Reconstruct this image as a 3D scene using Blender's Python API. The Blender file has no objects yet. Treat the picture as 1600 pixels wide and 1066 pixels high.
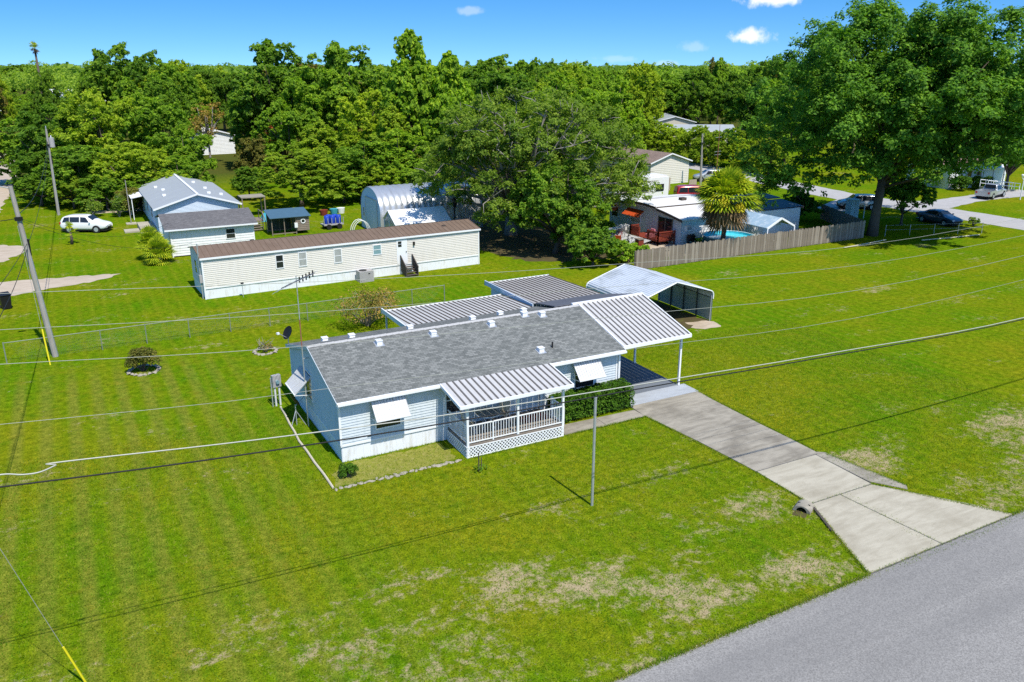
import bpy, math, random
import numpy as np
from mathutils import Vector, Matrix, Euler

R = math.radians
scene = bpy.context.scene
col = scene.collection
random.seed(11)
rng = np.random.default_rng(5)

# ------------------------------------------------------------------ camera
cam_data = bpy.data.cameras.new('camera')
cam_data.lens = 29.25
cam_data.sensor_width = 36.0
cam_data.clip_start = 0.5
cam_data.clip_end = 9000
cam = bpy.data.objects.new('camera', cam_data)
cam.location = (-8.575, -31.40, 16.0)
cam.rotation_euler = (R(90 - 18.42), 0, R(-28))
col.objects.link(cam)
scene.camera = cam

# ------------------------------------------------------------------ sky and sun
SUN_ELEV = 58.0
SUN_AZ = -86.0            # direction towards the sun, degrees from +X
sd = Vector((math.cos(R(SUN_AZ)) * math.cos(R(SUN_ELEV)), math.sin(R(SUN_AZ)) * math.cos(R(SUN_ELEV)), math.sin(R(SUN_ELEV))))
world = bpy.data.worlds.new('World')
scene.world = world
world.use_nodes = True
wn = world.node_tree
wn.nodes.clear()
wout = wn.nodes.new('ShaderNodeOutputWorld')
wbg = wn.nodes.new('ShaderNodeBackground')
wbg.inputs['Strength'].default_value = 0.15
sky = wn.nodes.new('ShaderNodeTexSky')
sky.sky_type = 'NISHITA'
sky.sun_disc = False
sky.sun_elevation = R(SUN_ELEV)
sky.sun_rotation = R(90 - SUN_AZ)
sky.altitude = 20
sky.air_density = 1.0
sky.dust_density = 0.3
sky.ozone_density = 1.6
# the clear air of the day: the deep blue comes down close to the horizon all round
wsv = wn.nodes.new('ShaderNodeTexCoord')
wsm = wn.nodes.new('ShaderNodeMapping')
wsm.inputs['Location'].default_value = (0, 0, 0.17)
wsm.inputs['Scale'].default_value = (1, 1, 2.0)
wno = wn.nodes.new('ShaderNodeVectorMath'); wno.operation = 'NORMALIZE'
wn.links.new(wsv.outputs['Generated'], wsm.inputs['Vector'])
wn.links.new(wsm.outputs['Vector'], wno.inputs[0])
wn.links.new(wno.outputs['Vector'], sky.inputs['Vector'])
# a few small fair-weather clouds: (direction, right, up, half width, half height, density)
CLOUDS = [((0.6853, 0.7277, 0.0278), (0.728, -0.6856, 0.0), (-0.019, -0.0202, 0.9996), 0.029850746268656716, 0.009701492537313432, 1.0), ((0.6944, 0.7165, 0.0668), (0.7181, -0.696, 0.0), (-0.0465, -0.048, 0.9978), 0.034328358208955224, 0.008955223880597015, 1.0), ((0.6385, 0.7695, 0.0169), (0.7696, -0.6386, 0.0), (-0.0108, -0.013, 0.9999), 0.019402985074626865, 0.006716417910447761, 0.22), ((0.6176, 0.7865, -0.0), (0.7865, -0.6176, 0.0), (0.0, 0.0, 1.0), 0.022388059701492536, 0.005970149253731343, 0.25), ((0.4272, 0.9024, 0.0562), (0.9038, -0.4279, 0.0), (-0.0241, -0.0508, 0.9984), 0.01791044776119403, 0.0052238805970149255, 0.3), ((0.5685, 0.8226, 0.0055), (0.8227, -0.5685, 0.0), (-0.0031, -0.0045, 1.0), 0.029850746268656716, 0.004477611940298508, 0.18), ((0.34, 0.9296, 0.1421), (0.9391, -0.3435, 0.0), (-0.0488, -0.1335, 0.9898), 0.06716417910447761, 0.019402985074626865, 0.9), ((0.9085, 0.4093, 0.0842), (0.4108, -0.9117, 0.0), (-0.0768, -0.0346, 0.9965), 0.05970149253731343, 0.014925373134328358, 0.9), ((-0.1433, 0.9845, 0.1011), (0.9896, 0.1441, -0.0), (0.0146, -0.1, 0.9949), 0.06716417910447761, 0.016417910447761194, 0.8), ((0.9849, 0.1699, 0.0333), (0.17, -0.9855, 0.0), (-0.0328, -0.0057, 0.9994), 0.08955223880597014, 0.016417910447761194, 0.9), ((-0.3778, 0.924, 0.06), (0.9256, 0.3785, -0.0), (0.0227, -0.0555, 0.9982), 0.11194029850746269, 0.019402985074626865, 0.9)]
wtc = wn.nodes.new('ShaderNodeTexCoord')
wns = wn.nodes.new('ShaderNodeTexNoise')
wns.inputs['Scale'].default_value = 42.0; wns.inputs['Detail'].default_value = 6; wns.inputs['Roughness'].default_value = 0.6
wn.links.new(wtc.outputs['Generated'], wns.inputs['Vector'])
def wmath(op, a, b_=None):
    n = wn.nodes.new('ShaderNodeMath'); n.operation = op
    for i, v in enumerate((a, b_)):
        if v is None: continue
        if isinstance(v, (int, float)): n.inputs[i].default_value = v
        else: wn.links.new(v, n.inputs[i])
    return n.outputs[0]
def wdot(v):
    n = wn.nodes.new('ShaderNodeVectorMath'); n.operation = 'DOT_PRODUCT'
    wn.links.new(wtc.outputs['Generated'], n.inputs[0]); n.inputs[1].default_value = v
    return n.outputs['Value']
cloud_fac = None
for cd, cr, cu, cw_, ch_, cs_ in CLOUDS:
    a_ = wmath('POWER', wmath('DIVIDE', wdot(cr), cw_), 2.0)
    b_ = wmath('POWER', wmath('DIVIDE', wdot(cu), ch_), 2.0)
    q_ = wmath('ADD', wmath('SQRT', wmath('ADD', a_, b_)), wmath('MULTIPLY', wmath('SUBTRACT', wns.outputs['Fac'], 0.5), 2.6))
    f_ = wn.nodes.new('ShaderNodeMapRange'); f_.interpolation_type = 'SMOOTHSTEP'
    f_.inputs['From Min'].default_value = 1.05; f_.inputs['From Max'].default_value = 0.25
    f_.inputs['To Max'].default_value = cs_ * 0.9
    wn.links.new(q_, f_.inputs['Value'])
    front = wmath('GREATER_THAN', wdot(cd), 0.0)
    f2 = wmath('MULTIPLY', f_.outputs['Result'], front)
    cloud_fac = f2 if cloud_fac is None else wmath('MAXIMUM', cloud_fac, f2)
wmix = wn.nodes.new('ShaderNodeMix')
wmix.data_type = 'RGBA'
wmix.inputs['B'].default_value = (5.9, 6.0, 6.2, 1)
wn.links.new(cloud_fac, wmix.inputs['Factor'])
whs = wn.nodes.new('ShaderNodeHueSaturation')
whs.inputs['Saturation'].default_value = 1.42
whs.inputs['Value'].default_value = 1.08
wn.links.new(sky.outputs['Color'], whs.inputs['Color'])
wn.links.new(whs.outputs['Color'], wmix.inputs['A'])
wn.links.new(wmix.outputs['Result'], wbg.inputs['Color'])
wn.links.new(wbg.outputs['Background'], wout.inputs['Surface'])

sun_data = bpy.data.lights.new('sun', 'SUN')
sun_data.energy = 4.3
sun_data.angle = R(0.53)
sun_data.color = (1.0, 0.945, 0.85)
sun = bpy.data.objects.new('sun', sun_data)
sun.rotation_euler = sd.to_track_quat('Z', 'Y').to_euler()
sun.location = (0, 0, 60)
col.objects.link(sun)

vs = scene.view_settings
vs.view_transform = 'Standard'
vs.look = 'None'
vs.gamma = 1.0
vs.exposure = 0.4
vs.use_curve_mapping = False
scene.cycles.max_bounces = 6
scene.cycles.diffuse_bounces = 4
scene.cycles.transmission_bounces = 4
scene.cycles.transparent_max_bounces = 8
scene.cycles.use_denoising = False

# ------------------------------------------------------------------ materials
MAT = {}
def nmat(name):
    m = bpy.data.materials.new(name)
    m.use_nodes = True
    nt = m.node_tree
    b = nt.nodes['Principled BSDF']
    MAT[name] = m
    return m, nt, b
def node(nt, t, **kw):
    n = nt.nodes.new(t)
    for k, v in kw.items():
        if k in n.inputs: n.inputs[k].default_value = v
        else: setattr(n, k, v)
    return n
def noise(nt, vec, scale, detail=4, rough=0.55, dist=0.0):
    n = node(nt, 'ShaderNodeTexNoise', Scale=scale, Detail=detail, Roughness=rough, Distortion=dist)
    nt.links.new(vec, n.inputs['Vector'])
    return n.outputs['Fac']
def ramp(nt, fac, stops):
    n = nt.nodes.new('ShaderNodeValToRGB')
    e = n.color_ramp.elements
    while len(e) < len(stops): e.new(0.5)
    for i, (p, c) in enumerate(stops):
        e[i].position = p
        e[i].color = (*c, 1) if len(c) == 3 else c
    nt.links.new(fac, n.inputs['Fac'])
    return n.outputs['Color']
def mixc(nt, fac, a, b, mode='MIX'):
    n = nt.nodes.new('ShaderNodeMix')
    n.data_type = 'RGBA'; n.blend_type = mode
    for s, v in (('Factor', fac), ('A', a), ('B', b)):
        i = [q for q in n.inputs if q.name == s and (q.type == 'RGBA' or s == 'Factor')][0]
        if hasattr(v, 'links') or hasattr(v, 'is_linked'): nt.links.new(v, i)
        elif isinstance(v, (int, float)): i.default_value = v
        else: i.default_value = (*v, 1)
    return [o for o in n.outputs if o.type == 'RGBA'][0]
def mapr(nt, v, a, b, c=0.0, d=1.0):
    n = node(nt, 'ShaderNodeMapRange')
    n.inputs['From Min'].default_value = a; n.inputs['From Max'].default_value = b
    n.inputs['To Min'].default_value = c; n.inputs['To Max'].default_value = d
    nt.links.new(v, n.inputs['Value'])
    return n.outputs['Result']
def math_(nt, op, a, b=None):
    n = nt.nodes.new('ShaderNodeMath'); n.operation = op
    for i, v in enumerate((a, b)):
        if v is None: continue
        if hasattr(v, 'is_linked'): nt.links.new(v, n.inputs[i])
        else: n.inputs[i].default_value = v
    return n.outputs[0]
def bump(nt, b, h, strength=0.3, dist=0.02):
    n = node(nt, 'ShaderNodeBump', Strength=strength, Distance=dist)
    nt.links.new(h, n.inputs['Height'])
    nt.links.new(n.outputs['Normal'], b.inputs['Normal'])
def objco(nt, world=False):
    if world: return node(nt, 'ShaderNodeNewGeometry').outputs['Position']
    return node(nt, 'ShaderNodeTexCoord').outputs['Object']
def scaled(nt, v, s):
    n = node(nt, 'ShaderNodeMapping'); n.inputs['Scale'].default_value = s
    nt.links.new(v, n.inputs['Vector'])
    return n.outputs['Vector']

def plain(name, c, rough=0.6, metal=0.0, var=0.18, scale=2.0, bs=0.0, bscale=30, dirt=None, spec=0.22, streak=None):
    """a coloured surface with soft mottling, optional vertical streaks of dirt and fine relief"""
    m, nt, b = nmat(name)
    v = objco(nt)
    n1 = noise(nt, v, scale, 5, 0.6)
    cc = mixc(nt, n1, tuple(x * (1 - var) for x in c), tuple(min(1, x * (1 + var * 0.7)) for x in c))
    if dirt:
        n2 = noise(nt, scaled(nt, v, streak or (1, 1, 1)), scale * 1.7, 6, 0.65)
        cc = mixc(nt, mapr(nt, n2, 0.5, 0.78, 0, 0.75), cc, dirt)
    nt.links.new(cc, b.inputs['Base Color'])
    b.inputs['Roughness'].default_value = rough
    b.inputs['Metallic'].default_value = metal
    b.inputs['Specular IOR Level'].default_value = spec
    if bs: bump(nt, b, noise(nt, v, bscale, 4), bs, 0.02)
    return m

# lawn
def lawn_material():
    m, nt, b = nmat('lawn')
    p = objco(nt, True)
    big = noise(nt, p, 0.075, 5, 0.62)
    mid = noise(nt, p, 0.35, 5, 0.65)
    fine = noise(nt, p, 3.2, 5, 0.7)
    tiny = noise(nt, p, 16.0, 3, 0.7)
    c = ramp(nt, mid, [(0.28, (0.085, 0.205, 0.004)), (0.45, (0.140, 0.238, 0.005)), (0.60, (0.190, 0.248, 0.007)), (0.75, (0.245, 0.255, 0.018))])
    c2 = ramp(nt, big, [(0.36, (0.060, 0.222, 0.004)), (0.50, (0.155, 0.242, 0.006)), (0.64, (0.275, 0.256, 0.012))])
    c = mixc(nt, 0.5, c, c2)
    # mowing passes: long soft stripes running away from the road
    w = node(nt, 'ShaderNodeTexWave', Scale=0.40, Distortion=0.7, Detail=2.0)
    w.inputs['Detail Scale'].default_value = 0.25
    nt.links.new(scaled(nt, p, (1, 0.06, 0)), w.inputs['Vector'])
    c = mixc(nt, mapr(nt, w.outputs['Fac'], 0.45, 1.0, 0, 0.30), c, (0.235, 0.262, 0.018))
    # crisper passes of the mower on the left part of the lot
    sxm = node(nt, 'ShaderNodeSeparateXYZ'); nt.links.new(p, sxm.inputs[0])
    w2 = node(nt, 'ShaderNodeTexWave', Scale=0.27, Distortion=1.1, Detail=3.0)
    w2.inputs['Detail Scale'].default_value = 0.6
    nt.links.new(scaled(nt, p, (1, 0.035, 0)), w2.inputs['Vector'])
    lm = math_(nt, 'MULTIPLY', mapr(nt, sxm.outputs['X'], 0.0, -5.0, 0, 1), mapr(nt, sxm.outputs['Y'], 19.0, 15.0, 0, 1))
    c = mixc(nt, math_(nt, 'MULTIPLY', lm, mapr(nt, w2.outputs['Fac'], 0.3, 0.9, 0, 0.5)), c, (0.235, 0.235, 0.045))
    # coarser clumps: dark lush spots, thin tawny spots
    cl = noise(nt, p, 1.15, 5, 0.72)
    c = mixc(nt, mapr(nt, cl, 0.52, 0.70, 0, 0.55), c, (0.062, 0.175, 0.006))
    cl2 = noise(nt, scaled(nt, p, (1, 1.4, 1)), 0.85, 6, 0.78)
    c = mixc(nt, mapr(nt, cl2, 0.55, 0.74, 0, 0.58), c, (0.275, 0.205, 0.022))
    # blades, tufts
    c = mixc(nt, mapr(nt, fine, 0.30, 0.72, 0.0, 1.0), mixc(nt, 1.0, c, (0.46, 0.52, 0.40), 'MULTIPLY'), mixc(nt, 1.0, c, (1.36, 1.24, 1.2), 'MULTIPLY'))
    c = mixc(nt, mapr(nt, tiny, 0.34, 0.68, 0.0, 1.0), mixc(nt, 1.0, c, (0.48, 0.56, 0.40), 'MULTIPLY'), mixc(nt, 1.0, c, (1.34, 1.27, 1.35), 'MULTIPLY'))
    # worn straw-coloured turf, mostly in the verge along the road
    sx = node(nt, 'ShaderNodeSeparateXYZ'); nt.links.new(p, sx.inputs[0])
    y = sx.outputs['Y']
    verge = math_(nt, 'MULTIPLY', mapr(nt, y, -6.0, -12.0, 0, 1), mapr(nt, y, -16.6, -15.2, 0.3, 1))
    sn = noise(nt, scaled(nt, p, (0.8, 1.5, 1)), 0.24, 3, 0.6)
    sn2 = noise(nt, p, 2.4, 8, 0.82)
    comb = math_(nt, 'ADD', math_(nt, 'MULTIPLY', sn, 0.55), math_(nt, 'MULTIPLY', sn2, 0.65))
    comb = math_(nt, 'ADD', comb, math_(nt, 'MULTIPLY', verge, 0.095))
    straw = mapr(nt, comb, 0.695, 0.785, 0, 0.85)
    sc = mixc(nt, tiny, (0.24, 0.165, 0.08), (0.60, 0.48, 0.32))
    c = mixc(nt, straw, c, sc)
    # leaf litter colour well away under the woods
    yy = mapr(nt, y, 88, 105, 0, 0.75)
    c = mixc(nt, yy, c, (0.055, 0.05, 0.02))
    nt.links.new(c, b.inputs['Base Color'])
    b.inputs['Roughness'].default_value = 0.9
    b.inputs['Specular IOR Level'].default_value = 0.0
    h = math_(nt, 'ADD', math_(nt, 'MULTIPLY', fine, 0.7), tiny)
    bump(nt, b, h, 0.75, 0.07)
lawn_material()

def asphalt_material():
    m, nt, b = nmat('asphalt')
    p = objco(nt, True)
    n1 = noise(nt, p, 0.25, 4, 0.6); n2 = noise(nt, p, 24.0, 2, 0.7); n3 = noise(nt, p, 9.0, 3, 0.8)
    c = mixc(nt, n1, (0.232, 0.222, 0.205), (0.285, 0.273, 0.252))
    c = mixc(nt, mapr(nt, n2, 0.3, 0.7, 0, 1), mixc(nt, 1, c, (0.62, 0.62, 0.62), 'MULTIPLY'), mixc(nt, 1, c, (1.34, 1.34, 1.33), 'MULTIPLY'))
    c = mixc(nt, mapr(nt, n3, 0.62, 0.72, 0, 0.35), c, (0.10, 0.10, 0.105))
    lane = noise(nt, scaled(nt, p, (0.04, 0.55, 1)), 1.4, 5, 0.6)
    c = mixc(nt, mapr(nt, lane, 0.42, 0.66, 0, 0.45), c, (0.165, 0.160, 0.152))
    nt.links.new(c, b.inputs['Base Color'])
    b.inputs['Roughness'].default_value = 0.95
    b.inputs['Specular IOR Level'].default_value = 0.15
    bump(nt, b, n2, 0.5, 0.012)
asphalt_material()

def concrete_material(name, c, stain, amt=0.6):
    m, nt, b = nmat(name)
    p = objco(nt, True)
    n1 = noise(nt, scaled(nt, p, (0.45, 2.2, 1)), 1.3, 6, 0.68, 0.6)
    n2 = noise(nt, p, 0.55, 5, 0.62)
    n3 = noise(nt, p, 26.0, 3, 0.7)
    cc = mixc(nt, mapr(nt, n1, 0.42, 0.72, 0, amt), c, stain)
    cc = mixc(nt, mapr(nt, n2, 0.48, 0.72, 0, amt), cc, stain)
    cc = mixc(nt, 1, cc, mixc(nt, n3, (0.72, 0.72, 0.72), (1.2, 1.2, 1.2)), 'MULTIPLY')
    nt.links.new(cc, b.inputs['Base Color'])
    b.inputs['Roughness'].default_value = 0.85
    bump(nt, b, n3, 0.35, 0.012)
concrete_material('concrete_old', (0.35, 0.315, 0.245), (0.155, 0.135, 0.10), 0.85)
concrete_material('concrete_new', (0.455, 0.415, 0.315), (0.285, 0.250, 0.175), 0.75)
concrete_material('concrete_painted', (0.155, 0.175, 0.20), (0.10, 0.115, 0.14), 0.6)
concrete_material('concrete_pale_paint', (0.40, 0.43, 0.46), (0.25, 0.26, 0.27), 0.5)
concrete_material('sand', (0.50, 0.41, 0.31), (0.34, 0.27, 0.18), 0.6)
concrete_material('road_pale', (0.42, 0.405, 0.39), (0.30, 0.29, 0.275), 0.5)

def shingle_material(name, c1, c2, c3):
    m, nt, b = nmat(name)
    v = objco(nt)
    br = node(nt, 'ShaderNodeTexBrick', Scale=1.0)
    br.inputs['Brick Width'].default_value = 0.24
    br.inputs['Row Height'].default_value = 0.125
    br.inputs['Mortar Size'].default_value = 0.006
    br.inputs['Color1'].default_value = (*c1, 1); br.inputs['Color2'].default_value = (*c2, 1); br.inputs['Mortar'].default_value = (*c3, 1)
    br.inputs['Bias'].default_value = -0.1
    nt.links.new(v, br.inputs['Vector'])
    n1 = noise(nt, v, 0.7, 5, 0.65); n2 = noise(nt, scaled(nt, v, (0.5, 1.5, 1)), 11.0, 3, 0.8)
    c = mixc(nt, 1, br.outputs['Color'], mixc(nt, n1, (0.72, 0.73, 0.74), (1.25, 1.24, 1.22)), 'MULTIPLY')
    c = mixc(nt, 1, c, mixc(nt, n2, (0.50, 0.50, 0.50), (1.62, 1.62, 1.62)), 'MULTIPLY')
    nt.links.new(c, b.inputs['Base Color'])
    b.inputs['Roughness'].default_value = 0.95
    b.inputs['Specular IOR Level'].default_value = 0.1
    bump(nt, b, br.outputs['Fac'], 0.5, -0.012)
shingle_material('shingle_grey', (0.125, 0.132, 0.124), (0.225, 0.230, 0.215), (0.07, 0.073, 0.07))
shingle_material('shingle_dark', (0.12, 0.115, 0.115), (0.165, 0.16, 0.16), (0.07, 0.07, 0.07))
shingle_material('shingle_brown', (0.19, 0.14, 0.115), (0.25, 0.19, 0.16), (0.10, 0.08, 0.07))

plain('siding_blue', (0.56, 0.615, 0.645), 0.55, var=0.07, scale=1.2, dirt=(0.36, 0.42, 0.45), streak=(3, 3, 0.4))
plain('siding_paleblue', (0.56, 0.64, 0.72), 0.55, var=0.06, scale=1.0)
plain('siding_beige', (0.68, 0.645, 0.575), 0.55, var=0.06, scale=1.0, dirt=(0.58, 0.54, 0.46), streak=(2, 2, 0.3))
plain('siding_white', (0.76, 0.77, 0.76), 0.5, var=0.06, scale=1.0, dirt=(0.55, 0.56, 0.53), streak=(3, 3, 0.4))
plain('white', (0.78, 0.79, 0.79), 0.45, var=0.06, scale=2.0)
plain('white_worn', (0.64, 0.645, 0.64), 0.55, var=0.10, scale=3.0, dirt=(0.36, 0.34, 0.30), streak=(1, 1, 1))
plain('skirt_white', (0.76, 0.78, 0.80), 0.5, var=0.05, scale=1.4, dirt=(0.50, 0.47, 0.38), streak=(2.5, 2.5, 0.6))
plain('pan_metal', (0.575, 0.56, 0.53), 0.42, 0.15, var=0.2, scale=1.4, dirt=(0.33, 0.315, 0.29), streak=(3.0, 0.35, 1))
plain('seam_dark', (0.125, 0.118, 0.112), 0.7, 0.0, var=0.35, scale=5)  # dark grey tone for roof seams and slab joints
plain('pan_metal_old', (0.42, 0.40, 0.375), 0.5, 0.15, var=0.2, scale=1.2, dirt=(0.17, 0.15, 0.145), streak=(3.0, 0.3, 1))
plain('rib_shade', (0.40, 0.41, 0.42), 0.5, var=0.1)
plain('galv', (0.50, 0.52, 0.54), 0.4, 0.5, var=0.18, scale=2.0)
plain('galv_light', (0.56, 0.60, 0.63), 0.45, 0.1, var=0.12, scale=0.8, dirt=(0.22, 0.24, 0.22), streak=(0.8, 0.35, 1))
plain('quonset_metal', (0.53, 0.55, 0.57), 0.36, 0.55, var=0.2, scale=0.8, dirt=(0.36, 0.35, 0.33), streak=(3, 0.5, 0.5))
plain('frame_dark', (0.06, 0.075, 0.07), 0.5, 0.3)
plain('sheet_inner', (0.34, 0.42, 0.39), 0.5, 0.2, var=0.1)
plain('brown_metal', (0.170, 0.118, 0.082), 0.7, 0.0, var=0.3, scale=1.1, dirt=(0.225, 0.17, 0.125), streak=(4, 0.4, 1))
plain('membrane', (0.12, 0.125, 0.145), 0.65, 0.0, var=0.3, scale=0.9)
plain('blue_metal', (0.085, 0.16, 0.215), 0.4, 0.2, var=0.2)
plain('roof_bluegrey', (0.335, 0.36, 0.37), 0.6, 0.0, var=0.12, scale=0.8)
plain('roof_white', (0.74, 0.73, 0.71), 0.5, 0.0, var=0.12, scale=0.5, dirt=(0.46, 0.43, 0.40), streak=(0.5, 2, 1))
plain('roof_slate', (0.13, 0.165, 0.21), 0.5, 0.1, var=0.2, scale=0.8)
plain('fence_wire', (0.24, 0.27, 0.22), 0.6, 0.2)
plain('roof_red', (0.40, 0.25, 0.21), 0.7, 0.0, var=0.25, scale=1.5)
plain('wood_grey', (0.235, 0.192, 0.150), 0.9, var=0.35, scale=1.5, dirt=(0.12, 0.10, 0.085), streak=(6, 6, 0.6), bs=0.3)
plain('wood_pale', (0.33, 0.28, 0.225), 0.9, var=0.3, scale=1.5, dirt=(0.2, 0.17, 0.14), streak=(6, 6, 0.6))
plain('wood_deck', (0.23, 0.195, 0.16), 0.85, var=0.3, scale=2.5)
plain('wood_dark', (0.085, 0.07, 0.06), 0.9, var=0.4, scale=3)
plain('wood_red', (0.21, 0.04, 0.022), 0.7, var=0.3, scale=2)
plain('wood_pole', (0.34, 0.315, 0.28), 0.9, var=0.3, scale=1.2, dirt=(0.18, 0.165, 0.15), streak=(8, 8, 0.5), bs=0.3)
plain('tan_wood', (0.40, 0.33, 0.25), 0.85, var=0.2, scale=2)
plain('black_rubber', (0.018, 0.018, 0.018), 0.7, var=0.2)
plain('black_plastic', (0.015, 0.015, 0.016), 0.45, var=0.2)
plain('wire_dark', (0.02, 0.02, 0.02), 0.6, var=0.1)
plain('wire_light', (0.36, 0.37, 0.31), 0.5, 0.2, var=0.1)
plain('wire_pale', (0.44, 0.44, 0.38), 0.5, 0.1, var=0.1)
plain('wire_grey', (0.42, 0.42, 0.39), 0.45, 0.4, var=0.1)
plain('yellow', (0.72, 0.62, 0.02), 0.5, var=0.1)
plain('orange_awning', (0.52, 0.085, 0.02), 0.65, var=0.15, scale=3)
plain('red_paint', (0.42, 0.025, 0.02), 0.35, var=0.1)
plain('pink', (0.70, 0.25, 0.28), 0.6)
plain('rug_red', (0.20, 0.02, 0.015), 0.9, var=0.2)
plain('ac_grey', (0.40, 0.385, 0.38), 0.5, 0.1, var=0.1)
plain('cushion', (0.56, 0.49, 0.37), 0.9, var=0.15, scale=5)
plain('table_grey', (0.26, 0.28, 0.28), 0.25, var=0.1)
plain('blue_plastic', (0.02, 0.06, 0.42), 0.4, var=0.15)
plain('tarp_teal', (0.05, 0.32, 0.42), 0.6, var=0.2)
plain('tarp_blue', (0.30, 0.42, 0.53), 0.5, var=0.12, scale=1.2, dirt=(0.74, 0.77, 0.80), streak=(1, 1, 1))
plain('box_blue', (0.48, 0.64, 0.68), 0.5, var=0.08)
plain('pool_wall', (0.03, 0.13, 0.15), 0.5, var=0.2)
plain('pool_liner', (0.08, 0.55, 0.66), 0.5, var=0.05)
plain('stone', (0.34, 0.305, 0.245), 0.9, var=0.25, scale=4)
plain('ridge_pale', (0.42, 0.415, 0.40), 0.9, var=0.4, scale=3)
plain('edging', (0.56, 0.50, 0.38), 0.85, var=0.25, scale=3)
plain('bed_soil', (0.215, 0.22, 0.035), 0.95, var=0.3, scale=2.5, dirt=(0.36, 0.30, 0.13), streak=(1, 1, 1), bs=0.5, bscale=14)
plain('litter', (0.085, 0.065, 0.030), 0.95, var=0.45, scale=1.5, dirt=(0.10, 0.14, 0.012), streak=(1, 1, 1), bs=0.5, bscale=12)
plain('rust', (0.30, 0.12, 0.07), 0.8, var=0.3)
plain('interior_dark', (0.02, 0.022, 0.024), 0.6)
plain('wall_tan', (0.60, 0.545, 0.44), 0.7, var=0.06)

def car_paint(name, c, metal=0.4, rough=0.28):
    m, nt, b = nmat(name)
    n = noise(nt, objco(nt), 1.5, 3)
    nt.links.new(mixc(nt, n, tuple(x * 0.92 for x in c), tuple(min(1, x * 1.05) for x in c)), b.inputs['Base Color'])
    b.inputs['Metallic'].default_value = metal; b.inputs['Roughness'].default_value = rough
    b.inputs['Coat Weight'].default_value = 0.6; b.inputs['Coat Roughness'].default_value = 0.08
car_paint('paint_white', (0.78, 0.78, 0.77), 0.0, 0.35)
car_paint('paint_silver', (0.46, 0.48, 0.50))
car_paint('paint_blue', (0.06, 0.085, 0.13))
car_paint('paint_red', (0.38, 0.02, 0.02), 0.1)
car_paint('paint_black', (0.02, 0.02, 0.022), 0.1)

def glass_material(name, c, rough=0.08):
    m, nt, b = nmat(name)
    n = noise(nt, objco(nt), 2.5, 3)
    nt.links.new(mixc(nt, n, tuple(x * 0.6 for x in c), tuple(x * 1.3 for x in c)), b.inputs['Base Color'])
    b.inputs['Roughness'].default_value = rough
    b.inputs['Specular IOR Level'].default_value = 0.7
    return m
glass_material('glass_dark', (0.02, 0.024, 0.028))
glass_material('glass_blind', (0.36, 0.37, 0.36), 0.15)
glass_material('glass_teal', (0.20, 0.33, 0.36), 0.12)
glass_material('glass_blue', (0.10, 0.15, 0.20), 0.1)

m, nt, b = nmat('water')
b.inputs['Base Color'].default_value = (0.10, 0.62, 0.72, 1); b.inputs['Roughness'].default_value = 0.06
n = noise(nt, objco(nt), 6, 3); bump(nt, b, n, 0.15, 0.02)
m, nt, b = nmat('lamp_red')
b.inputs['Base Color'].default_value = (0.4, 0.01, 0.01, 1); b.inputs['Roughness'].default_value = 0.2
m, nt, b = nmat('lamp_clear')
b.inputs['Base Color'].default_value = (0.6, 0.62, 0.64, 1); b.inputs['Roughness'].default_value = 0.15

def leaf_material(name, ca, cb, cc, trans=0.42, tint=0.2):
    """leaves: hue differs by spray and by leaf, some light passes through"""
    m, nt, b = nmat(name)
    g = node(nt, 'ShaderNodeNewGeometry')
    oi = node(nt, 'ShaderNodeObjectInfo')
    v = objco(nt)
    n = noise(nt, v, 0.55, 4, 0.6)
    f = math_(nt, 'ADD', math_(nt, 'MULTIPLY', n, 0.62), math_(nt, 'MULTIPLY', g.outputs['Random Per Island'], 0.38))
    c = ramp(nt, f, [(0.30, ca), (0.52, cb), (0.76, cc)])
    o = mixc(nt, oi.outputs['Random'], (1 - tint * 0.9, 1 - tint * 0.8, 1 - tint * 0.5), (1 + tint * 1.1, 1 + tint * 0.55, 1.0))
    c = mixc(nt, 1, c, o, 'MULTIPLY')
    nt.links.new(c, b.inputs['Base Color'])
    b.inputs['Roughness'].default_value = 0.6
    b.inputs['Specular IOR Level'].default_value = 0.06
    t = node(nt, 'ShaderNodeBsdfTranslucent')
    nt.links.new(mixc(nt, 1, c, (1.5, 1.7, 0.6), 'MULTIPLY'), t.inputs['Color'])
    ms = node(nt, 'ShaderNodeMixShader'); ms.inputs[0].default_value = trans
    nt.links.new(b.outputs[0], ms.inputs[1]); nt.links.new(t.outputs[0], ms.inputs[2])
    nt.links.new(ms.outputs[0], nt.nodes['Material Output'].inputs['Surface'])
leaf_material('leaf_oak', (0.0739, 0.1501, 0.0257), (0.1412, 0.2783, 0.0281), (0.2623, 0.3994, 0.0332))
leaf_material('leaf_great', (0.0607, 0.1381, 0.0257), (0.1158, 0.2561, 0.0281), (0.2150, 0.3676, 0.0332), 0.32, 0.0)
leaf_material('leaf_mid', (0.1143, 0.2178, 0.0257), (0.2084, 0.3632, 0.0293), (0.3530, 0.4962, 0.0355))
leaf_material('leaf_light', (0.1851, 0.2857, 0.0281), (0.3027, 0.4309, 0.0319), (0.4706, 0.5446, 0.0430))
leaf_material('leaf_olive', (0.0995, 0.1756, 0.0296), (0.1823, 0.2804, 0.0364), (0.3038, 0.3903, 0.0519), tint=0.1)
leaf_material('leaf_dark', (0.1009, 0.1090, 0.0307), (0.1747, 0.1889, 0.0404), (0.3195, 0.2663, 0.0577))
leaf_material('leaf_hedge', (0.0303, 0.0780, 0.0078), (0.0605, 0.1435, 0.0107), (0.1172, 0.2184, 0.0175), 0.18, 0.05)
leaf_material('leaf_bush', (0.1511, 0.1598, 0.0355), (0.2859, 0.2373, 0.0478), (0.5716, 0.3026, 0.0836), 0.2, 0.1)
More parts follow.
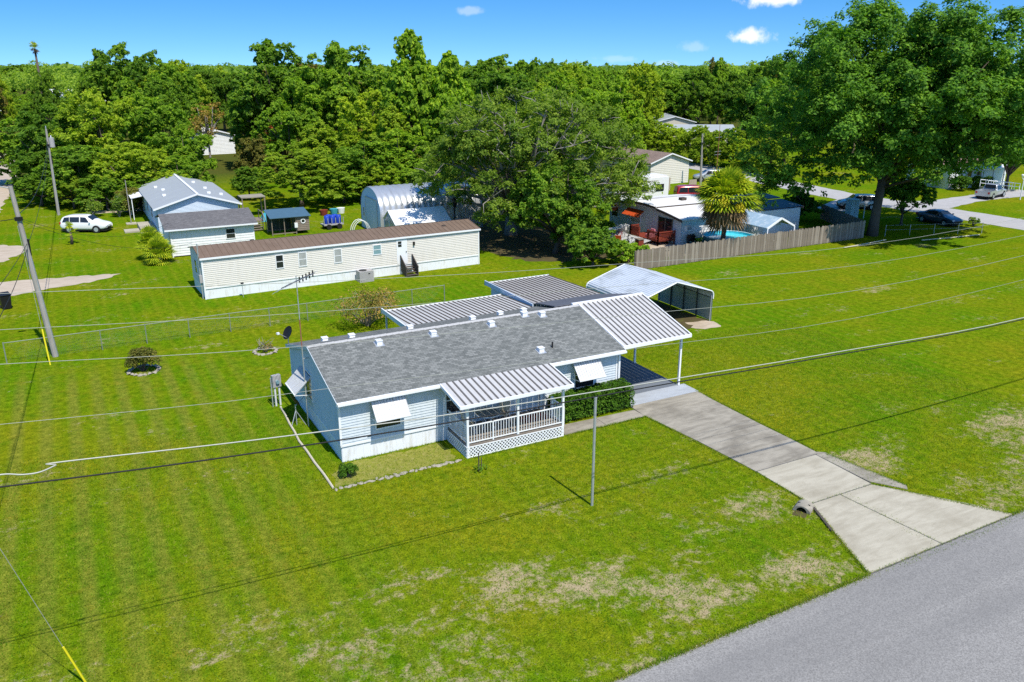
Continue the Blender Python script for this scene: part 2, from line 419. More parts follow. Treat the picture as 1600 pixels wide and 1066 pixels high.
leaf_material('leaf_wood', (0.1261, 0.2305, 0.0351), (0.2091, 0.3406, 0.0415), (0.3315, 0.4453, 0.0575))
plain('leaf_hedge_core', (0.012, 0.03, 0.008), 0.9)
leaf_material('leaf_palm', (0.1715, 0.2621, 0.0129), (0.3474, 0.4325, 0.0193), (0.6128, 0.5897, 0.0321), 0.25, 0.1)
leaf_material('frond_dead', (0.13, 0.075, 0.038), (0.22, 0.145, 0.075), (0.32, 0.235, 0.13), 0.2, 0.05)
leaf_material('palm_bloom', (0.50, 0.40, 0.02), (0.66, 0.55, 0.03), (0.78, 0.68, 0.08), 0.2, 0.02)
leaf_material('leaf_dry', (0.28, 0.065, 0.02), (0.36, 0.11, 0.03), (0.30, 0.16, 0.05), 0.2, 0.02)
leaf_material('grass_blade', (0.075, 0.185, 0.005), (0.165, 0.245, 0.008), (0.33, 0.31, 0.05), 0.3, 0.02)
plain('bark', (0.115, 0.09, 0.07), 0.95, var=0.4, scale=1.5, bs=0.6, bscale=9)
plain('bark_grey', (0.27, 0.245, 0.21), 0.95, var=0.35, scale=2.0, bs=0.5, bscale=9)

# ------------------------------------------------------------------ mesh helpers
class MB:
    """collects faces; o / rz place them in the parent's frame"""
    def __init__(s, o=(0, 0, 0), rz=0.0):
        s.v = []; s.f = []; s.M = Matrix.Translation(o) @ Matrix.Rotation(R(rz), 4, 'Z')
    def add(s, vs, fs):
        k = len(s.v)
        s.v += [tuple(s.M @ Vector(p)) for p in vs]
        s.f += [tuple(i + k for i in f) for f in fs]
        return s
    def box(s, x0, x1, y0, y1, z0, z1):
        return s.add([(x0, y0, z0), (x1, y0, z0), (x1, y1, z0), (x0, y1, z0), (x0, y0, z1), (x1, y0, z1), (x1, y1, z1), (x0, y1, z1)],
                     [(0, 3, 2, 1), (4, 5, 6, 7), (0, 1, 5, 4), (1, 2, 6, 5), (2, 3, 7, 6), (3, 0, 4, 7)])
    def bar(s, a, b, w, h=None):
        """square bar from a to b"""
        a = Vector(a); b = Vector(b); h = h or w
        d = (b - a).normalized()
        u = d.cross(Vector((0, 0, 1)))
        if u.length < 1e-3: u = Vector((1, 0, 0))
        u.normalize(); n = u.cross(d).normalized()
        vs = []
        for p in (a, b):
            for i, j in ((-1, -1), (1, -1), (1, 1), (-1, 1)): vs.append(p + u * i * w / 2 + n * j * h / 2)
        return s.add(vs, [(3, 2, 1, 0), (4, 5, 6, 7), (0, 1, 5, 4), (1, 2, 6, 5), (2, 3, 7, 6), (3, 0, 4, 7)])
    def tube(s, pts, r, n=6, caps=True):
        pts = [Vector(p) for p in pts]
        rs = r if isinstance(r, (list, tuple)) else [r] * len(pts)
        rings = []
        pu = None
        for i, p in enumerate(pts):
            d = (pts[min(i + 1, len(pts) - 1)] - pts[max(i - 1, 0)]).normalized()
            u = d.cross(Vector((0.13, 0.31, 0.94))) if pu is None else (pu - d * pu.dot(d))
            if u.length < 1e-4: u = d.cross(Vector((1, 0, 0)))
            u.normalize(); w = d.cross(u); pu = u
            rings.append([p + (u * math.cos(t) + w * math.sin(t)) * rs[i] for t in [2 * math.pi * k / n for k in range(n)]])
        vs = [q for g in rings for q in g]; fs = []
        for i in range(len(pts) - 1):
            for k in range(n):
                a = i * n + k; b_ = i * n + (k + 1) % n
                fs.append((a, b_, b_ + n, a + n))
        if caps: fs += [tuple(range(n))[::-1], tuple(range((len(pts) - 1) * n, len(pts) * n))]
        return s.add(vs, fs)
    def prism(s, poly, z0, z1):
        n = len(poly)
        return s.add([(x, y, z0) for x, y in poly] + [(x, y, z1) for x, y in poly],
                     [tuple(range(n))[::-1], tuple(range(n, 2 * n))] + [(i, (i + 1) % n, (i + 1) % n + n, i + n) for i in range(n)])
    def prism_y(s, poly, y0, y1):
        """polygon in x,z swept along y"""
        n = len(poly)
        return s.add([(x, y0, z) for x, z in poly] + [(x, y1, z) for x, z in poly],
                     [tuple(range(n)), tuple(range(n, 2 * n))[::-1]] + [((i + 1) % n, i, i + n, (i + 1) % n + n) for i in range(n)])
    def prism_x(s, poly, x0, x1):
        n = len(poly)
        return s.add([(x0, y, z) for y, z in poly] + [(x1, y, z) for y, z in poly],
                     [tuple(range(n))[::-1], tuple(range(n, 2 * n))] + [(i, (i + 1) % n, (i + 1) % n + n, i + n) for i in range(n)])
    def slab(s, a, b, c, d, t):
        """sheet through four points a b c d (counter-clockwise from above), t thick downward"""
        q = [Vector(p) for p in (a, b, c, d)]
        n = (q[1] - q[0]).cross(q[3] - q[0]).normalized() * t
        return s.add([p for p in q] + [p - n for p in q], [(0, 1, 2, 3), (7, 6, 5, 4), (1, 0, 4, 5), (2, 1, 5, 6), (3, 2, 6, 7), (0, 3, 7, 4)])
    def siding(s, L, z0, z1, gable=None, lap=0.125, proud=0.03):
        """lap boards on the local x-z plane facing -y; gable = (eave z, rise) clips the ends"""
        z = z0
        while z < z1 - 0.01:
            zt = min(z + lap, z1)
            def rngz(q):
                if gable and q > gable[0]:
                    f = min(0.999, (q - gable[0]) / gable[1]); return (L / 2 * f, L - L / 2 * f)
                return (0, L)
            a0, a1 = rngz(z); b0, b1 = rngz(zt)
            s.add([(a0, -proud, z), (a1, -proud, z), (b1, -0.004, zt), (b0, -0.004, zt), (a0, 0, z), (a1, 0, z)], [(0, 1, 2, 3), (4, 5, 1, 0)])
            z = zt
        return s
    def mesh(s, name, smooth=False):
        me = bpy.data.meshes.new(name)
        me.from_pydata([tuple(p) for p in s.v], [], s.f)
        if smooth: me.polygons.foreach_set('use_smooth', [True] * len(me.polygons))
        me.update()
        return me
    def build(s, name, mat, parent=None, smooth=False, loc=None):
        return link(name, s.mesh(name, smooth), mat, parent, loc)

def link(name, me, mat=None, parent=None, loc=None, rz=0, scale=None):
    if mat is not None and len(me.materials) == 0: me.materials.append(MAT[mat])
    o = bpy.data.objects.new(name, me)
    col.objects.link(o)
    if parent is not None: o.parent = parent
    if loc is not None: o.location = loc
    if rz: o.rotation_euler = (0, 0, R(rz))
    if scale is not None: o.scale = scale
    return o
def tag(o, label, cat, group=None, kind=None):
    if label: o['label'] = label
    if cat: o['category'] = cat
    if group: o['group'] = group
    if kind: o['kind'] = kind
    return o
def thing(name, label, cat, loc=(0, 0, 0), rz=0, group=None):
    o = bpy.data.objects.new(name, None)
    o.empty_display_size = 0.3
    col.objects.link(o)
    o.location = loc; o.rotation_euler = (0, 0, R(rz))
    return tag(o, label, cat, group)
def structure(o, label):
    o['kind'] = 'structure'; o['label'] = label
    return o
def quick(name, poly, z, mat):
    """flat ground sheet from a polygon"""
    me = bpy.data.meshes.new(name)
    me.from_pydata([(x, y, z) for x, y in poly], [], [tuple(range(len(poly)))])
    return link(name, me, mat)
def ragged(poly, step=0.5, amp=0.15, seed=1):
    r = random.Random(seed); out = []
    for i, (x, y) in enumerate(poly):
        x2, y2 = poly[(i + 1) % len(poly)]
        n = max(1, int(math.hypot(x2 - x, y2 - y) / step))
        for k in range(n):
            t = k / n
            out.append((x + (x2 - x) * t + r.uniform(-amp, amp), y + (y2 - y) * t + r.uniform(-amp, amp)))
    return out
def window(parent, o, rz, w, h, glass='glass_dark', frame='white', rails=1, mull=0, fw=0.06):
    """window standing proud of a wall: frame, rail(s), recessed pane; o = lower left corner seen from outside"""
    m = MB(o, rz)
    m.box(0, w, -0.05, 0, 0, fw); m.box(0, w, -0.05, 0, h - fw, h)
    m.box(0, fw, -0.05, 0, fw, h - fw); m.box(w - fw, w, -0.05, 0, fw, h - fw)
    f = m.build('window', frame, parent)
    m = MB(o, rz)
    for k in range(rails): m.box(fw, w - fw, -0.042, -0.004, h * (k + 1) / (rails + 1) - 0.02, h * (k + 1) / (rails + 1) + 0.02)
    for k in range(mull): m.box(w * (k + 1) / (mull + 1) - 0.025, w * (k + 1) / (mull + 1) + 0.025, -0.040, -0.004, fw, h - fw)
    if rails or mull: m.build('window_rail', frame, f)
    MB(o, rz).box(fw, w - fw, -0.03, -0.006, fw, h - fw).build('pane', glass, f)
    return f
def wall(parent, name, o, rz, L, z0, z1, mat, gable=None, lap=0.125):
    return MB(o, rz).siding(L, z0, z1, gable, lap).build(name, mat, parent)

# ================================================================== SETTING
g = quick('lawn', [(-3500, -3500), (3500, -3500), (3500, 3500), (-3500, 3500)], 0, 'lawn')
structure(g, 'wide mown lawn of yellow-green grass around the houses')
road = quick('road', [(-400, -16.55)] + [(x, -16.52 + (x + 10) * 0.018 + 0.02 * math.sin(x * 2.1) + 0.015 * math.sin(x * 5.3)) for x in np.arange(-40, 60, 0.7)] + [(400, -15.4), (400, -23.4), (-400, -23.4)], 0.02, 'asphalt')
def road_edge(x): return -16.52 + (x + 10) * 0.018
rs_ = random.Random(44)
xs_ = list(np.arange(-30, 60, 0.22))
structure(quick('road_shoulder', [(x, road_edge(x) + 0.075 + rs_.uniform(-.03, .05)) for x in xs_] + [(x, road_edge(x) - 0.3) for x in xs_[::-1]], 0.012, 'sand'), 'thin pale rim of sand along the street edge')
structure(road, 'grey asphalt street in the bottom right corner')
def ribbon(name, pts, widths, z, mat, seed=3, amp=0.12):
    l, r = [], []
    for i, (x, y) in enumerate(pts):
        a = pts[max(i - 1, 0)]; b_ = pts[min(i + 1, len(pts) - 1)]
        d = Vector((b_[0] - a[0], b_[1] - a[1])).normalized()
        w = widths[i] / 2
        l.append((x - d.y * w, y + d.x * w)); r.append((x + d.y * w, y - d.x * w))
    return quick(name, ragged(l + r[::-1], 0.9, amp, seed), z, mat)
structure(ribbon('side_street', [(79.2, -250), (79.2, -15.6), (79.3, 10), (79.4, 24), (79.0, 34), (78.8, 44), (80.5, 55), (82.4, 66), (83.6, 76), (82.6, 90), (82, 160)], [5.8] * 11, 0.014, 'road_pale'), 'pale side street curving past the parked cars')
structure(ribbon('house_drive', [(80.5, 33.5), (84.5, 33.0), (89, 33.6), (95, 33.9), (104, 33.6)], [7.5, 4.2, 3.6, 3.8, 4.6], 0.018, 'road_pale', 5), 'pale concrete drive leading to the silver pickup')
structure(ribbon('gravel_apron', [(77.5, 38.5), (73.5, 37.6), (68.8, 36.3)], [6.5, 4.6, 3.6], 0.018, 'road_pale', 6), 'pale gravel apron under the silver wagon')
structure(quick('dirt_track', ragged([(-40, 36.2), (-14, 37.0), (-11.2, 38.2), (-7.3, 39.3), (-5.8, 40.9), (-9.5, 41.6), (-13.4, 42.2), (-40, 43.0)], 0.45, 0.22, 8), 0.008, 'sand'), 'bare sandy track at the left edge beside the wheelie bin')
structure(quick('dirt_patch', ragged([(-40, 49.5), (-14.4, 50.2), (-12.9, 53.0), (-12.6, 56.2), (-14.6, 58.5), (-40, 58)], 0.45, 0.25, 9), 0.008, 'sand'), 'sandy patch at the left edge left of the white wagon')
structure(quick('dirt_lane', ragged([(-19.8, 60), (-15.9, 62), (-15.8, 78), (-15.2, 95), (-13.8, 150), (-15.5, 158), (-22, 158)], 0.8, 0.3, 10), 0.008, 'sand'), 'pale sandy lane running away along the left edge')
structure(quick('dirt_strip', ragged([(-6.5, 73.0), (1.5, 72.4), (2.4, 74.2), (-1.5, 75.2), (-6.9, 74.8)], 0.4, 0.2, 14), 0.008, 'sand'), 'sandy strip in front of the left tree clump')
structure(quick('clay_path', ragged([(19.5, 152), (22.5, 151), (26.5, 170), (23, 171)], 0.8, 0.3, 12), 0.008, 'rust'), 'rust-brown clay path between the trees')
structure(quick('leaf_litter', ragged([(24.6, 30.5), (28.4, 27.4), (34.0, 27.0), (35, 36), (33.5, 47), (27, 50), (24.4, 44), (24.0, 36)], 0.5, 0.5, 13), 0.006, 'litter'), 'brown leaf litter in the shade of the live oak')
structure(quick('sandy_ground', ragged([(37, 25.2), (40.8, 24.2), (41, 28.6), (39.6, 36), (36.2, 37), (35.5, 30)], 0.5, 0.3, 15), 0.010, 'sand'), 'worn sandy yard beside the white house')

# driveway: each slab its own piece
drv = thing('driveway', 'long concrete driveway of weathered slabs running from carport to street', 'driveway')
drv['kind'] = 'structure'
del drv['category']
def slab(poly, mat, h=0.035, name='slab', parent=None):
    return MB().prism(poly, 0.002, h).build(name, mat, parent or drv)
g_ = 0.02
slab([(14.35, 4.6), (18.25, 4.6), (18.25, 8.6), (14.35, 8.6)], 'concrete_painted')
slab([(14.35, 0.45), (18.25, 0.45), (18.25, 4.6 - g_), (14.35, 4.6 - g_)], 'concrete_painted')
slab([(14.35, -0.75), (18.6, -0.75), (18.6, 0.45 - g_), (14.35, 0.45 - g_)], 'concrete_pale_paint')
slab([(14.22, -2.0), (18.45, -2.0), (18.55, -0.75 - g_), (14.3, -0.75 - g_)], 'concrete_old')
slab([(14.62, -5.35), (18.42, -5.35), (18.45, -2.0 - g_), (14.25, -2.0 - g_)], 'concrete_old')
slab([(14.74, -7.15), (18.46, -7.15), (18.42, -5.35 - g_), (14.63, -5.35 - g_)], 'concrete_old')
slab([(14.84, -8.85), (18.44, -8.85), (18.46, -7.15 - g_), (14.75, -7.15 - g_)], 'concrete_old')
slab([(14.78, -11.83), (18.15, -11.83), (18.2, -8.85 - 0.03), (14.86, -8.85 - 0.03)], 'concrete_new')
slab([(12.95, -16.04), (16.66, -16.0), (16.32, -11.86), (14.76, -11.86)], 'concrete_new')
slab([(16.70, -16.0), (20.85, -15.92), (20.1, -14.6), (18.12, -11.86), (16.36, -11.86)], 'concrete_new')
slab([(18.24, -11.6), (19.05, -12.8), (19.3, -12.55), (18.75, -8.9), (18.48, -8.7), (18.24, -8.9)], 'concrete_old', 0.03)
slab([(13.0, -16.12), (20.85, -16.0), (20.85, -15.94), (13.0, -16.06)], 'seam_dark', 0.026, 'joint')
for a, b_ in (((14.85, -8.865), (18.3, -8.865)), ((14.78, -11.845), (18.12, -11.845)), ((16.34, -11.86), (16.68, -16.0)), ((18.22, -8.9), (18.22, -11.8))):
    MB().bar((*a, 0.028), (*b_, 0.028), 0.04, 0.018).build('joint', 'seam_dark', drv)
wk = thing('walkway', 'short concrete path between porch steps and driveway along the hedge', 'path')
wk['kind'] = 'structure'; del wk['category']
slab([(9.75, -2.05), (12.0, -2.1), (12.0, -1.15), (9.75, -1.1)], 'concrete_old', 0.03, 'slab', wk)
slab([(12.02, -2.1), (14.22, -2.05), (14.22, -1.2), (12.02, -1.15)], 'concrete_old', 0.03, 'slab', wk)

# ================================================================== MAIN HOUSE
L, W, EZ, RISE = 13.9, 8.0, 2.86, 1.08
house = thing('mobile_home', 'pale blue double-wide home with grey shingle roof in the middle of the lawn', 'house')
def simple_gable_box(t, L, W, z0, z1, mat, gable_axis, rise, lap=0.125):
    """four siding walls; gable_axis 'x': gables on the x ends"""
    if gable_axis == 'x':
        wall(t, 'front_wall', (0, 0, 0), 0, L, z0, z1, mat, None, lap)
        wall(t, 'rear_wall', (L, W, 0), 180, L, z0, z1, mat, None, lap)
        wall(t, 'gable_wall', (0, W, 0), -90, W, z0, z1 + rise, mat, (z1, rise), lap)
        wall(t, 'gable_wall', (L, 0, 0), 90, W, z0, z1 + rise, mat, (z1, rise), lap)
    else:
        wall(t, 'gable_wall', (0, 0, 0), 0, L, z0, z1 + rise, mat, (z1, rise), lap)
        wall(t, 'gable_wall', (L, W, 0), 180, L, z0, z1 + rise, mat, (z1, rise), lap)
        wall(t, 'side_wall', (0, W, 0), -90, W, z0, z1, mat, None, lap)
        wall(t, 'side_wall', (L, 0, 0), 90, W, z0, z1, mat, None, lap)
simple_gable_box(house, L, W, 0.76, EZ - 0.03, 'siding_blue', 'x', RISE * 0.97)
MB().box(0.02, L - 0.02, 0.02, W - 0.02, 0, 0.74).build('skirting', 'skirt_white', house)
# skirting panels' ribs and the trim above them
sk = MB()
for k in range(int(L / 0.3)): sk.box(0.05 + k * 0.3, 0.075 + k * 0.3, 0.008, 0.02, 0.01, 0.72)
for k in range(int(W / 0.3)): sk.box(0.008, 0.02, 0.05 + k * 0.3, 0.075 + k * 0.3, 0.01, 0.72)
sk.build('skirting_ribs', 'skirt_white', house)
tr = MB(); tr.box(-0.03, L + 0.03, -0.035, 0.02, 0.72, 0.80); tr.box(-0.035, 0.02, 0.02, W + 0.03, 0.72, 0.80); tr.box(L - 0.02, L + 0.035, 0.02, W + 0.03, 0.72, 0.80)
tr.build('base_trim', 'white', house)
for x, y in ((0, 0), (L, 0), (0, W), (L, W)):
    MB().box(x - 0.045, x + 0.045, y - 0.045, y + 0.045, 0.802, EZ - 0.035).build('corner_trim', 'white', house)
# roof: shingles with thickness, drip edge and gutter
OV, GV = 0.30, 0.14
sl = RISE / (W / 2)
def zr(y): return EZ + (y if y < W / 2 else W - y) * sl + 0.08
ang = math.atan(sl)
def slope(name, mat, parent, x0, x1, ya, yb, thick=0.06):
    """roof slope as an object whose local x,y lie in the slope, for the shingle pattern"""
    za, zb = zr(ya), zr(yb)
    ln = math.hypot(yb - ya, zb - za)
    m = MB().box(0, x1 - x0, 0, ln, -thick, 0)
    o = m.build(name, mat, parent)
    o.location = (x0, ya, za)
    o.rotation_euler = (math.atan2(zb - za, yb - ya), 0, 0)
    return o
rf = slope('roof', 'shingle_grey', house, -GV, L + 0.3, -OV, W / 2)
rb = MB().slab((-GV, W / 2, zr(W / 2)), (L + 0.3, W / 2, zr(W / 2)), (L + 0.3, W + OV, zr(W + OV)), (-GV, W + OV, zr(W + OV)), 0.06)
o = rb.build('roof', 'shingle_grey', house)
rcm = None
for k in range(46):
    if rcm is None:
        rcm = MB().prism_x([(-0.15, -0.030), (0, 0.016), (0.15, -0.030), (0.15, -0.05), (0, -0.004), (-0.15, -0.05)], 0, 0.305).mesh('ridge_shingle')
        rcm.materials.append(MAT['ridge_pale'])
    o = link('ridge_shingle', rcm, None, house, (-GV + k * 0.311, W / 2, zr(W / 2) + 0.012 + (k % 2) * 0.004))
    o.rotation_euler = (0, R(-2.5), 0)
fa = MB(); fa.box(-GV, L + 0.3, -OV - 0.03, -OV + 0.02, zr(-OV) - 0.19, zr(-OV) - 0.004); fa.box(-GV, L + 0.3, -OV - 0.13, -OV - 0.03, zr(-OV) - 0.14, zr(-OV) - 0.045)
fa.build('gutter', 'white', house)
MB().box(-GV, L + 0.3, W + OV - 0.02, W + OV + 0.03, zr(-OV) - 0.17, zr(-OV) - 0.01).build('fascia', 'white', house)
MB().box(-GV, L + 0.1, -OV + 0.02, 0.0, EZ - 0.10, EZ - 0.07).build('soffit', 'white', house)
MB().box(-GV, L + 0.1, W, W + OV - 0.02, EZ - 0.10, EZ - 0.07).build('soffit', 'white', house)
for x in (-GV, L + 0.30):
    for ya, yb in ((-OV, W / 2), (W + OV, W / 2)):
        MB().bar((x, ya, zr(ya) - 0.085), (x, yb, zr(yb) - 0.085), 0.05, 0.15).build('rake_board', 'siding_blue' if x < 0 else 'white', house)
# box vents on the roof
vents = [(1.22, 6.05), (2.35, 5.4), (3.0, 3.35), (5.25, 5.25), (5.7, 3.4), (8.56, 5.1), (8.8, 3.45), (10.44, 5.7), (10.85, 3.85), (11.62, 5.3), (11.75, 3.6), (10.05, 0.75)]
for i, (x, y) in enumerate(vents):
    z = zr(y); s_ = 1 if y < W / 2 else -1
    v = MB((x, y, z)).box(-0.13, 0.13, -0.13, 0.13, -0.05, 0.15).box(-0.15, 0.15, -0.15, 0.15, 0.152, 0.185).build('roof_vent', 'white', house)
    MB((x, y, z)).slab((-0.21, -0.24, 0.010 - 0.24 * sl * s_), (0.21, -0.24, 0.010 - 0.24 * sl * s_), (0.21, 0.20, 0.010 + 0.20 * sl * s_), (-0.21, 0.20, 0.010 + 0.20 * sl * s_), 0.008).build('flashing', 'galv', v)
MB((10.75, 0.85, zr(0.85))).tube([(0, 0, -0.05), (0, 0, 0.28)], 0.04, 8).build('vent_pipe', 'black_plastic', house)
# windows, awnings, door
def awning(o, rz, w, drop, out, mat='white_worn'):
    """sloping aluminium awning hinged at its top edge: ribbed sheet, side arms"""
    m = MB(o, rz)
    m.slab((0, -0.03, 0), (0, -out, -drop), (w, -out, -drop), (w, -0.03, 0), 0.02)
    a = m.build('awning', mat, house)
    n = int(w / 0.13)
    for k in range(n + 1):
        x = k * w / n
        MB(o, rz).bar((x, -0.04, 0.008), (x, -out, -drop + 0.008), 0.02, 0.02).build('rib', 'rib_shade', a)
    m = MB(o, rz); m.bar((-0.01, -out, -drop), (w + 0.01, -out, -drop), 0.05, 0.05); m.bar((0.02, -out + 0.03, -drop - 0.02), (0.02, 0, -drop - 0.12), 0.025); m.bar((w - 0.02, -out + 0.03, -drop - 0.02), (w - 0.02, 0, -drop - 0.12), 0.025)
    m.build('awning_arm', 'white', a)
window(house, (1.5, -0.012, 1.20), 0, 1.2, 1.4, 'glass_dark')
awning((1.35, -0.02, 2.66), 0, 1.5, 0.76, 0.77)
window(house, (11.45, -0.012, 1.20), 0, 1.15, 1.4, 'glass_dark')
awning((11.3, -0.02, 2.70), 0, 1.48, 0.80, 0.78)
window(house, (4.75, -0.012, 1.25), 0, 1.25, 1.3, 'glass_dark')
window(house, (6.5, -0.012, 1.35), 0, 0.9, 1.2, 'glass_blue')
window(house, (8.45, -0.012, 1.30), 0, 0.95, 1.2, 'glass_dark')
dr = MB((7.5, -0.02, 0.82)).box(0, 0.92, -0.03, 0, 0, 2.0).build('door', 'white', house)
MB((7.5, -0.02, 0.82)).box(0.15, 0.77, -0.04, -0.032, 0.95, 1.8).build('pane', 'glass_blue', dr)
MB((7.5, -0.02, 0.82)).tube([(0.08, -0.09, 0.95), (0.08, -0.03, 0.95)], 0.03, 8).build('handle', 'galv', dr)
window(house, (-0.012, 5.15, 1.25), -90, 1.05, 1.35, 'glass_dark')
awning((-0.02, 5.95, 2.45), -90, 1.75, 0.75, 0.80)
MB((1.15, -0.03, 0.98)).box(0, 0.16, -0.03, 0, 0, 0.05).build('hose_tap', 'black_plastic', house)
MB((0.0, 0, 0)).box(L + 0.06, L + 0.16, -0.12, -0.02, 0.05, EZ - 0.15).build('downspout', 'white', house)

# ================================================================== RIBBED METAL COVERS
def pan_roof(parent, x0, x1, ya, za, yb, zb, pitch, mat='pan_metal', seam='seam_dark', t=0.03, edge='white', seam_w=0.07):
    """row of roofing pans from (ya, za) to (yb, zb), each pan and each seam its own piece"""
    n = max(1, round((x1 - x0) / pitch)); p = (x1 - x0) / n
    ln = math.hypot(yb - ya, zb - za); a = math.atan2(zb - za, yb - ya)
    pm = MB().box(0.012, p - 0.012, 0, ln, -t, 0).mesh('roof_pan'); pm.materials.append(MAT[mat])
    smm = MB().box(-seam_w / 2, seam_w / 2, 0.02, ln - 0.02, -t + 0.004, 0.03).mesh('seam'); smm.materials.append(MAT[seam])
    for k in range(n):
        o = link('roof_pan', pm, None, parent, (x0 + k * p, ya, za)); o.rotation_euler = (a, 0, 0)
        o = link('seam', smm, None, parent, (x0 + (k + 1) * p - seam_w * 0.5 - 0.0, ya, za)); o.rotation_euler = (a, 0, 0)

porch = thing('porch', 'raised front porch with ribbed white metal roof, white railing and lattice skirt', 'porch')
PX0, PX1, PY, DZ = 4.85, 9.62, -2.10, 0.60
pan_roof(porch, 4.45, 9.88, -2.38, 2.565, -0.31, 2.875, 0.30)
MB().box(4.40, 9.93, -2.45, -2.385, 2.44, 2.585).build('fascia', 'white', porch)
MB().slab((4.39, -2.44, 2.585), (4.445, -2.44, 2.585), (4.445, -0.35, 2.895), (4.39, -0.35, 2.895), 0.13).build('fascia', 'white', porch)
MB().slab((9.885, -2.44, 2.585), (9.94, -2.44, 2.585), (9.94, -0.35, 2.895), (9.885, -0.35, 2.895), 0.13).build('fascia', 'white', porch)
MB().box(4.7, 9.75, -2.20, -2.08, 2.33, 2.50).build('beam', 'white', porch)
# deck planks
npl = 15; pw = (-PY - 0.02) / npl
pm = MB().box(PX0, PX1, 0, pw - 0.012, DZ - 0.035, DZ).mesh('deck_plank'); pm.materials.append(MAT['wood_deck'])
for k in range(npl): link('deck_plank', pm, None, porch, (0, PY + k * pw, 0))
MB().box(PX0, PX1, PY - 0.005, PY + 0.035, DZ - 0.19, DZ - 0.04).box(PX0, PX0 + 0.04, PY + 0.04, -0.05, DZ - 0.19, DZ - 0.04).box(PX1 - 0.04, PX1, PY + 0.04, -0.05, DZ - 0.19, DZ - 0.04).build('rim_joist', 'wood_deck', porch)
# lattice skirt of crossing diagonal laths
def lattice(o, rz, w, h):
    m = MB(o, rz); s_ = 0.165
    k = -h
    while k < w:
        for sgn, yy in ((1, -0.012), (-1, -0.022)):
            a0, a1 = (k, k + h) if sgn == 1 else (k + h, k)
            z0, z1 = 0.0, h
            xa, xb = a0, a1
            if sgn == 1:
                if xa < 0: z0 = -xa; xa = 0
                if xb > w: z1 = h - (xb - w); xb = w
            else:
                if xa > w: z0 = xa - w; xa = w
                if xb < 0: z1 = h + xb; xb = 0
            if z1 - z0 > 0.03: m.bar((xa, yy, z0), (xb, yy, z1), 0.010, 0.045)
        k += s_
    m.box(0, w, -0.034, -0.004, -0.01, 0.03); m.box(0, w, -0.034, -0.004, h - 0.03, h)
    return m.build('lattice', 'white', porch)
lattice((PX0, PY - 0.01, 0.02), 0, PX1 - PX0, DZ - 0.10)
lattice((PX0 - 0.01, -0.05, 0.02), -90, 2.05, DZ - 0.10)
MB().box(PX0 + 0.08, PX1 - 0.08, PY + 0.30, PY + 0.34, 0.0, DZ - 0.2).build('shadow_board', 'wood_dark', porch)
for x in (PX0 + 0.03, 7.30, PX1 - 0.03):
    MB((x, PY + 0.02, 0)).box(-0.05, 0.05, -0.05, 0.05, DZ if x == 7.30 else 0.0, 2.40).build('post', 'white', porch)
MB((PX1 - 0.03, -0.12, 0)).box(-0.05, 0.05, -0.05, 0.05, DZ, DZ + 0.98).build('post', 'white', porch)
MB((PX1 - 0.03, -1.12, 0)).box(-0.05, 0.05, -0.05, 0.05, DZ, DZ + 0.98).build('post', 'white', porch)
def railing(a, b_, z, h=0.86, parent=porch, mat='white', sp=0.125, sz=0.026):
    a = Vector(a); b_ = Vector(b_); ln = (b_ - a).length; d = (b_ - a) / ln
    P = lambda t, zz: (a.x + d.x * t, a.y + d.y * t, zz)
    MB().bar(P(0, z + h), P(ln, z + h), 0.055, 0.04).build('top_rail', mat, parent)
    MB().bar(P(0, z + 0.09), P(ln, z + 0.09), 0.045, 0.035).build('bottom_rail', mat, parent)
    bm = MB().box(-sz / 2, sz / 2, -sz / 2, sz / 2, 0.11, h - 0.02).mesh('baluster'); bm.materials.append(MAT[mat])
    n = max(2, int(ln / sp))
    for k in range(1, n): link('baluster', bm, None, parent, P(ln * k / n, z))
    for k in range(1, int(ln / 1.1)): 
        q = P(ln * k / int(ln / 1.1), z); MB(q).box(-0.03, 0.03, -0.03, 0.03, 0, h + 0.02).build('rail_post', mat, parent)
railing((PX0 + 0.08, PY + 0.02, 0), (7.25, PY + 0.02, 0), DZ)
railing((7.35, PY + 0.02, 0), (PX1 - 0.08, PY + 0.02, 0), DZ)
railing((PX0 + 0.03, PY + 0.08, 0), (PX0 + 0.03, -0.06, 0), DZ)
railing((PX1 - 0.03, PY + 0.08, 0), (PX1 - 0.03, -1.18, 0), DZ)
for k, z in enumerate((0.40, 0.20)):
    MB().box(PX1 + 0.02 + k * 0.28, PX1 + 0.30 + k * 0.28, -1.08, -0.16, z - 0.04, z).build('step', 'wood_deck', porch)
    MB().box(PX1 + 0.02 + k * 0.28, PX1 + 0.28 + k * 0.28, -1.06, -0.18, 0, z - 0.045).build('step_riser', 'wood_dark', porch)
def rail_sloped(y):
    MB().bar((PX1 + 0.02, y, DZ + 0.86), (PX1 + 0.62, y, 0.95), 0.045).build('hand_rail', 'white', porch)
    MB((PX1 + 0.62, y, 0)).box(-0.03, 0.03, -0.03, 0.03, 0, 0.97).build('rail_post', 'white', porch)
rail_sloped(-1.12); rail_sloped(-0.12)

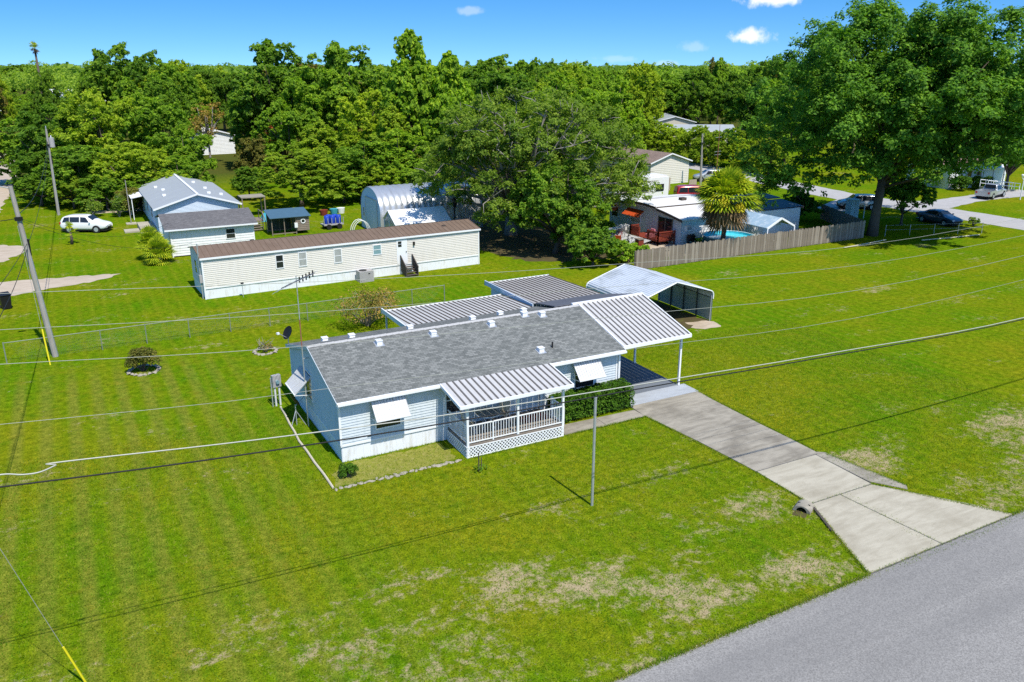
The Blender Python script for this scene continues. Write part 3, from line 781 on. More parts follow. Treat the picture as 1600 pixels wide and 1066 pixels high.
# porch furniture
def garden_chair(loc, rz, label):
    t = thing('garden_chair', label, 'chair', loc, rz, 'chairs on the porch')
    MB().box(-0.24, 0.24, -0.24, 0.24, 0.40, 0.47).build('seat', 'cushion', t)
    MB().slab((-0.24, 0.20, 0.47), (0.24, 0.20, 0.47), (0.23, 0.34, 1.02), (-0.23, 0.34, 1.02), -0.07).build('backrest', 'cushion', t)
    for x in (-0.22, 0.22):
        for y in (-0.22, 0.22): MB().tube([(x, y, 0.40), (x * 1.1, y * 1.15, 0)], 0.014, 5).build('leg', 'white', t)
        MB().tube([(x * 1.15, 0.26, 0.66), (x * 1.25, -0.1, 0.66), (x * 1.2, -0.26, 0.62), (x * 1.05, -0.26, 0.42)], 0.014, 5).build('armrest', 'white', t)
    return t
garden_chair((5.45, -0.95, DZ), 80, 'pale cushioned garden chair at the left end of the porch, below the window')
garden_chair((7.35, -0.62, DZ), -45, 'pale cushioned garden chair between round porch table and red rug')
tb = thing('porch_table', 'round grey table with thin white legs on the porch', 'table', (6.45, -0.85, DZ))
MB().tube([(0, 0, 0.70), (0, 0, 0.73)], 0.55, 20).build('table_top', 'table_grey', tb)
MB().tube([(0.56 * math.cos(t), 0.56 * math.sin(t), 0.715) for t in np.linspace(0, 2 * math.pi, 21)], 0.018, 5).build('rim', 'white', tb)
for k in range(4):
    a = k * math.pi / 2 + 0.5
    MB().tube([(0.4 * math.cos(a), 0.4 * math.sin(a), 0.70), (0.16 * math.cos(a), 0.16 * math.sin(a), 0.38), (0.42 * math.cos(a), 0.42 * math.sin(a), 0)], 0.016, 5).build('leg', 'white', tb)
rg = MB((8.75, -0.75, DZ + 0.004)).box(-0.72, 0.72, -0.5, 0.5, 0, 0.012).box(-0.66, 0.66, -0.44, 0.44, 0.012, 0.02).build('rug', 'rug_red')
tag(rg, 'dark red rug on the porch boards by the steps', 'rug')

# attached carport
cp = thing('attached_carport', 'white ribbed carport roof on posts joined to the right end of the blue house', 'carport')
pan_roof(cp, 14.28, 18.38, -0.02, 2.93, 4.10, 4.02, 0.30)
MB().box(14.24, 18.45, -0.10, -0.025, 2.78, 2.95).build('fascia', 'white', cp)
MB().slab((18.385, -0.10, 2.95), (18.45, -0.10, 2.95), (18.45, 4.10, 4.06), (18.385, 4.10, 4.06), 0.15).build('fascia', 'white', cp)
MB().slab((14.215, -0.10, 2.965), (14.275, -0.10, 2.965), (14.275, 4.10, 4.075), (14.215, 4.10, 4.075), 0.08).build('fascia', 'white', cp)
MB().box(13.9, 18.45, 4.105, 4.27, 3.93, 4.10).build('ridge_flashing', 'white', cp)
MB().slab((12.9, 4.28, 4.06), (18.40, 4.28, 4.06), (18.40, 8.6, 2.98), (14.25, 8.6, 2.98), 0.05).build('rear_slope', 'membrane', cp)
for x, y, z in ((18.22, 0.42, 2.86), (18.22, 4.30, 3.86), (18.22, 8.3, 2.86)):
    MB((x, y, 0)).box(-0.05, 0.05, -0.05, 0.05, 0.03, z).build('post', 'white', cp)
    MB((x, y, 0)).box(-0.10, 0.10, -0.10, 0.10, 0.032, 0.05).build('base_plate', 'galv', cp)
MB().box(14.3, 18.35, 0.36, 0.48, 2.74, 2.90).build('beam', 'white', cp)

# patio covers behind the house
pc = thing('patio_cover', 'long low ribbed metal patio cover behind the left half of the blue house', 'patio cover')
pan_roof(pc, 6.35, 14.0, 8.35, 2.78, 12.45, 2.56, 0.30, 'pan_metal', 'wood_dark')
MB().box(6.28, 6.345, 8.35, 12.5, 2.50, 2.75).build('fascia', 'white', pc)
MB().box(6.28, 14.0, 12.455, 12.52, 2.42, 2.60).build('fascia', 'white', pc)
for x in (6.5, 9.0, 11.5, 13.8): MB((x, 12.3, 0)).box(-0.04, 0.04, -0.04, 0.04, 0, 2.45).build('post', 'white', pc)
pc2 = thing('patio_room', 'metal-roofed patio room behind the right end of the blue house', 'patio room')
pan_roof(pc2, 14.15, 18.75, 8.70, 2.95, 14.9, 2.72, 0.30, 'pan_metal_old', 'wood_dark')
MB().box(14.08, 14.145, 8.7, 14.95, 2.62, 2.90).build('fascia', 'siding_paleblue', pc2)
MB().box(14.08, 18.82, 14.905, 14.97, 2.58, 2.76).build('fascia', 'white', pc2)
wall(pc2, 'side_wall', (14.4, 14.6, 0), -90, 5.9, 0.0, 2.62, 'siding_paleblue')
wall(pc2, 'side_wall', (18.5, 8.7, 0), 90, 5.9, 0.0, 2.62, 'siding_paleblue')
wall(pc2, 'rear_wall', (18.5, 14.6, 0), 180, 4.1, 0.0, 2.60, 'siding_paleblue')

# detached steel carport with rounded eaves
sc_ = thing('steel_carport', 'detached steel carport with rounded eaves and open gable end on the right lawn', 'carport', (21.35, 8.55, 0))
WC, LC = 6.1, 5.6
prof = [(0.0, 1.55), (0.0, 1.85), (0.05, 1.98), (0.16, 2.08)]
nst = 16
for k in range(nst + 1):
    t = k / nst; prof.append((0.30 + (WC / 2 - 0.30) * t, 2.14 + 0.86 * t))
prof = prof + [(WC - x, z) for x, z in prof[::-1][1:]]
def strip(prof, y0, y1, name, mat, parent, th=0.02, ribs=True):
    m = MB(); n = len(prof)
    for i in range(n - 1):
        (xa, za), (xb, zb) = prof[i], prof[i + 1]
        d = Vector((xb - xa, zb - za)).normalized(); nx, nz = -d.y, d.x
        m.add([(xa, y0, za), (xb, y0, zb), (xb, y1, zb), (xa, y1, za), (xa - nx * th, y0, za - nz * th), (xb - nx * th, y0, zb - nz * th), (xb - nx * th, y1, zb - nz * th), (xa - nx * th, y1, za - nz * th)],
              [(0, 1, 2, 3), (7, 6, 5, 4), (0, 4, 5, 1), (3, 2, 6, 7)])
        if ribs: m.add([(xa - d.x * .018, y0, za - d.y * .018), (xa + nx * .022, y0, za + nz * .022), (xa + d.x * .018, y0, za + d.y * .018), (xa - d.x * .018, y1, za - d.y * .018), (xa + nx * .022, y1, za + nz * .022), (xa + d.x * .018, y1, za + d.y * .018)], [(0, 1, 4, 3), (1, 2, 5, 4), (0, 2, 1), (3, 4, 5)])
    return m.build(name, mat, parent)
strip(prof, 0.0, LC, 'roof', 'galv_light', sc_)
tm = MB(); tm.tube([(x, -0.03, z - 0.02) for x, z in prof], 0.045, 6); tm.build('gable_trim', 'white', sc_)
tm = MB(); tm.tube([(x, LC + 0.03, z - 0.02) for x, z in prof], 0.045, 6); tm.build('gable_trim', 'white', sc_)
for x, s_ in ((0.0, 1), (WC, -1)):
    m = MB()
    for k in range(6): m.box(min(x, x + s_ * 0.02), max(x, x + s_ * 0.02), 0, LC, 0.05 + k * 0.26, 0.05 + k * 0.26 + 0.245)
    m.box(min(x + s_ * .006, x + s_ * 0.014), max(x + s_ * .006, x + s_ * 0.014), 0, LC, 0.05, 1.58)
    m.build('side_sheet', 'sheet_inner', sc_)
    for k in range(5):
        y = 0.08 + k * (LC - 0.16) / 4
        MB().bar((x + s_ * 0.07, y, 0), (x + s_ * 0.07, y, 1.95), 0.06).build('post', 'frame_dark' if 0 < k < 4 else 'galv', sc_)
for k in range(5):
    y = 0.08 + k * (LC - 0.16) / 4
    MB().bar((0.1, y, 1.97), (WC / 2, y, 2.93), 0.05).bar((WC / 2, y, 2.93), (WC - 0.1, y, 1.97), 0.05).build('rafter', 'frame_dark', sc_)
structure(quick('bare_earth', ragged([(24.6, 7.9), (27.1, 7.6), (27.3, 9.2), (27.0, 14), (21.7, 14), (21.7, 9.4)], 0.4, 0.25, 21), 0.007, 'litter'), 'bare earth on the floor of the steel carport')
structure(quick('sand_apron', ragged([(25.4, 7.6), (27.3, 7.3), (27.4, 8.7), (25.8, 8.9)], 0.3, 0.2, 22), 0.009, 'sand'), 'pale sand at the mouth of the steel carport')

# ================================================================== SMALL THINGS ON THE FRONT LAWN
t = thing('antenna_mast', 'tall thin television antenna mast standing at the left gable of the blue house', 'antenna', (-0.28, 4.35, 0))
MB().tube([(0, 0, 0), (0, 0, 3.9)], 0.028, 6).build('mast_tube', 'galv', t)
MB().tube([(0, 0, 3.9), (0, 0, 5.2)], 0.026, 6).build('mast_tube', 'rust', t)
MB().tube([(0, 0, 5.2), (0, 0, 7.2)], 0.022, 6).build('mast_tube', 'galv', t)
MB().bar((0, 0, 3.35), (0.27, 0, 3.35), 0.04).build('wall_bracket', 'galv', t)
an = Vector((0.75, -0.55, 0.45)).normalized()
a0, a1 = Vector((0, 0, 6.95)) - an * 0.8, Vector((0, 0, 6.95)) + an * 0.95
MB().bar(a0, a1, 0.045).build('boom', 'wire_dark', t)
sidev = an.cross(Vector((0, 0, 1))).normalized()
for k in range(10):
    c = a0 + (a1 - a0) * (k / 9); ln = 1.0 - 0.07 * k
    MB().tube([c - sidev * ln, c + sidev * ln], 0.008, 4).build('element', 'galv', t)
for k in range(5):
    c = a0 + (a1 - a0) * (0.55 + k * 0.1)
    MB().bar(c - Vector((0, 0, 0.14)), c + Vector((0, 0, 0.14)), 0.05).build('reflector_bar', 'wire_dark', t)
def dish(loc, aim_z, label, mat, pole_h, stand=False):
    t = thing('satellite_dish', label, 'satellite dish', loc, aim_z, 'satellite dishes at the blue house')
    MB().tube([(0, 0, 0), (0, 0, pole_h)], 0.025, 6).build('mast', 'galv', t)
    m = MB(); n = 18; rr = [0, 0.10, 0.20, 0.27, 0.31]
    vs = [(0, 0, 0)]; fs = []
    for r_ in rr[1:]:
        for k in range(n): vs.append((-0.55 * r_ * r_ + 0.0, r_ * math.cos(2 * math.pi * k / n), r_ * 1.1 * math.sin(2 * math.pi * k / n)))
    for k in range(n): fs.append((0, 1 + k, 1 + (k + 1) % n))
    for j in range(len(rr) - 2):
        for k in range(n):
            a = 1 + j * n + k; b_ = 1 + j * n + (k + 1) % n
            fs.append((a, a + n, b_ + n, b_))
    E_ = Euler((0, R(28), 0)).to_matrix()
    vs = [tuple(E_ @ Vector(v) + Vector((0.02, 0, pole_h + 0.18))) for v in vs]
    k0 = len(vs)
    vs += [tuple(Vector(v) + Vector((0.03, 0, 0.012))) for v in vs]
    fs += [tuple(i + k0 for i in f[::-1]) for f in fs]
    m.add(vs, fs); m.build('reflector', mat, t, True)
    MB().tube([(0.02, 0, pole_h - 0.1), (-0.5, 0, pole_h + 0.28)], 0.016, 5).build('feed_arm', 'galv', t)
    MB().box(-0.60, -0.48, -0.06, 0.06, pole_h + 0.24, pole_h + 0.33).build('receiver', 'white', t)
    if stand:
        for k in range(3):
            a = 2 * math.pi * k / 3 + 0.4
            MB().tube([(0, 0, 0.75), (0.42 * math.cos(a), 0.42 * math.sin(a), 0)], 0.016, 5).build('leg', 'galv', t)
dish((-0.05, 8.1, 2.93), 20, 'dark satellite dish on the rear left roof corner of the blue house', 'black_plastic', 0.35)
dish((-0.72, 4.75, 0), 195, 'dark satellite dish on a short stand beside the left wall of the blue house', 'black_plastic', 1.05, True)
t = thing('meter_pedestal', 'white electric meter box on posts left of the blue house', 'meter box', (-0.92, 7.55, 0), 10)
MB().box(-0.16, -0.08, -0.04, 0.04, 0, 1.0).build('post', 'white_worn', t)
MB().box(0.06, 0.14, -0.04, 0.04, 0, 1.0).build('post', 'white_worn', t)
MB().box(-0.22, 0.20, -0.10, 0.12, 1.0, 1.6).build('meter_box', 'ac_grey', t)
MB().tube([(0.0, -0.10, 1.28), (0.0, -0.2, 1.28)], 0.09, 12).build('meter_dial', 'glass_teal', t)
MB().tube([(-0.28, 0.0, 0), (-0.28, 0.0, 1.5)], 0.03, 6).build('conduit', 'galv', t)

t = thing('garden_edging', 'pale low edging outlining the bed at the left front of the blue house', 'edging')
ed = [(-0.9, 7.2), (-1.0, 5.0), (-1.09, 2.9), (-1.05, 0.5), (-1.0, -2.05)]
for i in range(len(ed) - 1):
    MB().tube([(*ed[i], 0.05), ((ed[i][0] + ed[i + 1][0]) / 2 + 0.02, (ed[i][1] + ed[i + 1][1]) / 2, 0.06), (*ed[i + 1], 0.05)], 0.05, 6).build('edging_pipe', 'edging', t)
rr = random.Random(4)
stm = [MB().tube([(0, 0, 0), (0.05, 0.01, 0.07), (0.02, 0, 0.12)], [0.11 + 0.03 * k, 0.10, 0.05], 7).mesh('edging_stone') for k in range(3)]
for s_ in stm: s_.materials.append(MAT['stone'])
x = -0.92
while x < 4.6:
    o = link('edging_stone', rr.choice(stm), None, t, (x, -2.14 + rr.uniform(-.04, .04), 0), rr.uniform(0, 360), (rr.uniform(0.7, 1.7), rr.uniform(0.5, 0.9), rr.uniform(0.3, 0.6)))
    x += rr.uniform(0.16, 0.26)
structure(quick('planting_bed', ragged([(-0.8, -1.95), (4.4, -2.0), (4.5, -0.2), (0.2, -0.15), (-0.7, -0.9)], 0.3, 0.12, 31), 0.005, 'bed_soil'), 'thin yellowish turf and sand in the bed below the front wall')

t = thing('galvanised_pole', 'single thin grey metal pole standing alone on the front lawn', 'pole', (7.34, -7.97, 0))
MB().tube([(0, 0, 0), (0, 0, 4.42)], [0.055, 0.05], 8).build('shaft', 'galv', t)
MB().tube([(0, 0, 4.42), (0, 0, 4.47)], 0.062, 8).build('cap', 'galv', t)
t = thing('garden_stake', 'pair of short dark stakes with a seedling in front of the porch', 'plant stake', (4.75, -3.42, 0))
MB().bar((0, 0, 0), (0.0, 0, 0.85), 0.035).build('stake', 'wood_dark', t)
MB().bar((0.14, 0.05, 0), (0.14, 0.05, 0.6), 0.03).build('stake', 'wood_dark', t)
SEEDLING = t
t = thing('culvert', 'concrete culvert end with a dark round pipe mouth beside the driveway', 'culvert', (14.0, -12.1, 0), -62)
seg = 16; ro, ri = 0.30, 0.20
vs, fs = [], []
for yy in (0.0, 0.6):
    for k in range(seg + 1):
        a = math.pi * k / seg
        vs += [(ro * 1.1 * math.cos(a), yy, max(0.02, ro * 0.85 * math.sin(a))), (ri * math.cos(a), yy, ri * math.sin(a) + 0.01)]
n2 = 2 * (seg + 1)
for k in range(seg):
    a = 2 * k
    fs += [(a, a + 1, a + 3, a + 2), (a + n2, a + n2 + 2, a + n2 + 3, a + n2 + 1), (a, a + 2, a + 2 + n2, a + n2), (a + 1, a + 1 + n2, a + 3 + n2, a + 3)]
MB().add(vs, fs).build('headwall', 'concrete_old', t)
MB().box(-0.22, 0.22, 0.3, 0.34, 0.0, 0.23).build('pipe_mouth', 'interior_dark', t)
MB().add([(-0.25, -0.35, 0.009), (0.25, -0.35, 0.009), (0.24, 0.28, 0.009), (-0.24, 0.28, 0.009)], [(0, 1, 2, 3)]).build('pipe_floor', 'litter', t)
t = tag(MB().bar((14.62, -12.1, 0.05), (13.95, -13.6, 0.03), 0.09, 0.07).build('ditch_edge_shadow', 'wood_dark'), 'dark bar standing in for shadow where the driveway flare drops to the ditch', 'edging')  # dark bar imitates the black shadow along the ditch edge

# chain-link fence: posts, top rail, woven wire
t = thing('chain_link_fence', 'low grey chain-link fence crossing the lawn between the two mobile homes', 'fence')
fp = [(-13.0, 20.85), (13.9, 21.05)]
n = 11
for k in range(n + 1):
    x = fp[0][0] + (fp[1][0] - fp[0][0]) * k / n; y = fp[0][1] + (fp[1][1] - fp[0][1]) * k / n
    MB((x, y, 0)).tube([(0, 0, 0), (0, 0, 1.24)], 0.035 if k in (0, n) else 0.028, 6).build('post', 'fence_wire', t)
MB().tube([(*fp[0], 1.2), (*fp[1], 1.2)], 0.024, 6).build('top_rail', 'fence_wire', t)
m = MB(); X = -13.0
while X < 13.9:
    for dx in (1.1, -1.1):
        x1 = X + dx
        if -13 <= x1 <= 13.9:
            ya = 20.85 + (X + 13) / 26.9 * 0.2; yb = 20.85 + (x1 + 13) / 26.9 * 0.2
            m.add([(X, ya, 0.06), (X + 0.003, ya, 0.06), (x1 + 0.003, yb, 1.18), (x1, yb, 1.18), (X + .0015, ya - .002, 0.06), (x1 + .0015, yb - .002, 1.18)], [(0, 4, 5, 3), (4, 1, 2, 5), (1, 0, 3, 2)])
    X += 0.085
m.build('wire_mesh', 'fence_wire', t)

# ================================================================== UTILITY POLES AND WIRES
def upole(loc, top, h, label, lamp=False, transformer=False, r=0.16):
    t = thing('utility_pole', label, 'utility pole', loc)
    dx, dy = top[0] - loc[0], top[1] - loc[1]
    P = lambda f: (dx * f, dy * f, h * f)
    MB().tube([P(0), P(0.5), P(1)], [r, r * 0.85, r * 0.65], 10).build('shaft', 'wood_pole', t)
    MB((dx * 0.66 + 0.13, dy * .66, h * 0.66)).tube([(0, 0, -0.5), (0, 0, 0.4)], 0.07, 8).build('insulator_bracket', 'black_plastic', t)
    MB((dx * 0.82, dy * .82, h * 0.82)).box(-0.2, 0.2, -0.22, -0.12, -0.1, 0.1).build('wire_clamp', 'black_plastic', t)
    MB().tube([P(0.03), P(0.45)], 0.03, 5).build('ground_conduit', 'galv', t) if False else None
    m = MB(); m.tube([(0.11, -0.12, 0), (dx * .6 + 0.09, dy * .6 - 0.10, h * .6)], 0.028, 5); m.build('conduit', 'galv', t)
    if lamp:
        MB().tube([P(0.985), (dx - 0.55, dy - 0.1, h + 0.05)], 0.03, 6).build('lamp_arm', 'galv', t)
        MB((dx - 0.7, dy - 0.1, h + 0.05)).box(-0.22, 0.16, -0.11, 0.11, -0.07, 0.07).build('lamp_head', 'ac_grey', t)
    if transformer:
        MB((dx + 0.34, dy - 0.1, h - 1.9)).tube([(0, 0, 0), (0, 0, 1.0)], 0.27, 12).build('transformer', 'ac_grey', t)
        MB((dx + 0.34, dy - 0.1, h - 0.9)).tube([(0, 0, 0), (0, 0, 0.25)], 0.05, 6).build('bushing', 'white', t)
        MB((dx, dy, h)).tube([(0, 0, -0.1), (0, 0, 0.35)], 0.05, 6).build('pin_insulator', 'galv', t)
    return t
upole((-10.57, 20.89, 0), (-11.25, 21.25), 9.75, 'near leaning wooden utility pole with a street lamp at the left', True, r=0.17)
upole((-9.78, 74.1, 0), (-9.6, 74.0), 9.3, 'farther wooden utility pole with a grey transformer in front of the left trees', False, True, 0.16)
upole((69.05, 59.0, 0), (68.9, 59.1), 7.0, 'pale utility pole behind the cabbage palm beside the beige house', False, False, 0.15)
t = thing('yellow_guy_guard', 'bright yellow guy-wire guard at the foot of the leaning pole', 'guy guard', (-10.85, 19.4, 0))
MB().tube([(0, 0, 0), (-0.09, 0.42, 2.0)], 0.045, 6).build('guard', 'yellow', t)
MB().tube([(-0.09, 0.42, 2.0), (-0.40, 1.75, 7.6)], 0.010, 4).build('guy_wire', 'wire_grey', t)
t = thing('roadside_guy_wire', 'guy wire with yellow sleeve slanting across the bottom left corner', 'guy wire', (-10.1, -9.6, 0))
MB().tube([(0, 0, 0), (-0.36, -0.02, 1.35)], 0.03, 6).build('guard', 'yellow', t)
MB().tube([(-0.36, -0.02, 1.35), (-2.6, -0.12, 9.6)], 0.008, 4).build('guy_strand', 'wire_grey', t)
t = upole((-12.9, -10.9, 0), (-12.9, -10.9), 11.6, 'roadside utility pole just beyond the left edge carrying the street wires')
upole((46.0, -10.9, 0), (46.0, -10.9), 11.0, 'roadside utility pole beyond the right edge carrying the street wires')
def wire(name, pts, r, mat, label, group='overhead wires', sag=0.0, n=24):
    P = [Vector(p) for p in pts]; out = []
    if len(P) == 2:
        for k in range(n + 1):
            f = k / n; q = P[0].lerp(P[1], f); q.z -= sag * 4 * f * (1 - f); out.append(q)
    else:
        for i in range(len(P) - 1):
            p0, p1, p2, p3 = P[max(i - 1, 0)], P[i], P[i + 1], P[min(i + 2, len(P) - 1)]
            for k in range(6):
                f = k / 6
                out.append(0.5 * ((2 * p1) + (p2 - p0) * f + (2 * p0 - 5 * p1 + 4 * p2 - p3) * f * f + (3 * p1 - p0 - 3 * p2 + p3) * f ** 3))
        out.append(P[-1])
    return tag(MB().tube(out, r, 5).build(name, mat, None, True), label, 'wire', group)
yw = -10.9
wire('street_cable', [(-12.9, yw, 7.25), (-11.6, yw, 7.12), (-10.85, yw, 7.12), (-10.45, yw, 7.02), (-10.1, yw, 7.0), (-9.75, yw, 7.10), (-9.6, yw, 7.15), (-5.2, yw, 6.74), (0.94, yw, 6.30), (8.4, yw, 5.97), (16, yw, 5.66), (28, yw, 5.35), (46, yw, 6.0)], 0.018, 'wire_pale', 'thick pale cable with a loose loop at its left end crossing the whole view')
wire('street_cable', [(-12.9, yw, 7.0), (-6.8, yw, 6.48), (0.22, yw, 6.09), (8.4, yw, 5.83), (14.3, yw, 5.6), (28, yw, 5.27), (46, yw, 5.8)], 0.021, 'wire_dark', 'black cable running just below the thick pale cable')
wire('street_wire', [(-12.9, yw, 11.45), (-10.18, yw, 11.3), (-2.2, yw, 10.66), (6.6, yw, 10.15), (20, yw, 9.7), (46, yw, 10.8)], 0.006, 'wire_light', 'uppermost thin wire, crossing the foot of the beige mobile home')
wire('street_wire', [(-12.9, yw, 10.7), (-10.3, yw, 10.5), (-3.6, yw, 9.96), (4.5, yw, 9.55), (20, yw, 8.95), (46, yw, 10.0)], 0.006, 'wire_light', 'second thin wire from the top, running beside the chain-link fence')
wire('street_wire', [(-12.9, yw, 9.9), (-10.4, yw, 9.72), (-4.3, yw, 9.12), (6, yw, 8.5), (20, yw, 8.0), (46, yw, 9.2)], 0.007, 'wire_light', 'third thin wire from the top, passing just below the round ringed shrub')
wire('street_wire', [(-12.9, yw, 8.5), (-10.7, yw, 8.33), (-6.6, yw, 7.99), (-3.8, yw, 7.83), (6, yw, 7.35), (20, yw, 6.9), (46, yw, 8.0)], 0.006, 'wire_light', 'thin wire next above the thick pale cable')
# service lines from the road to the poles at the left
wire('service_line', [(-12.85, -10.9, 8.4), (-11.0, 21.1, 6.3)], 0.016, 'wire_dark', 'dark drooping line from the street to the leaning pole, nearest the left edge', sag=1.1)
wire('service_line', [(-12.85, -10.9, 9.2), (-10.95, 21.1, 6.6)], 0.013, 'wire_dark', 'dark line from the street to the leaning pole, right of the drooping one', sag=0.5)
wire('service_line', [(-11.15, 21.2, 8.2), (-9.65, 74.0, 8.0)], 0.022, 'wire_dark', 'heavy dark bundle hanging between the two left poles', sag=1.3)
wire('service_line', [(-11.0, 21.1, 6.4), (-9.65, 74.0, 7.6)], 0.014, 'wire_dark', 'lighter dark line hanging low between the two left poles', sag=0.9)
wire('service_line', [(-11.1, 21.2, 8.0), (-45, 17, 7.6)], 0.02, 'wire_dark', 'dark line leaving the leaning pole towards the left edge', sag=0.5)
wire('service_line', [(-11.1, 21.2, 7.9), (-0.9, 34.2, 3.25)], 0.010, 'wire_dark', 'dark service drop from the leaning pole to the beige mobile home', sag=0.9)
wire('service_line', [(-11.1, 21.2, 8.0), (-1.2, 46.0, 2.9)], 0.010, 'wire_dark', 'dark service drop from the leaning pole to the small garage', sag=1.1)
wire('service_line', [(68.95, 59.05, 6.7), (50, 33, 3.2)], 0.012, 'wire_dark', 'dark service drop from the pale pole to the white house', sag=0.6)

# ================================================================== BEIGE SINGLE-WIDE
mh = thing('mobile_home', 'long beige single-wide mobile home with brown metal roof behind the chain-link fence', 'house', (-0.94, 29.62, 0), 2.2)
ML, MW, ME = 22.1, 4.25, 2.98
simple_gable_box(mh, ML, MW, 0.80, ME, 'siding_beige', 'x', 0.42, 0.14)
MB().box(0.02, ML - 0.02, 0.02, MW - 0.02, 0, 0.78).build('skirting', 'skirt_white', mh)
MB().box(-0.03, ML + 0.03, -0.035, 0.02, 0.74, 0.83).box(-0.035, 0.02, 0.021, MW, 0.74, 0.83).build('base_trim', 'white', mh)
def metal_gable_roof(t, L, W, ez, rise, mat, ov=0.12, gv=0.15, pitch=0.42, th=0.04, rib=0.03):
    zr_ = ez + rise + 0.06
    s_ = rise / (W / 2)
    for sg in (0, 1):
        ya, yb = (-ov, W / 2) if sg == 0 else (W + ov, W / 2)
        za = ez + 0.06 - ov * s_
        if sg == 0: m = MB().slab((-gv, ya, za), (L + gv, ya, za), (L + gv, yb, zr_), (-gv, yb, zr_), th)
        else: m = MB().slab((-gv, yb, zr_), (L + gv, yb, zr_), (L + gv, ya, za), (-gv, ya, za), th)
        o = m.build('roof', mat, t)
        if pitch:
            n = int((L + 2 * gv) / pitch)
            rm = MB().bar((0, ya, za + 0.012), (0, yb, zr_ + 0.012), 0.05, rib).mesh('roof_rib'); rm.materials.append(MAT[mat])
            for k in range(n + 1): link('roof_rib', rm, None, o, (-gv + 0.03 + k * (L + 2 * gv - 0.06) / n, 0, 0))
    return zr_
metal_gable_roof(mh, ML, MW, ME, 0.44, 'brown_metal')
MB().box(-0.15, ML + 0.15, -0.16, -0.115, ME - 0.10, ME + 0.035).build('fascia', 'white', mh)
for o_, w_, h_, gm in (((5.15, -0.015, 1.62), 0.62, 1.05, 'glass_dark'), ((6.85, -0.015, 1.58), 0.66, 1.10, 'glass_blind'), ((9.6, -0.015, 1.52), 0.64, 1.12, 'glass_blind'), ((12.75, -0.015, 1.80), 0.72, 0.82, 'glass_teal')):
    window(mh, o_, 0, w_, h_, gm)
d_ = MB((14.75, -0.02, 0.85)).box(0, 0.9, -0.03, 0, 0, 1.98).build('door', 'white', mh)
MB((14.75, -0.02, 0.85)).box(0.12, 0.42, -0.045, -0.032, 1.38, 1.58).box(0.12, 0.42, -0.045, -0.032, 1.62, 1.82).build('pane', 'glass_dark', d_)
MB((14.75, -0.02, 0.85)).tube([(0.8, -0.1, 0.95), (0.8, -0.03, 0.95)], 0.035, 8).build('handle', 'black_plastic', d_)
MB((16.15, -0.02, 2.25)).box(0, 0.14, -0.14, 0, 0, 0.28).build('porch_lamp', 'black_plastic', mh)
window(mh, (-0.015, 2.8, 1.4), -90, 0.9, 1.1, 'glass_dark')
for x, y in ((0, 0), (ML, 0)): MB().box(x - 0.05, x + 0.05, y - 0.05, y + 0.05, 0.0, ME - 0.03).build('corner_trim', 'white', mh)
MB().tube([(-0.14, 0.25, 0), (-0.14, 0.25, 4.0)], 0.045, 6).build('meter_mast', 'galv', mh)
MB().box(-0.25, -0.03, 0.1, 0.42, 1.2, 1.75).build('meter_box', 'ac_grey', mh)
for x, y in ((4.2, 2.5), (14.3, 2.35), (19.5, 1.2)):
    MB((x, y, ME + 0.40 - abs(y - 2.12) * 0.2)).box(-0.14, 0.14, -0.12, 0.12, 0, 0.16).build('roof_vent', 'wood_dark', mh)
st = thing('entry_steps', 'weathered dark wooden steps with side boards at the beige home door', 'steps', (14.05, 29.62 + 0.52, 0), 2.2)
for k in range(4): MB().box(0.08, 0.98, -0.35 - k * 0.28, -0.05 - k * 0.28 + (0 if k else 0.0), 0.62 - k * 0.16 - 0.04, 0.62 - k * 0.16).build('tread', 'wood_dark', st)
for x in (0.0, 1.0):
    n = 7
    for k in range(n): MB().box(x, x + 0.05, -0.05 - (k + 1) * 0.16, -0.05 - k * 0.16 - 0.015, max(0.0, 0.25 - k * 0.05), 1.50 - k * 0.12).build('side_board', 'wood_dark', st)
    MB().bar((x + 0.025, -0.02, 1.54), (x + 0.025, -1.2, 0.72), 0.07).build('rail', 'wood_dark', st)
ac = thing('air_conditioner', 'grey boxy air conditioner unit in front of the beige mobile home', 'air conditioner', (10.3, 29.0, 0), 3)
MB().box(0, 1.15, 0, 0.8, 0, 0.85).build('cabinet', 'ac_grey', ac)
MB((0.42, 0.4, 0.852)).tube([(0, 0, 0), (0, 0, 0.03)], 0.30, 16).build('fan_grille', 'black_plastic', ac)
m = MB()
for k in range(9): m.box(0.05, 1.1, -0.012, 0, 0.08 + k * 0.085, 0.12 + k * 0.085)
m.build('louvres', 'ac_grey', ac)
MB().box(0.7, 0.86, -0.014, -0.002, 0.6, 0.68).build('badge', 'black_plastic', ac)
t = thing('hydrant_post', 'short thin post with a cap in front of the beige home skirting', 'post', (1.55, 29.0, 0))
MB().tube([(0, 0, 0), (0, 0, 1.0)], 0.025, 5).build('shaft', 'galv', t); MB().box(-0.1, 0.1, -0.1, 0.1, 1.0, 1.08).build('cap', 'black_plastic', t)

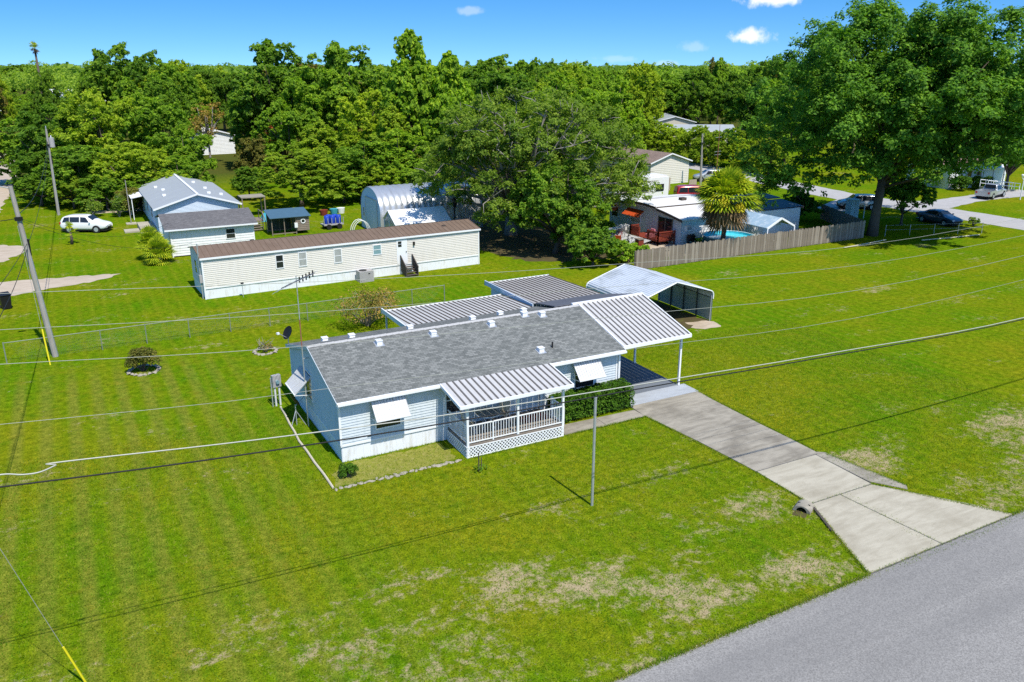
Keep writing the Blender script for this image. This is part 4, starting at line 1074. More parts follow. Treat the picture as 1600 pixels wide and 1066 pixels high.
# ================================================================== BLUE HOUSE AND GARAGE, LEFT
bh = thing('blue_house', 'pale blue gabled house with blue-grey roof behind the small garage at left', 'house', (-1.2, 55.6, 0))
simple_gable_box(bh, 7.6, 16.5, 0.3, 2.75, 'siding_paleblue', 'y', 1.15)
MB().box(0.02, 7.58, 0.02, 16.48, 0, 0.3).build('foundation', 'skirt_white', bh)
for sg in (0, 1):
    if sg == 0: m = MB().slab((-0.35, -0.4, 2.72), (3.8, -0.4, 3.97), (3.8, 17.1, 3.97), (-0.35, 17.1, 2.72), 0.08)
    else: m = MB().slab((3.8, -0.4, 3.97), (7.95, -0.4, 2.72), (7.95, 17.1, 2.72), (3.8, 17.1, 3.97), 0.08)
    m.build('roof', 'roof_bluegrey', bh)
MB().bar((-0.35, -0.42, 2.66), (3.8, -0.42, 3.91), 0.05, 0.16).bar((3.8, -0.42, 3.91), (7.95, -0.42, 2.66), 0.05, 0.16).build('rake_board', 'white', bh)
MB().box(3.68, 3.92, -0.4, 17.1, 3.972, 4.01).build('ridge_cap', 'white', bh)
for x, y in ((1.3, 5), (1.6, 8.6), (1.2, 12), (5.3, 2.5), (5.6, 7), (5.0, 11), (6.7, 4.0)):
    MB((x, y, 2.72 + (1.25 * (x + .35) / 4.15 if x < 3.8 else 1.25 * (7.95 - x) / 4.15))).box(-0.17, 0.17, -0.17, 0.17, -0.02, 0.17).build('roof_vent', 'white', bh)
for y in (14, 10, 6): window(bh, (-0.012, y, 1.0), -90, 1.3, 1.3, 'glass_dark')
MB().slab((-1.5, 11.0, 2.35), (-0.02, 11.0, 2.6), (-0.02, 14.5, 2.6), (-1.5, 14.5, 2.35), 0.06).build('porch_roof', 'white', bh)
for y in (11.1, 14.4): MB().box(-1.45, -1.37, y - 0.04, y + 0.04, 0, 2.3).build('porch_post', 'white', bh)
MB().box(-1.5, -0.03, 2.5, 6.5, 0, 0.5).build('stoop', 'concrete_new', bh)
MB().box(-2.9, -1.52, 3.4, 5.0, 0, 0.14).build('stoop_step', 'concrete_new', bh)
ga = thing('garage', 'small white-walled garage with dark grey roof in front of the blue house', 'garage', (-1.25, 45.2, 0))
GL, GW = 7.0, 6.6
simple_gable_box(ga, GL, GW, 0.1, 2.55, 'siding_white', 'x', 0.72, 0.22)
zg = lambda y: 2.60 + (y if y < GW / 2 else GW - y) * 0.72 / (GW / 2)
MB().slab((-0.5, -0.45, zg(-0.45)), (GL + 0.35, -0.45, zg(-0.45)), (GL + 0.35, GW / 2, zg(GW / 2)), (-0.5, GW / 2, zg(GW / 2)), 0.07).build('roof', 'shingle_dark', ga)
MB().slab((-0.5, GW / 2, zg(GW / 2)), (GL + 0.35, GW / 2, zg(GW / 2)), (GL + 0.35, GW + .45, zg(-.45)), (-0.5, GW + .45, zg(-.45)), 0.07).build('roof', 'shingle_dark', ga)
MB().box(-0.5, GL + 0.35, -0.50, -0.455, zg(-.45) - 0.14, zg(-.45) - 0.01).build('fascia', 'white', ga)
window(ga, (4.55, -0.025, 1.2), 0, 0.85, 0.95, 'glass_dark')
for x, y in ((0, 0), (GL, 0)): MB().box(x - 0.05, x + 0.05, y - 0.05, y + 0.05, 0.0, 2.5).build('corner_trim', 'white', ga)
t = thing('flag_pole', 'bare thin pole standing left of the blue house', 'pole', (-3.1, 64.3, 0))
MB().tube([(0, 0, 0), (0, 0, 4.6)], [0.05, 0.035], 6).build('shaft', 'wood_pole', t)
MB().box(-0.5, 0.5, -0.5, 0.5, 0, 0.1).build('base', 'concrete_new', t)

co = thing('chicken_coop', 'small grey coop with blue metal roof, round window and open wire run', 'coop', (8.5, 50.6, 0), 0)
CW, CD = 3.7, 2.2
m = MB().slab((-0.15, -0.25, 1.78), (CW + 0.15, -0.25, 1.78), (CW + 0.15, CD + 0.2, 2.25), (-0.15, CD + 0.2, 2.25), 0.05); m.build('roof', 'blue_metal', co)
for x in (0.05, 1.25, 2.4):
    for y, h_ in ((0.05, 1.78), (CD - 0.05, 2.15)): MB((x, y, 0)).box(-0.04, 0.04, -0.04, 0.04, 0, h_).build('post', 'wood_grey', co)
MB().box(0.05, 2.4, 0.02, 0.08, 0.15, 0.23).box(0.05, 2.4, CD - 0.08, CD - 0.02, 0.15, 0.23).build('rail', 'wood_grey', co)
wall(co, 'box_wall', (2.45, 0, 0), 0, 1.25, 0.35, 1.75, 'wood_grey', None, 0.18)
MB().box(2.46, CW - 0.01, 0.01, CD - 0.02, 0.3, 1.76).build('box_body', 'wood_grey', co)
MB().tube([(3.1 + 0.2 * math.cos(a), -0.035, 1.25 + 0.2 * math.sin(a)) for a in np.linspace(0, 2 * math.pi, 17)], 0.05, 6).build('window', 'white', co)
MB().tube([(3.1, -0.02, 1.25), (3.1, -0.035, 1.25)], 0.19, 14).build('pane', 'glass_dark', co)
MB().box(2.2, 2.5, -0.25, 0.0, 0.7, 1.15).build('feed_box', 'white', co)
MB().box(0.1, 2.4, CD - 0.05, CD - 0.03, 0.1, 2.0).build('rear_screen', 'frame_dark', co)
ct = thing('utility_trailer', 'low flat trailer stacked with bright blue drums behind the beige mobile home', 'trailer', (13.9, 51.4, 0), 4)
MB().box(0, 2.1, 0, 1.2, 0.40, 0.52).build('bed', 'ac_grey', ct)
for x in (0.5, 1.6):
    for y in (-0.09, 1.29): MB((x, y, 0.27)).tube([(0, -0.08, 0), (0, 0.08, 0)], 0.27, 12).build('wheel', 'black_rubber', ct)
for x in np.linspace(0.03, 2.07, 6): MB().box(x - 0.03, x + 0.03, 0.0, 0.05, 0.52, 1.15).build('stake', 'galv', ct)
for i, (x, y) in enumerate(((0.45, 0.45), (1.05, 0.5), (1.65, 0.45), (0.75, 0.9), (1.4, 0.92))):
    o = MB((x + 13.9, y + 51.45, 0.525)).tube([(0, 0, 0), (0, 0, 0.04), (0, 0, 0.42), (0, 0, 0.80), (0, 0, 0.84)], [0.25, 0.27, 0.28, 0.27, 0.2], 14).build('drum', 'blue_plastic', None, True)
    tag(o, ('front left', 'front middle', 'front right', 'rear left', 'rear right')[i] + ' blue plastic drum on the flat trailer', 'drum', 'blue drums on the trailer')
t = thing('hoop_frame', 'bare white plastic hoops standing in the grass behind the beige home', 'hoops', (16.6, 47.5, 0))
for k in range(3):
    MB().tube([(0.9 * math.cos(a), k * 0.5, 1.35 * math.sin(a)) for a in np.linspace(0, math.pi, 13)], 0.03, 5).build('hoop', 'white', t)

# quonset hut
qh = thing('quonset_hut', 'arched corrugated steel quonset hut behind the beige mobile home', 'shed', (17.9, 45.6, 0))
QW, QL = 6.0, 11.0
def qprof(rad=0.0):
    out = [(0 - rad, 0.0), (-rad, 1.2), (-rad, 2.1)]
    for a in np.linspace(math.pi, math.pi / 2, 9)[1:]:
        out.append((QW / 2 + (QW / 2 + rad) * math.cos(a), 2.2 + (2.2 + rad) * math.sin(a) ** 0.9))
    return out + [(QW - y, z) for y, z in out[::-1][1:]]
m = MB(); n = 18
rings = []
nseg = n * 4
for i in range(nseg + 1):
    x = QL * i / nseg; rad = 0.07 * abs(math.sin(math.pi * i / 4))
    rings.append([(x, y, z) for y, z in qprof(rad)])
npf = len(rings[0])
m.add([p for r_ in rings for p in r_], [(i * npf + j, (i + 1) * npf + j, (i + 1) * npf + j + 1, i * npf + j + 1) for i in range(nseg) for j in range(npf - 1)])
m.build('arch_shell', 'quonset_metal', qh, True)
fpf = [(y, z) for y, z in qprof(-0.03)]
MB().prism_x(fpf, 0.05, 0.12).build('front_wall', 'siding_paleblue', qh)
MB().prism_x(fpf, QL - 0.12, QL - 0.05).build('rear_wall', 'quonset_metal', qh)
MB().box(-0.01, 0.05, 1.0, 4.3, 0, 3.3).build('roller_door', 'siding_blue', qh)
MB().box(-0.03, 0.048, 0.9, 1.0, 0, 3.4).box(-0.03, 0.048, 4.3, 4.4, 0, 3.4).box(-0.03, 0.048, 1.0, 4.3, 3.3, 3.4).build('door_frame', 'galv', qh)
sw = window(qh, (0.04, 5.3, 1.2), -90, 0.5, 1.0, 'glass_dark')
gh = thing('greenhouse', 'little white-roofed lean-to frame in front of the quonset hut', 'greenhouse', (18.0, 41.6, 0))
MB().slab((-0.1, -0.1, 1.75), (5.6, -0.1, 1.75), (5.6, 1.9, 2.85), (-0.1, 1.9, 2.85), 0.05).build('roof', 'white', gh)
MB().slab((-0.1, 1.9, 2.85), (5.6, 1.9, 2.85), (5.6, 3.3, 1.9), (-0.1, 3.3, 1.9), 0.05).build('roof', 'white', gh)
for x in (0.0, 2.7, 5.4):
    for y, h_ in ((0, 1.75), (1.8, 2.75), (3.2, 1.9)): MB((x, y, 0)).box(-0.04, 0.04, -0.04, 0.04, 0, h_).build('post', 'white', gh)
MB().add([(0, 0, 0.1), (0, 3.2, 0.1), (0, 3.2, 1.85), (0, 1.85, 2.78), (0, 0, 1.74)], [(0, 1, 2, 3, 4)]).build('end_panel', 'glass_blind', gh)
pl = thing('vent_stack', 'dark stovepipe with a small box between lean-to and quonset hut', 'pipe', (23.9, 41.4, 0))
MB().tube([(0, 0, 0), (0, 0, 3.5)], 0.07, 8).build('pipe', 'black_plastic', pl); MB().box(-0.16, 0.16, -0.16, 0.16, 3.0, 3.9).build('cowl', 'black_plastic', pl)

# yard clutter between the blue house and the coop
t = thing('pergola', 'small open timber pergola with pale roof behind the blue house', 'pergola', (8.0, 62.5, 0))
MB().box(0, 2.6, 0, 2.2, 2.1, 2.2).build('roof', 'concrete_old', t)
for x in (0.1, 2.5):
    for y in (0.1, 2.1): MB((x, y, 0)).box(-0.06, 0.06, -0.06, 0.06, 0, 2.1).build('post', 'wood_grey', t)
t = thing('wood_stairs', 'grey timber deck stairs with railings right of the garage', 'stairs', (6.9, 53.5, 0), 0)
MB().box(0, 1.8, 1.5, 3.5, 0.8, 0.9).build('landing', 'wood_grey', t)
for k in range(4): MB().box(0.2, 1.5, 0.3 + k * 0.3, 0.6 + k * 0.3, 0.15 + k * 0.18, 0.2 + k * 0.18).build('tread', 'wood_grey', t)
for x in (0.1, 1.7): MB().bar((x, 0.2, 1.0), (x, 1.5, 1.7), 0.07).bar((x, 1.5, 1.7), (x, 3.5, 1.7), 0.07).bar((x, 0.2, 0), (x, 0.2, 1.0), 0.07).bar((x, 1.5, 0), (x, 1.5, 1.7), 0.07).bar((x, 3.4, 0), (x, 3.4, 1.7), 0.07).build('railing', 'wood_grey', t)
t = thing('tarp_heap', 'crumpled teal tarpaulin over a heap near the deck stairs', 'tarp', (9.3, 59.0, 0))
m = MB(); rr = random.Random(9); N = 9
m.add([(2.6 * i / N, 1.6 * j / N, 0.02 + max(0, math.sin(math.pi * i / N) * math.sin(math.pi * j / N)) ** 0.4 * 1.0 + rr.uniform(-.06, .06)) for j in range(N + 1) for i in range(N + 1)], [(j * (N + 1) + i, j * (N + 1) + i + 1, (j + 1) * (N + 1) + i + 1, (j + 1) * (N + 1) + i) for j in range(N) for i in range(N)])
m.build('sheet', 'tarp_teal', t)
for i, (x, y, mt, lb) in enumerate(((18.4, 60.5, 'white', 'white plastic tub in the yard behind the coop'), (17.5, 60.2, 'tarp_teal', 'teal plastic tub in the yard behind the coop'), (16.3, 60.0, 'wood_red', 'brown-red tub in the yard behind the coop'))):
    tag(MB((x, y, 0)).tube([(0, 0, 0), (0, 0, 0.55), (0, 0, 0.6)], [0.36, 0.46, 0.48], 12).build('tub', mt), lb, 'tub', 'tubs behind the coop')

# white house beyond the left trees
def far_house(loc, rz, L, W, h, rise, wallm, roofm, label, axis='y', name='far_house', wins=()):
    t = thing(name, label, 'house', loc, rz)
    simple_gable_box(t, L, W, 0.0, h, wallm, axis, rise, 0.25)
    if axis == 'y':
        for sg in (0, 1):
            a = [(-0.3, -0.35, h), (L / 2, -0.35, h + rise + .06), (L / 2, W + .35, h + rise + .06), (-0.3, W + .35, h)] if sg == 0 else [(L / 2, -0.35, h + rise + .06), (L + .3, -0.35, h), (L + .3, W + .35, h), (L / 2, W + .35, h + rise + .06)]
            MB().slab(*a, 0.08).build('roof', roofm, t)
        MB().bar((-0.3, -0.37, h - .05), (L / 2, -0.37, h + rise), 0.05, 0.16).bar((L / 2, -0.37, h + rise), (L + .3, -0.37, h - .05), 0.05, 0.16).build('rake_board', 'white', t)
    else:
        a = [(-0.3, -0.35, h), (L + .3, -0.35, h), (L + .3, W / 2, h + rise + .06), (-0.3, W / 2, h + rise + .06)]
        MB().slab(*a, 0.08).build('roof', roofm, t)
        a = [(-0.3, W / 2, h + rise + .06), (L + .3, W / 2, h + rise + .06), (L + .3, W + .35, h), (-0.3, W + .35, h)]
        MB().slab(*a, 0.08).build('roof', roofm, t)
        MB().box(-0.3, L + .3, -0.4, -0.36, h - .16, h).build('fascia', 'white', t)
    for o_, rz_, w_, h_ in wins: window(t, o_, rz_, w_, h_, 'glass_dark')
    return t
far_house((14.2, 134, 0), 4, 6.4, 14, 3.4, 0.9, 'siding_white', 'roof_white', 'white gabled trailer house half hidden behind the left tree clump', wins=[((1.1, -0.03, 1.3), 0, 0.7, 1.2)])
far_house((-32.0, 326, 0), 10, 15, 6, 3.2, 0.8, 'siding_white', 'roof_white', 'long white trailer low in the clearing at the far left', 'x', wins=[((3, -0.03, 1.3), 0, 1.2, 1.3), ((9, -0.03, 1.3), 0, 1.2, 1.3)])
far_house((-10.5, 352, 0), -8, 12, 6, 5.4, 1.2, 'siding_white', 'roof_white', 'white building in the far left clearing left of the skyline oaks', 'x', wins=[((3, -0.03, 1.3), 0, 1.2, 1.3)])
far_house((7.5, 342, 0), 20, 9, 6, 5.6, 1.4, 'siding_white', 'roof_bluegrey', 'pale grey-roofed building at the right end of the far left clearing', 'x')

# ================================================================== RIGHT-HAND NEIGHBOURS
# picket fence: each board a piece
pf = thing('board_fence', 'weathered grey wooden board fence along the right side of the lawn', 'fence')
rr = random.Random(21)
pms = []
for k in range(4):
    h_ = 1.62 + 0.03 * k
    m_ = MB().prism_y([(0, 0.03), (0.135, 0.03), (0.135, h_ - 0.04), (0.105, h_), (0.03, h_), (0, h_ - 0.04)], -0.011, 0.011).mesh('board'); m_.materials.append(MAT['wood_grey' if k < 3 else 'wood_pale']); pms.append(m_)
F0, F1 = Vector((31.4, 22.35)), Vector((58.9, 22.95))
fl = (F1 - F0).length; fd = (F1 - F0) / fl; fa_ = math.degrees(math.atan2(fd.y, fd.x))
nb = int(fl / 0.147)
for k in range(nb):
    q = F0 + fd * (k * 0.147)
    o = link('board', rr.choice(pms), None, pf, (q.x, q.y + rr.uniform(-.008, .008), rr.uniform(-0.02, 0.02)), fa_)
    o.rotation_euler = (rr.uniform(-.012, .012), rr.uniform(-.012, .012), R(fa_))
for z in (0.35, 1.3): MB().bar((F0.x, F0.y + 0.045, z), (F1.x, F1.y + 0.045, z), 0.04, 0.09).build('rail', 'wood_grey', pf)
for k in range(12):
    q = F0 + fd * (fl * k / 11); MB((q.x, q.y + 0.12, 0)).box(-0.05, 0.05, -0.05, 0.05, 0, 1.6).build('post', 'wood_grey', pf)
pf2 = thing('return_fence', 'dark shaded end run of the board fence turning away beside the big oak', 'fence')
q0, q1 = Vector((58.95, 23.15)), Vector((63.4, 32.5)); l2 = (q1 - q0).length; d2 = (q1 - q0) / l2; a2 = math.degrees(math.atan2(d2.y, d2.x))
for k in range(int(l2 / 0.15)):
    q = q0 + d2 * (k * 0.15); link('board', rr.choice(pms[:3]), None, pf2, (q.x, q.y, rr.uniform(-.02, .02)), a2)

# white house with orange awnings
ah = thing('white_house', 'low white house with orange awnings and stepped white roofs behind the board fence', 'house', (41.0, 28.5, 0))
MB().box(0, 15.0, 0.02, 11.6, 0, 2.35).build('body', 'siding_white', ah)
wall(ah, 'front_wall', (0, 0, 0), 0, 8.6, 0.0, 2.40, 'siding_white', None, 0.25)
MB().box(0.0, 4.0, -0.03, -0.022, 1.75, 2.38).build('blue_band', 'box_blue', ah)
# end wall with a bowed top, its bluish shade put into the colour
bow = [(0, 0), (11.6, 0), (11.6, 2.55)] + [(11.6 - 11.6 * t, 2.55 + 0.55 * math.sin(math.pi * t) - 0.10 * t) for t in np.linspace(0.08, 1, 14)]
MB().prism_x(bow, -0.05, -0.002).build('end_wall', 'siding_paleblue', ah)
def zbow(t): return 2.60 + 0.55 * math.sin(math.pi * t) - 0.10 * t
def bow_strip(t0, t1, x0, x1, dz, name, mat):
    m = MB(); n = 6
    vs, fs = [], []
    for i in range(n + 1):
        t = t0 + (t1 - t0) * i / n; y = 11.6 * (1 - t)
        for x in (x0, x1): vs += [(x, y, zbow(t) + dz), (x, y, zbow(t) + dz - 0.09)]
    for i in range(n):
        a = 4 * i; c = a + 4
        fs += [(a, a + 2, c + 2, c), (a + 1, c + 1, c + 3, a + 3), (a, c, c + 1, a + 1), (a + 2, a + 3, c + 3, c + 2)]
    fs += [(0, 1, 3, 2), (4 * n, 4 * n + 2, 4 * n + 3, 4 * n + 1)]
    m.add(vs, fs); return m.build(name, mat, ah)
bow_strip(-0.03, 0.34, -0.35, 9.0, 0.0, 'rear_roof', 'roof_white')
bow_strip(0.345, 0.70, -0.35, 10.0, 0.10, 'middle_roof', 'roof_white')
bow_strip(0.705, 1.04, -0.35, 8.8, 0.03, 'front_roof', 'roof_white')
for t0, t1 in ((-0.03, 0.34), (0.345, 0.70), (0.705, 1.04)):
    m = MB()
    for i in range(5):
        ta, tb_ = t0 + (t1 - t0) * i / 5, t0 + (t1 - t0) * (i + 1) / 5
        dz = 0.10 if 0.34 < t0 < 0.6 else 0.0
        m.bar((-0.38, 11.6 * (1 - ta), zbow(ta) + dz - 0.10), (-0.38, 11.6 * (1 - tb_), zbow(tb_) + dz - 0.10), 0.05, 0.20)
    m.build('roof_edge', 'wood_dark', ah)
for t_ in (0.343, 0.703): MB().box(-0.3, 9.0, 11.6 * (1 - t_) - 0.08, 11.6 * (1 - t_) + 0.08, zbow(t_) - 0.02, zbow(t_) + 0.115).build('roof_joint', 'wood_dark', ah)
MB((4.2, 5.2, 3.2)).box(-0.3, 0.3, -0.25, 0.25, 0, 0.25).build('roof_vent', 'wood_dark', ah)
def oawn(y1, w, z, out, drop):
    m = MB((-0.06, y1, z), -90).slab((0, 0, 0), (0, -out, -drop), (w, -out, -drop), (w, 0, 0), 0.03)
    a = m.build('awning', 'orange_awning', ah)
    for k in range(int(w / 0.2) + 1): MB((-0.06, y1, z), -90).bar((k * w / int(w / 0.2), -0.01, 0.01), (k * w / int(w / 0.2), -out, -drop + 0.01), 0.03, 0.02).build('rib', 'orange_awning', a)
oawn(8.3, 2.6, 2.35, 0.8, 0.55); oawn(11.5, 1.7, 2.30, 0.6, 0.5)
window(ah, (-0.055, 11.2, 1.1), -90, 1.2, 1.0, 'glass_dark'); window(ah, (-0.055, 7.9, 1.0), -90, 1.7, 1.0, 'glass_blind')
MB().box(-0.10, -0.052, 1.3, 3.3, 0.55, 2.2).build('sliding_door', 'glass_dark', ah)
MB().box(-0.12, -0.101, 2.25, 2.35, 0.55, 2.2).box(-0.12, -0.052, 1.2, 1.3, 0.5, 2.25).box(-0.12, -0.052, 3.3, 3.4, 0.5, 2.25).build('door_frame', 'wood_grey', ah)
MB().box(0.35, 0.95, -0.35, -0.035, 1.35, 1.85).build('window_unit', 'white', ah)
MB((0.4, -0.36, 1.4)).box(0, 0.5, 0, 0.012, 0.05, 0.4).build('window_unit_grille', 'ac_grey', ah)
# right wing with slate roof and screened windows
wg = thing('screen_room', 'slate-roofed wing with glazed front right of the white house', 'house', (49.6, 29.4, 0))
MB().box(0, 6.6, 0.1, 5.0, 0, 2.3).build('body', 'wall_tan', wg)
MB().slab((-0.2, -0.5, 2.42), (7.2, -0.5, 2.42), (7.2, 2.6, 2.72), (-0.2, 2.6, 2.72), 0.10).build('roof', 'roof_slate', wg)
MB().slab((-0.2, 2.75, 2.86), (7.2, 2.75, 2.86), (7.2, 5.3, 3.02), (-0.2, 5.3, 3.02), 0.10).build('roof', 'roof_slate', wg)
MB().box(-0.2, 7.2, -0.56, -0.51, 2.22, 2.42).build('fascia', 'wood_dark', wg)
for k in range(4): window(wg, (0.35 + k * 1.55, 0.09, 0.75), 0, 1.35, 1.4, 'glass_blue', 'white', 1, 1)
# dish, deck, clutter at the end wall
t = thing('roof_dish', 'pale round dish on the roof edge of the white house', 'satellite dish', (41.0, 36.6, 3.0), 0)
MB().tube([(0, 0, 0), (0, 0, 0.5)], 0.03, 6).build('mast', 'galv', t)
MB((0, 0, 0.75)).tube([(0.05, 0, 0), (-0.04, 0, 0.01)], [0.36, 0.30], 16).build('reflector', 'ac_grey', t)
dk = thing('red_deck', 'red-stained deck with lattice rail panels at the end of the white house', 'deck', (38.9, 29.2, 0))
for k in range(14): MB().box(0, 2.0, k * 0.31, k * 0.31 + 0.295, 0.38, 0.43).build('deck_plank', 'wood_red', dk)
def lat_panel(a, b_):
    a = Vector(a); b_ = Vector(b_); ln = (b_ - a).length; d = (b_ - a) / ln
    P = lambda s_, z: (a.x + d.x * s_, a.y + d.y * s_, z)
    m = MB(); m.bar(P(0, 1.25), P(ln, 1.25), 0.09); m.bar(P(0, 0.5), P(ln, 0.5), 0.07); m.bar(P(0, 0), P(0, 1.32), 0.10); m.bar(P(ln, 0), P(ln, 1.32), 0.10)
    for k in range(int(ln / 0.16)): m.bar(P(k * 0.16, 0.5), P(min(ln, k * 0.16 + 0.5), 1.25), 0.02, 0.05); m.bar(P(min(ln, k * 0.16 + 0.5), 0.5), P(k * 0.16, 1.25), 0.02, 0.05)
    m.build('rail_panel', 'wood_red', dk)
lat_panel((0, 0, 0), (0, 1.6, 0)); lat_panel((0, 2.9, 0), (0, 4.3, 0)); lat_panel((0, 0, 0), (1.9, 0, 0)); lat_panel((0, 4.3, 0), (0.9, 4.3, 0))
t = thing('plastic_playhouse', 'pink plastic toy seat on the red deck', 'toy', (39.6, 31.3, 0.435))
MB().box(-0.35, 0.35, -0.3, 0.3, 0, 0.3).build('seat', 'pink', t); MB().box(0.25, 0.35, -0.3, 0.3, 0.3, 0.75).build('backrest', 'pink', t)
t = thing('ramp', 'pale plank ramp running down from the red deck across the yard', 'ramp', (0, 0, 0))
for k in range(10): MB().slab((37.1 + k * 0.18, 30.2, 0.05 + k * 0.035), (37.27 + k * 0.18, 30.2, 0.05 + k * 0.035), (37.27 + k * 0.18, 34.8, 0.05 + k * 0.035), (37.1 + k * 0.18, 34.8, 0.05 + k * 0.035), 0.03).build('plank', 'white_worn', t)
t = thing('red_pillar', 'short dark red post box standing near the fence corner', 'post box', (35.9, 28.0, 0))
MB().box(-0.28, 0.28, -0.28, 0.28, 0, 1.15).build('body', 'wood_red', t); MB().box(-0.34, 0.34, -0.34, 0.34, 1.15, 1.22).build('top', 'wood_grey', t)
t = thing('patio_table', 'long white folding table in the yard of the white house', 'table', (38.2, 35.2, 0), 20)
MB().box(-0.9, 0.9, -0.4, 0.4, 0.70, 0.75).build('table_top', 'white', t)
for x in (-0.8, 0.8):
    for y in (-0.33, 0.33): MB().bar((x, y, 0), (x, y, 0.7), 0.04).build('leg', 'galv', t)
t = thing('chest_freezer', 'cream chest against the end wall of the white house', 'chest', (39.5, 35.6, 0), 0)
MB().box(-0.5, 0.5, -0.35, 0.35, 0.03, 0.8).build('body', 'white_worn', t); MB().box(-0.52, 0.52, -0.37, 0.37, 0.802, 0.9).build('lid', 'white', t)
def bicycle(loc, rz, label, mat):
    t = thing('bicycle', label, 'bicycle', loc, rz, 'bicycles in the yard of the white house')
    for x in (-0.52, 0.52):
        w_ = MB((x, 0, 0.34)).tube([(0.32 * math.cos(a), 0, 0.32 * math.sin(a)) for a in np.linspace(0, 2 * math.pi, 19)], 0.028, 5).build('wheel', 'black_rubber', t)
        m = MB((x, 0, 0.34))
        for k in range(6): a = k * math.pi / 6; m.bar((0.3 * math.cos(a), 0, 0.3 * math.sin(a)), (-0.3 * math.cos(a), 0, -0.3 * math.sin(a)), 0.006)
        m.build('spokes', 'galv', w_)
    MB().tube([(-0.52, 0, 0.34), (-0.18, 0, 0.82), (0.36, 0, 0.80), (-0.05, 0, 0.34), (-0.18, 0, 0.82)], 0.02, 5).tube([(0.52, 0, 0.34), (0.36, 0, 0.80), (0.32, 0, 0.98)], 0.018, 5).tube([(-0.52, 0, 0.34), (-0.05, 0, 0.34)], 0.015, 5).build('frame', mat, t)
    MB().bar((0.32, -0.28, 0.99), (0.32, 0.28, 0.99), 0.03).build('handlebar', 'black_plastic', t)
    MB().box(-0.32, -0.06, -0.07, 0.07, 0.88, 0.94).build('saddle', 'black_plastic', t)
bicycle((37.0, 31.2, 0), 60, 'dark bicycle leaning in the yard, nearer the red deck', 'black_plastic')
bicycle((37.3, 33.0, 0), 20, 'red bicycle in the yard farther left of the ramp', 'red_paint')
bicycle((36.4, 30.0, 0), 100, 'white bicycle in the yard nearest the red post box', 'white')
t = thing('lawn_chair', 'orange lawn chair in the yard left of the bicycles', 'chair', (35.9, 31.4, 0), 150)
MB().box(-0.3, 0.3, -0.3, 0.3, 0.35, 0.42).build('seat', 'orange_awning', t); MB().slab((-0.3, 0.28, 0.42), (0.3, 0.28, 0.42), (0.3, 0.5, 1.0), (-0.3, 0.5, 1.0), 0.04).build('backrest', 'orange_awning', t)
for x in (-0.27, 0.27):
    for y in (-0.27, 0.27): MB().bar((x, y, 0), (x, y, 0.35), 0.04).build('leg', 'galv', t)
t = MB((41.4, 27.6, 0.42)).tube([(0.30 * math.cos(a), 0, 0.30 * math.sin(a)) for a in np.linspace(0, 2 * math.pi, 19)], 0.11, 8).build('spare_tyre', 'black_rubber', None, True)
tag(t, 'upright tyre against the corner of the white house', 'tyre')
t = thing('barbecue', 'black covered barbecue at the corner of the white house', 'barbecue', (41.7, 27.9, 0), 10)
MB().box(-0.3, 0.3, -0.25, 0.25, 0.5, 0.8).build('cart', 'black_plastic', t); MB((0, 0, 0.8)).prism_x([(-0.27, 0), (0.27, 0), (0.22, 0.22), (0, 0.3), (-0.22, 0.22)], -0.32, 0.32).build('lid', 'black_plastic', t)
for x in (-0.25, 0.25): MB().bar((x, 0, 0), (x, 0, 0.5), 0.05).build('leg', 'black_plastic', t)

# pool
po = thing('above_ground_pool', 'round above-ground pool of turquoise water behind the board fence', 'pool', (43.9, 25.35, 0))
n = 30; pr = 2.25
ring = lambda r_, z: [(r_ * math.cos(2 * math.pi * k / n), r_ * math.sin(2 * math.pi * k / n), z) for k in range(n)]
MB().add(ring(pr, 0) + ring(pr, 1.2) + ring(pr - 0.05, 1.2) + ring(pr - 0.05, 0.05), [(j * n + k, j * n + (k + 1) % n, (j + 1) * n + (k + 1) % n, (j + 1) * n + k) for j in range(3) for k in range(n)]).build('wall', 'pool_wall', po)
MB().add(ring(pr - 0.055, 0.9) + ring(pr - 0.055, 1.19), [(k + n, (k + 1) % n + n, (k + 1) % n, k) for k in range(n)]).build('liner', 'pool_liner', po)
MB().tube([(pr * math.cos(t), pr * math.sin(t), 1.23) for t in np.linspace(0, 2 * math.pi, 31)], 0.05, 6).build('top_rail', 'box_blue', po)
MB().add(ring(pr - 0.06, 1.02), [tuple(range(n))]).build('water', 'water', po)
# canopy tent
cn = thing('canopy_tent', 'white-framed blue tarpaulin canopy tent behind the board fence', 'canopy', (46.6, 23.5, 0))
CX, CY = 3.1, 5.4
MB().slab((-0.1, -0.2, 1.98), (CX / 2, -0.2, 2.80), (CX / 2, CY, 2.80), (-0.1, CY, 1.98), 0.03).build('roof_sheet', 'tarp_blue', cn)
MB().slab((CX / 2, -0.2, 2.80), (CX + 0.1, -0.2, 1.98), (CX + 0.1, CY, 1.98), (CX / 2, CY, 2.80), 0.03).build('roof_sheet', 'tarp_blue', cn)
for x in (0, CX):
    for y in (0, CY / 2, CY - 0.1): MB().tube([(x, y, 0), (x, y, 1.95)], 0.04, 6).build('leg', 'white', cn)
for y in (-0.1, CY - 0.1): MB().bar((-0.1, y - 0.12, 1.93), (CX / 2, y - 0.12, 2.75), 0.10, 0.16).bar((CX / 2, y - 0.12, 2.75), (CX + 0.1, y - 0.12, 1.93), 0.10, 0.16).build('gable_trim', 'white', cn)
MB().bar((-0.1, -0.22, 0.9), (-0.1, -0.22, 1.93), 0.12).bar((CX + 0.1, -0.22, 0.9), (CX + 0.1, -0.22, 1.93), 0.12).build('valance', 'white', cn)
MB().box(0.45, CX - 0.45, 0.9, 0.96, 0.4, 2.1).build('inner_panel', 'white', cn)

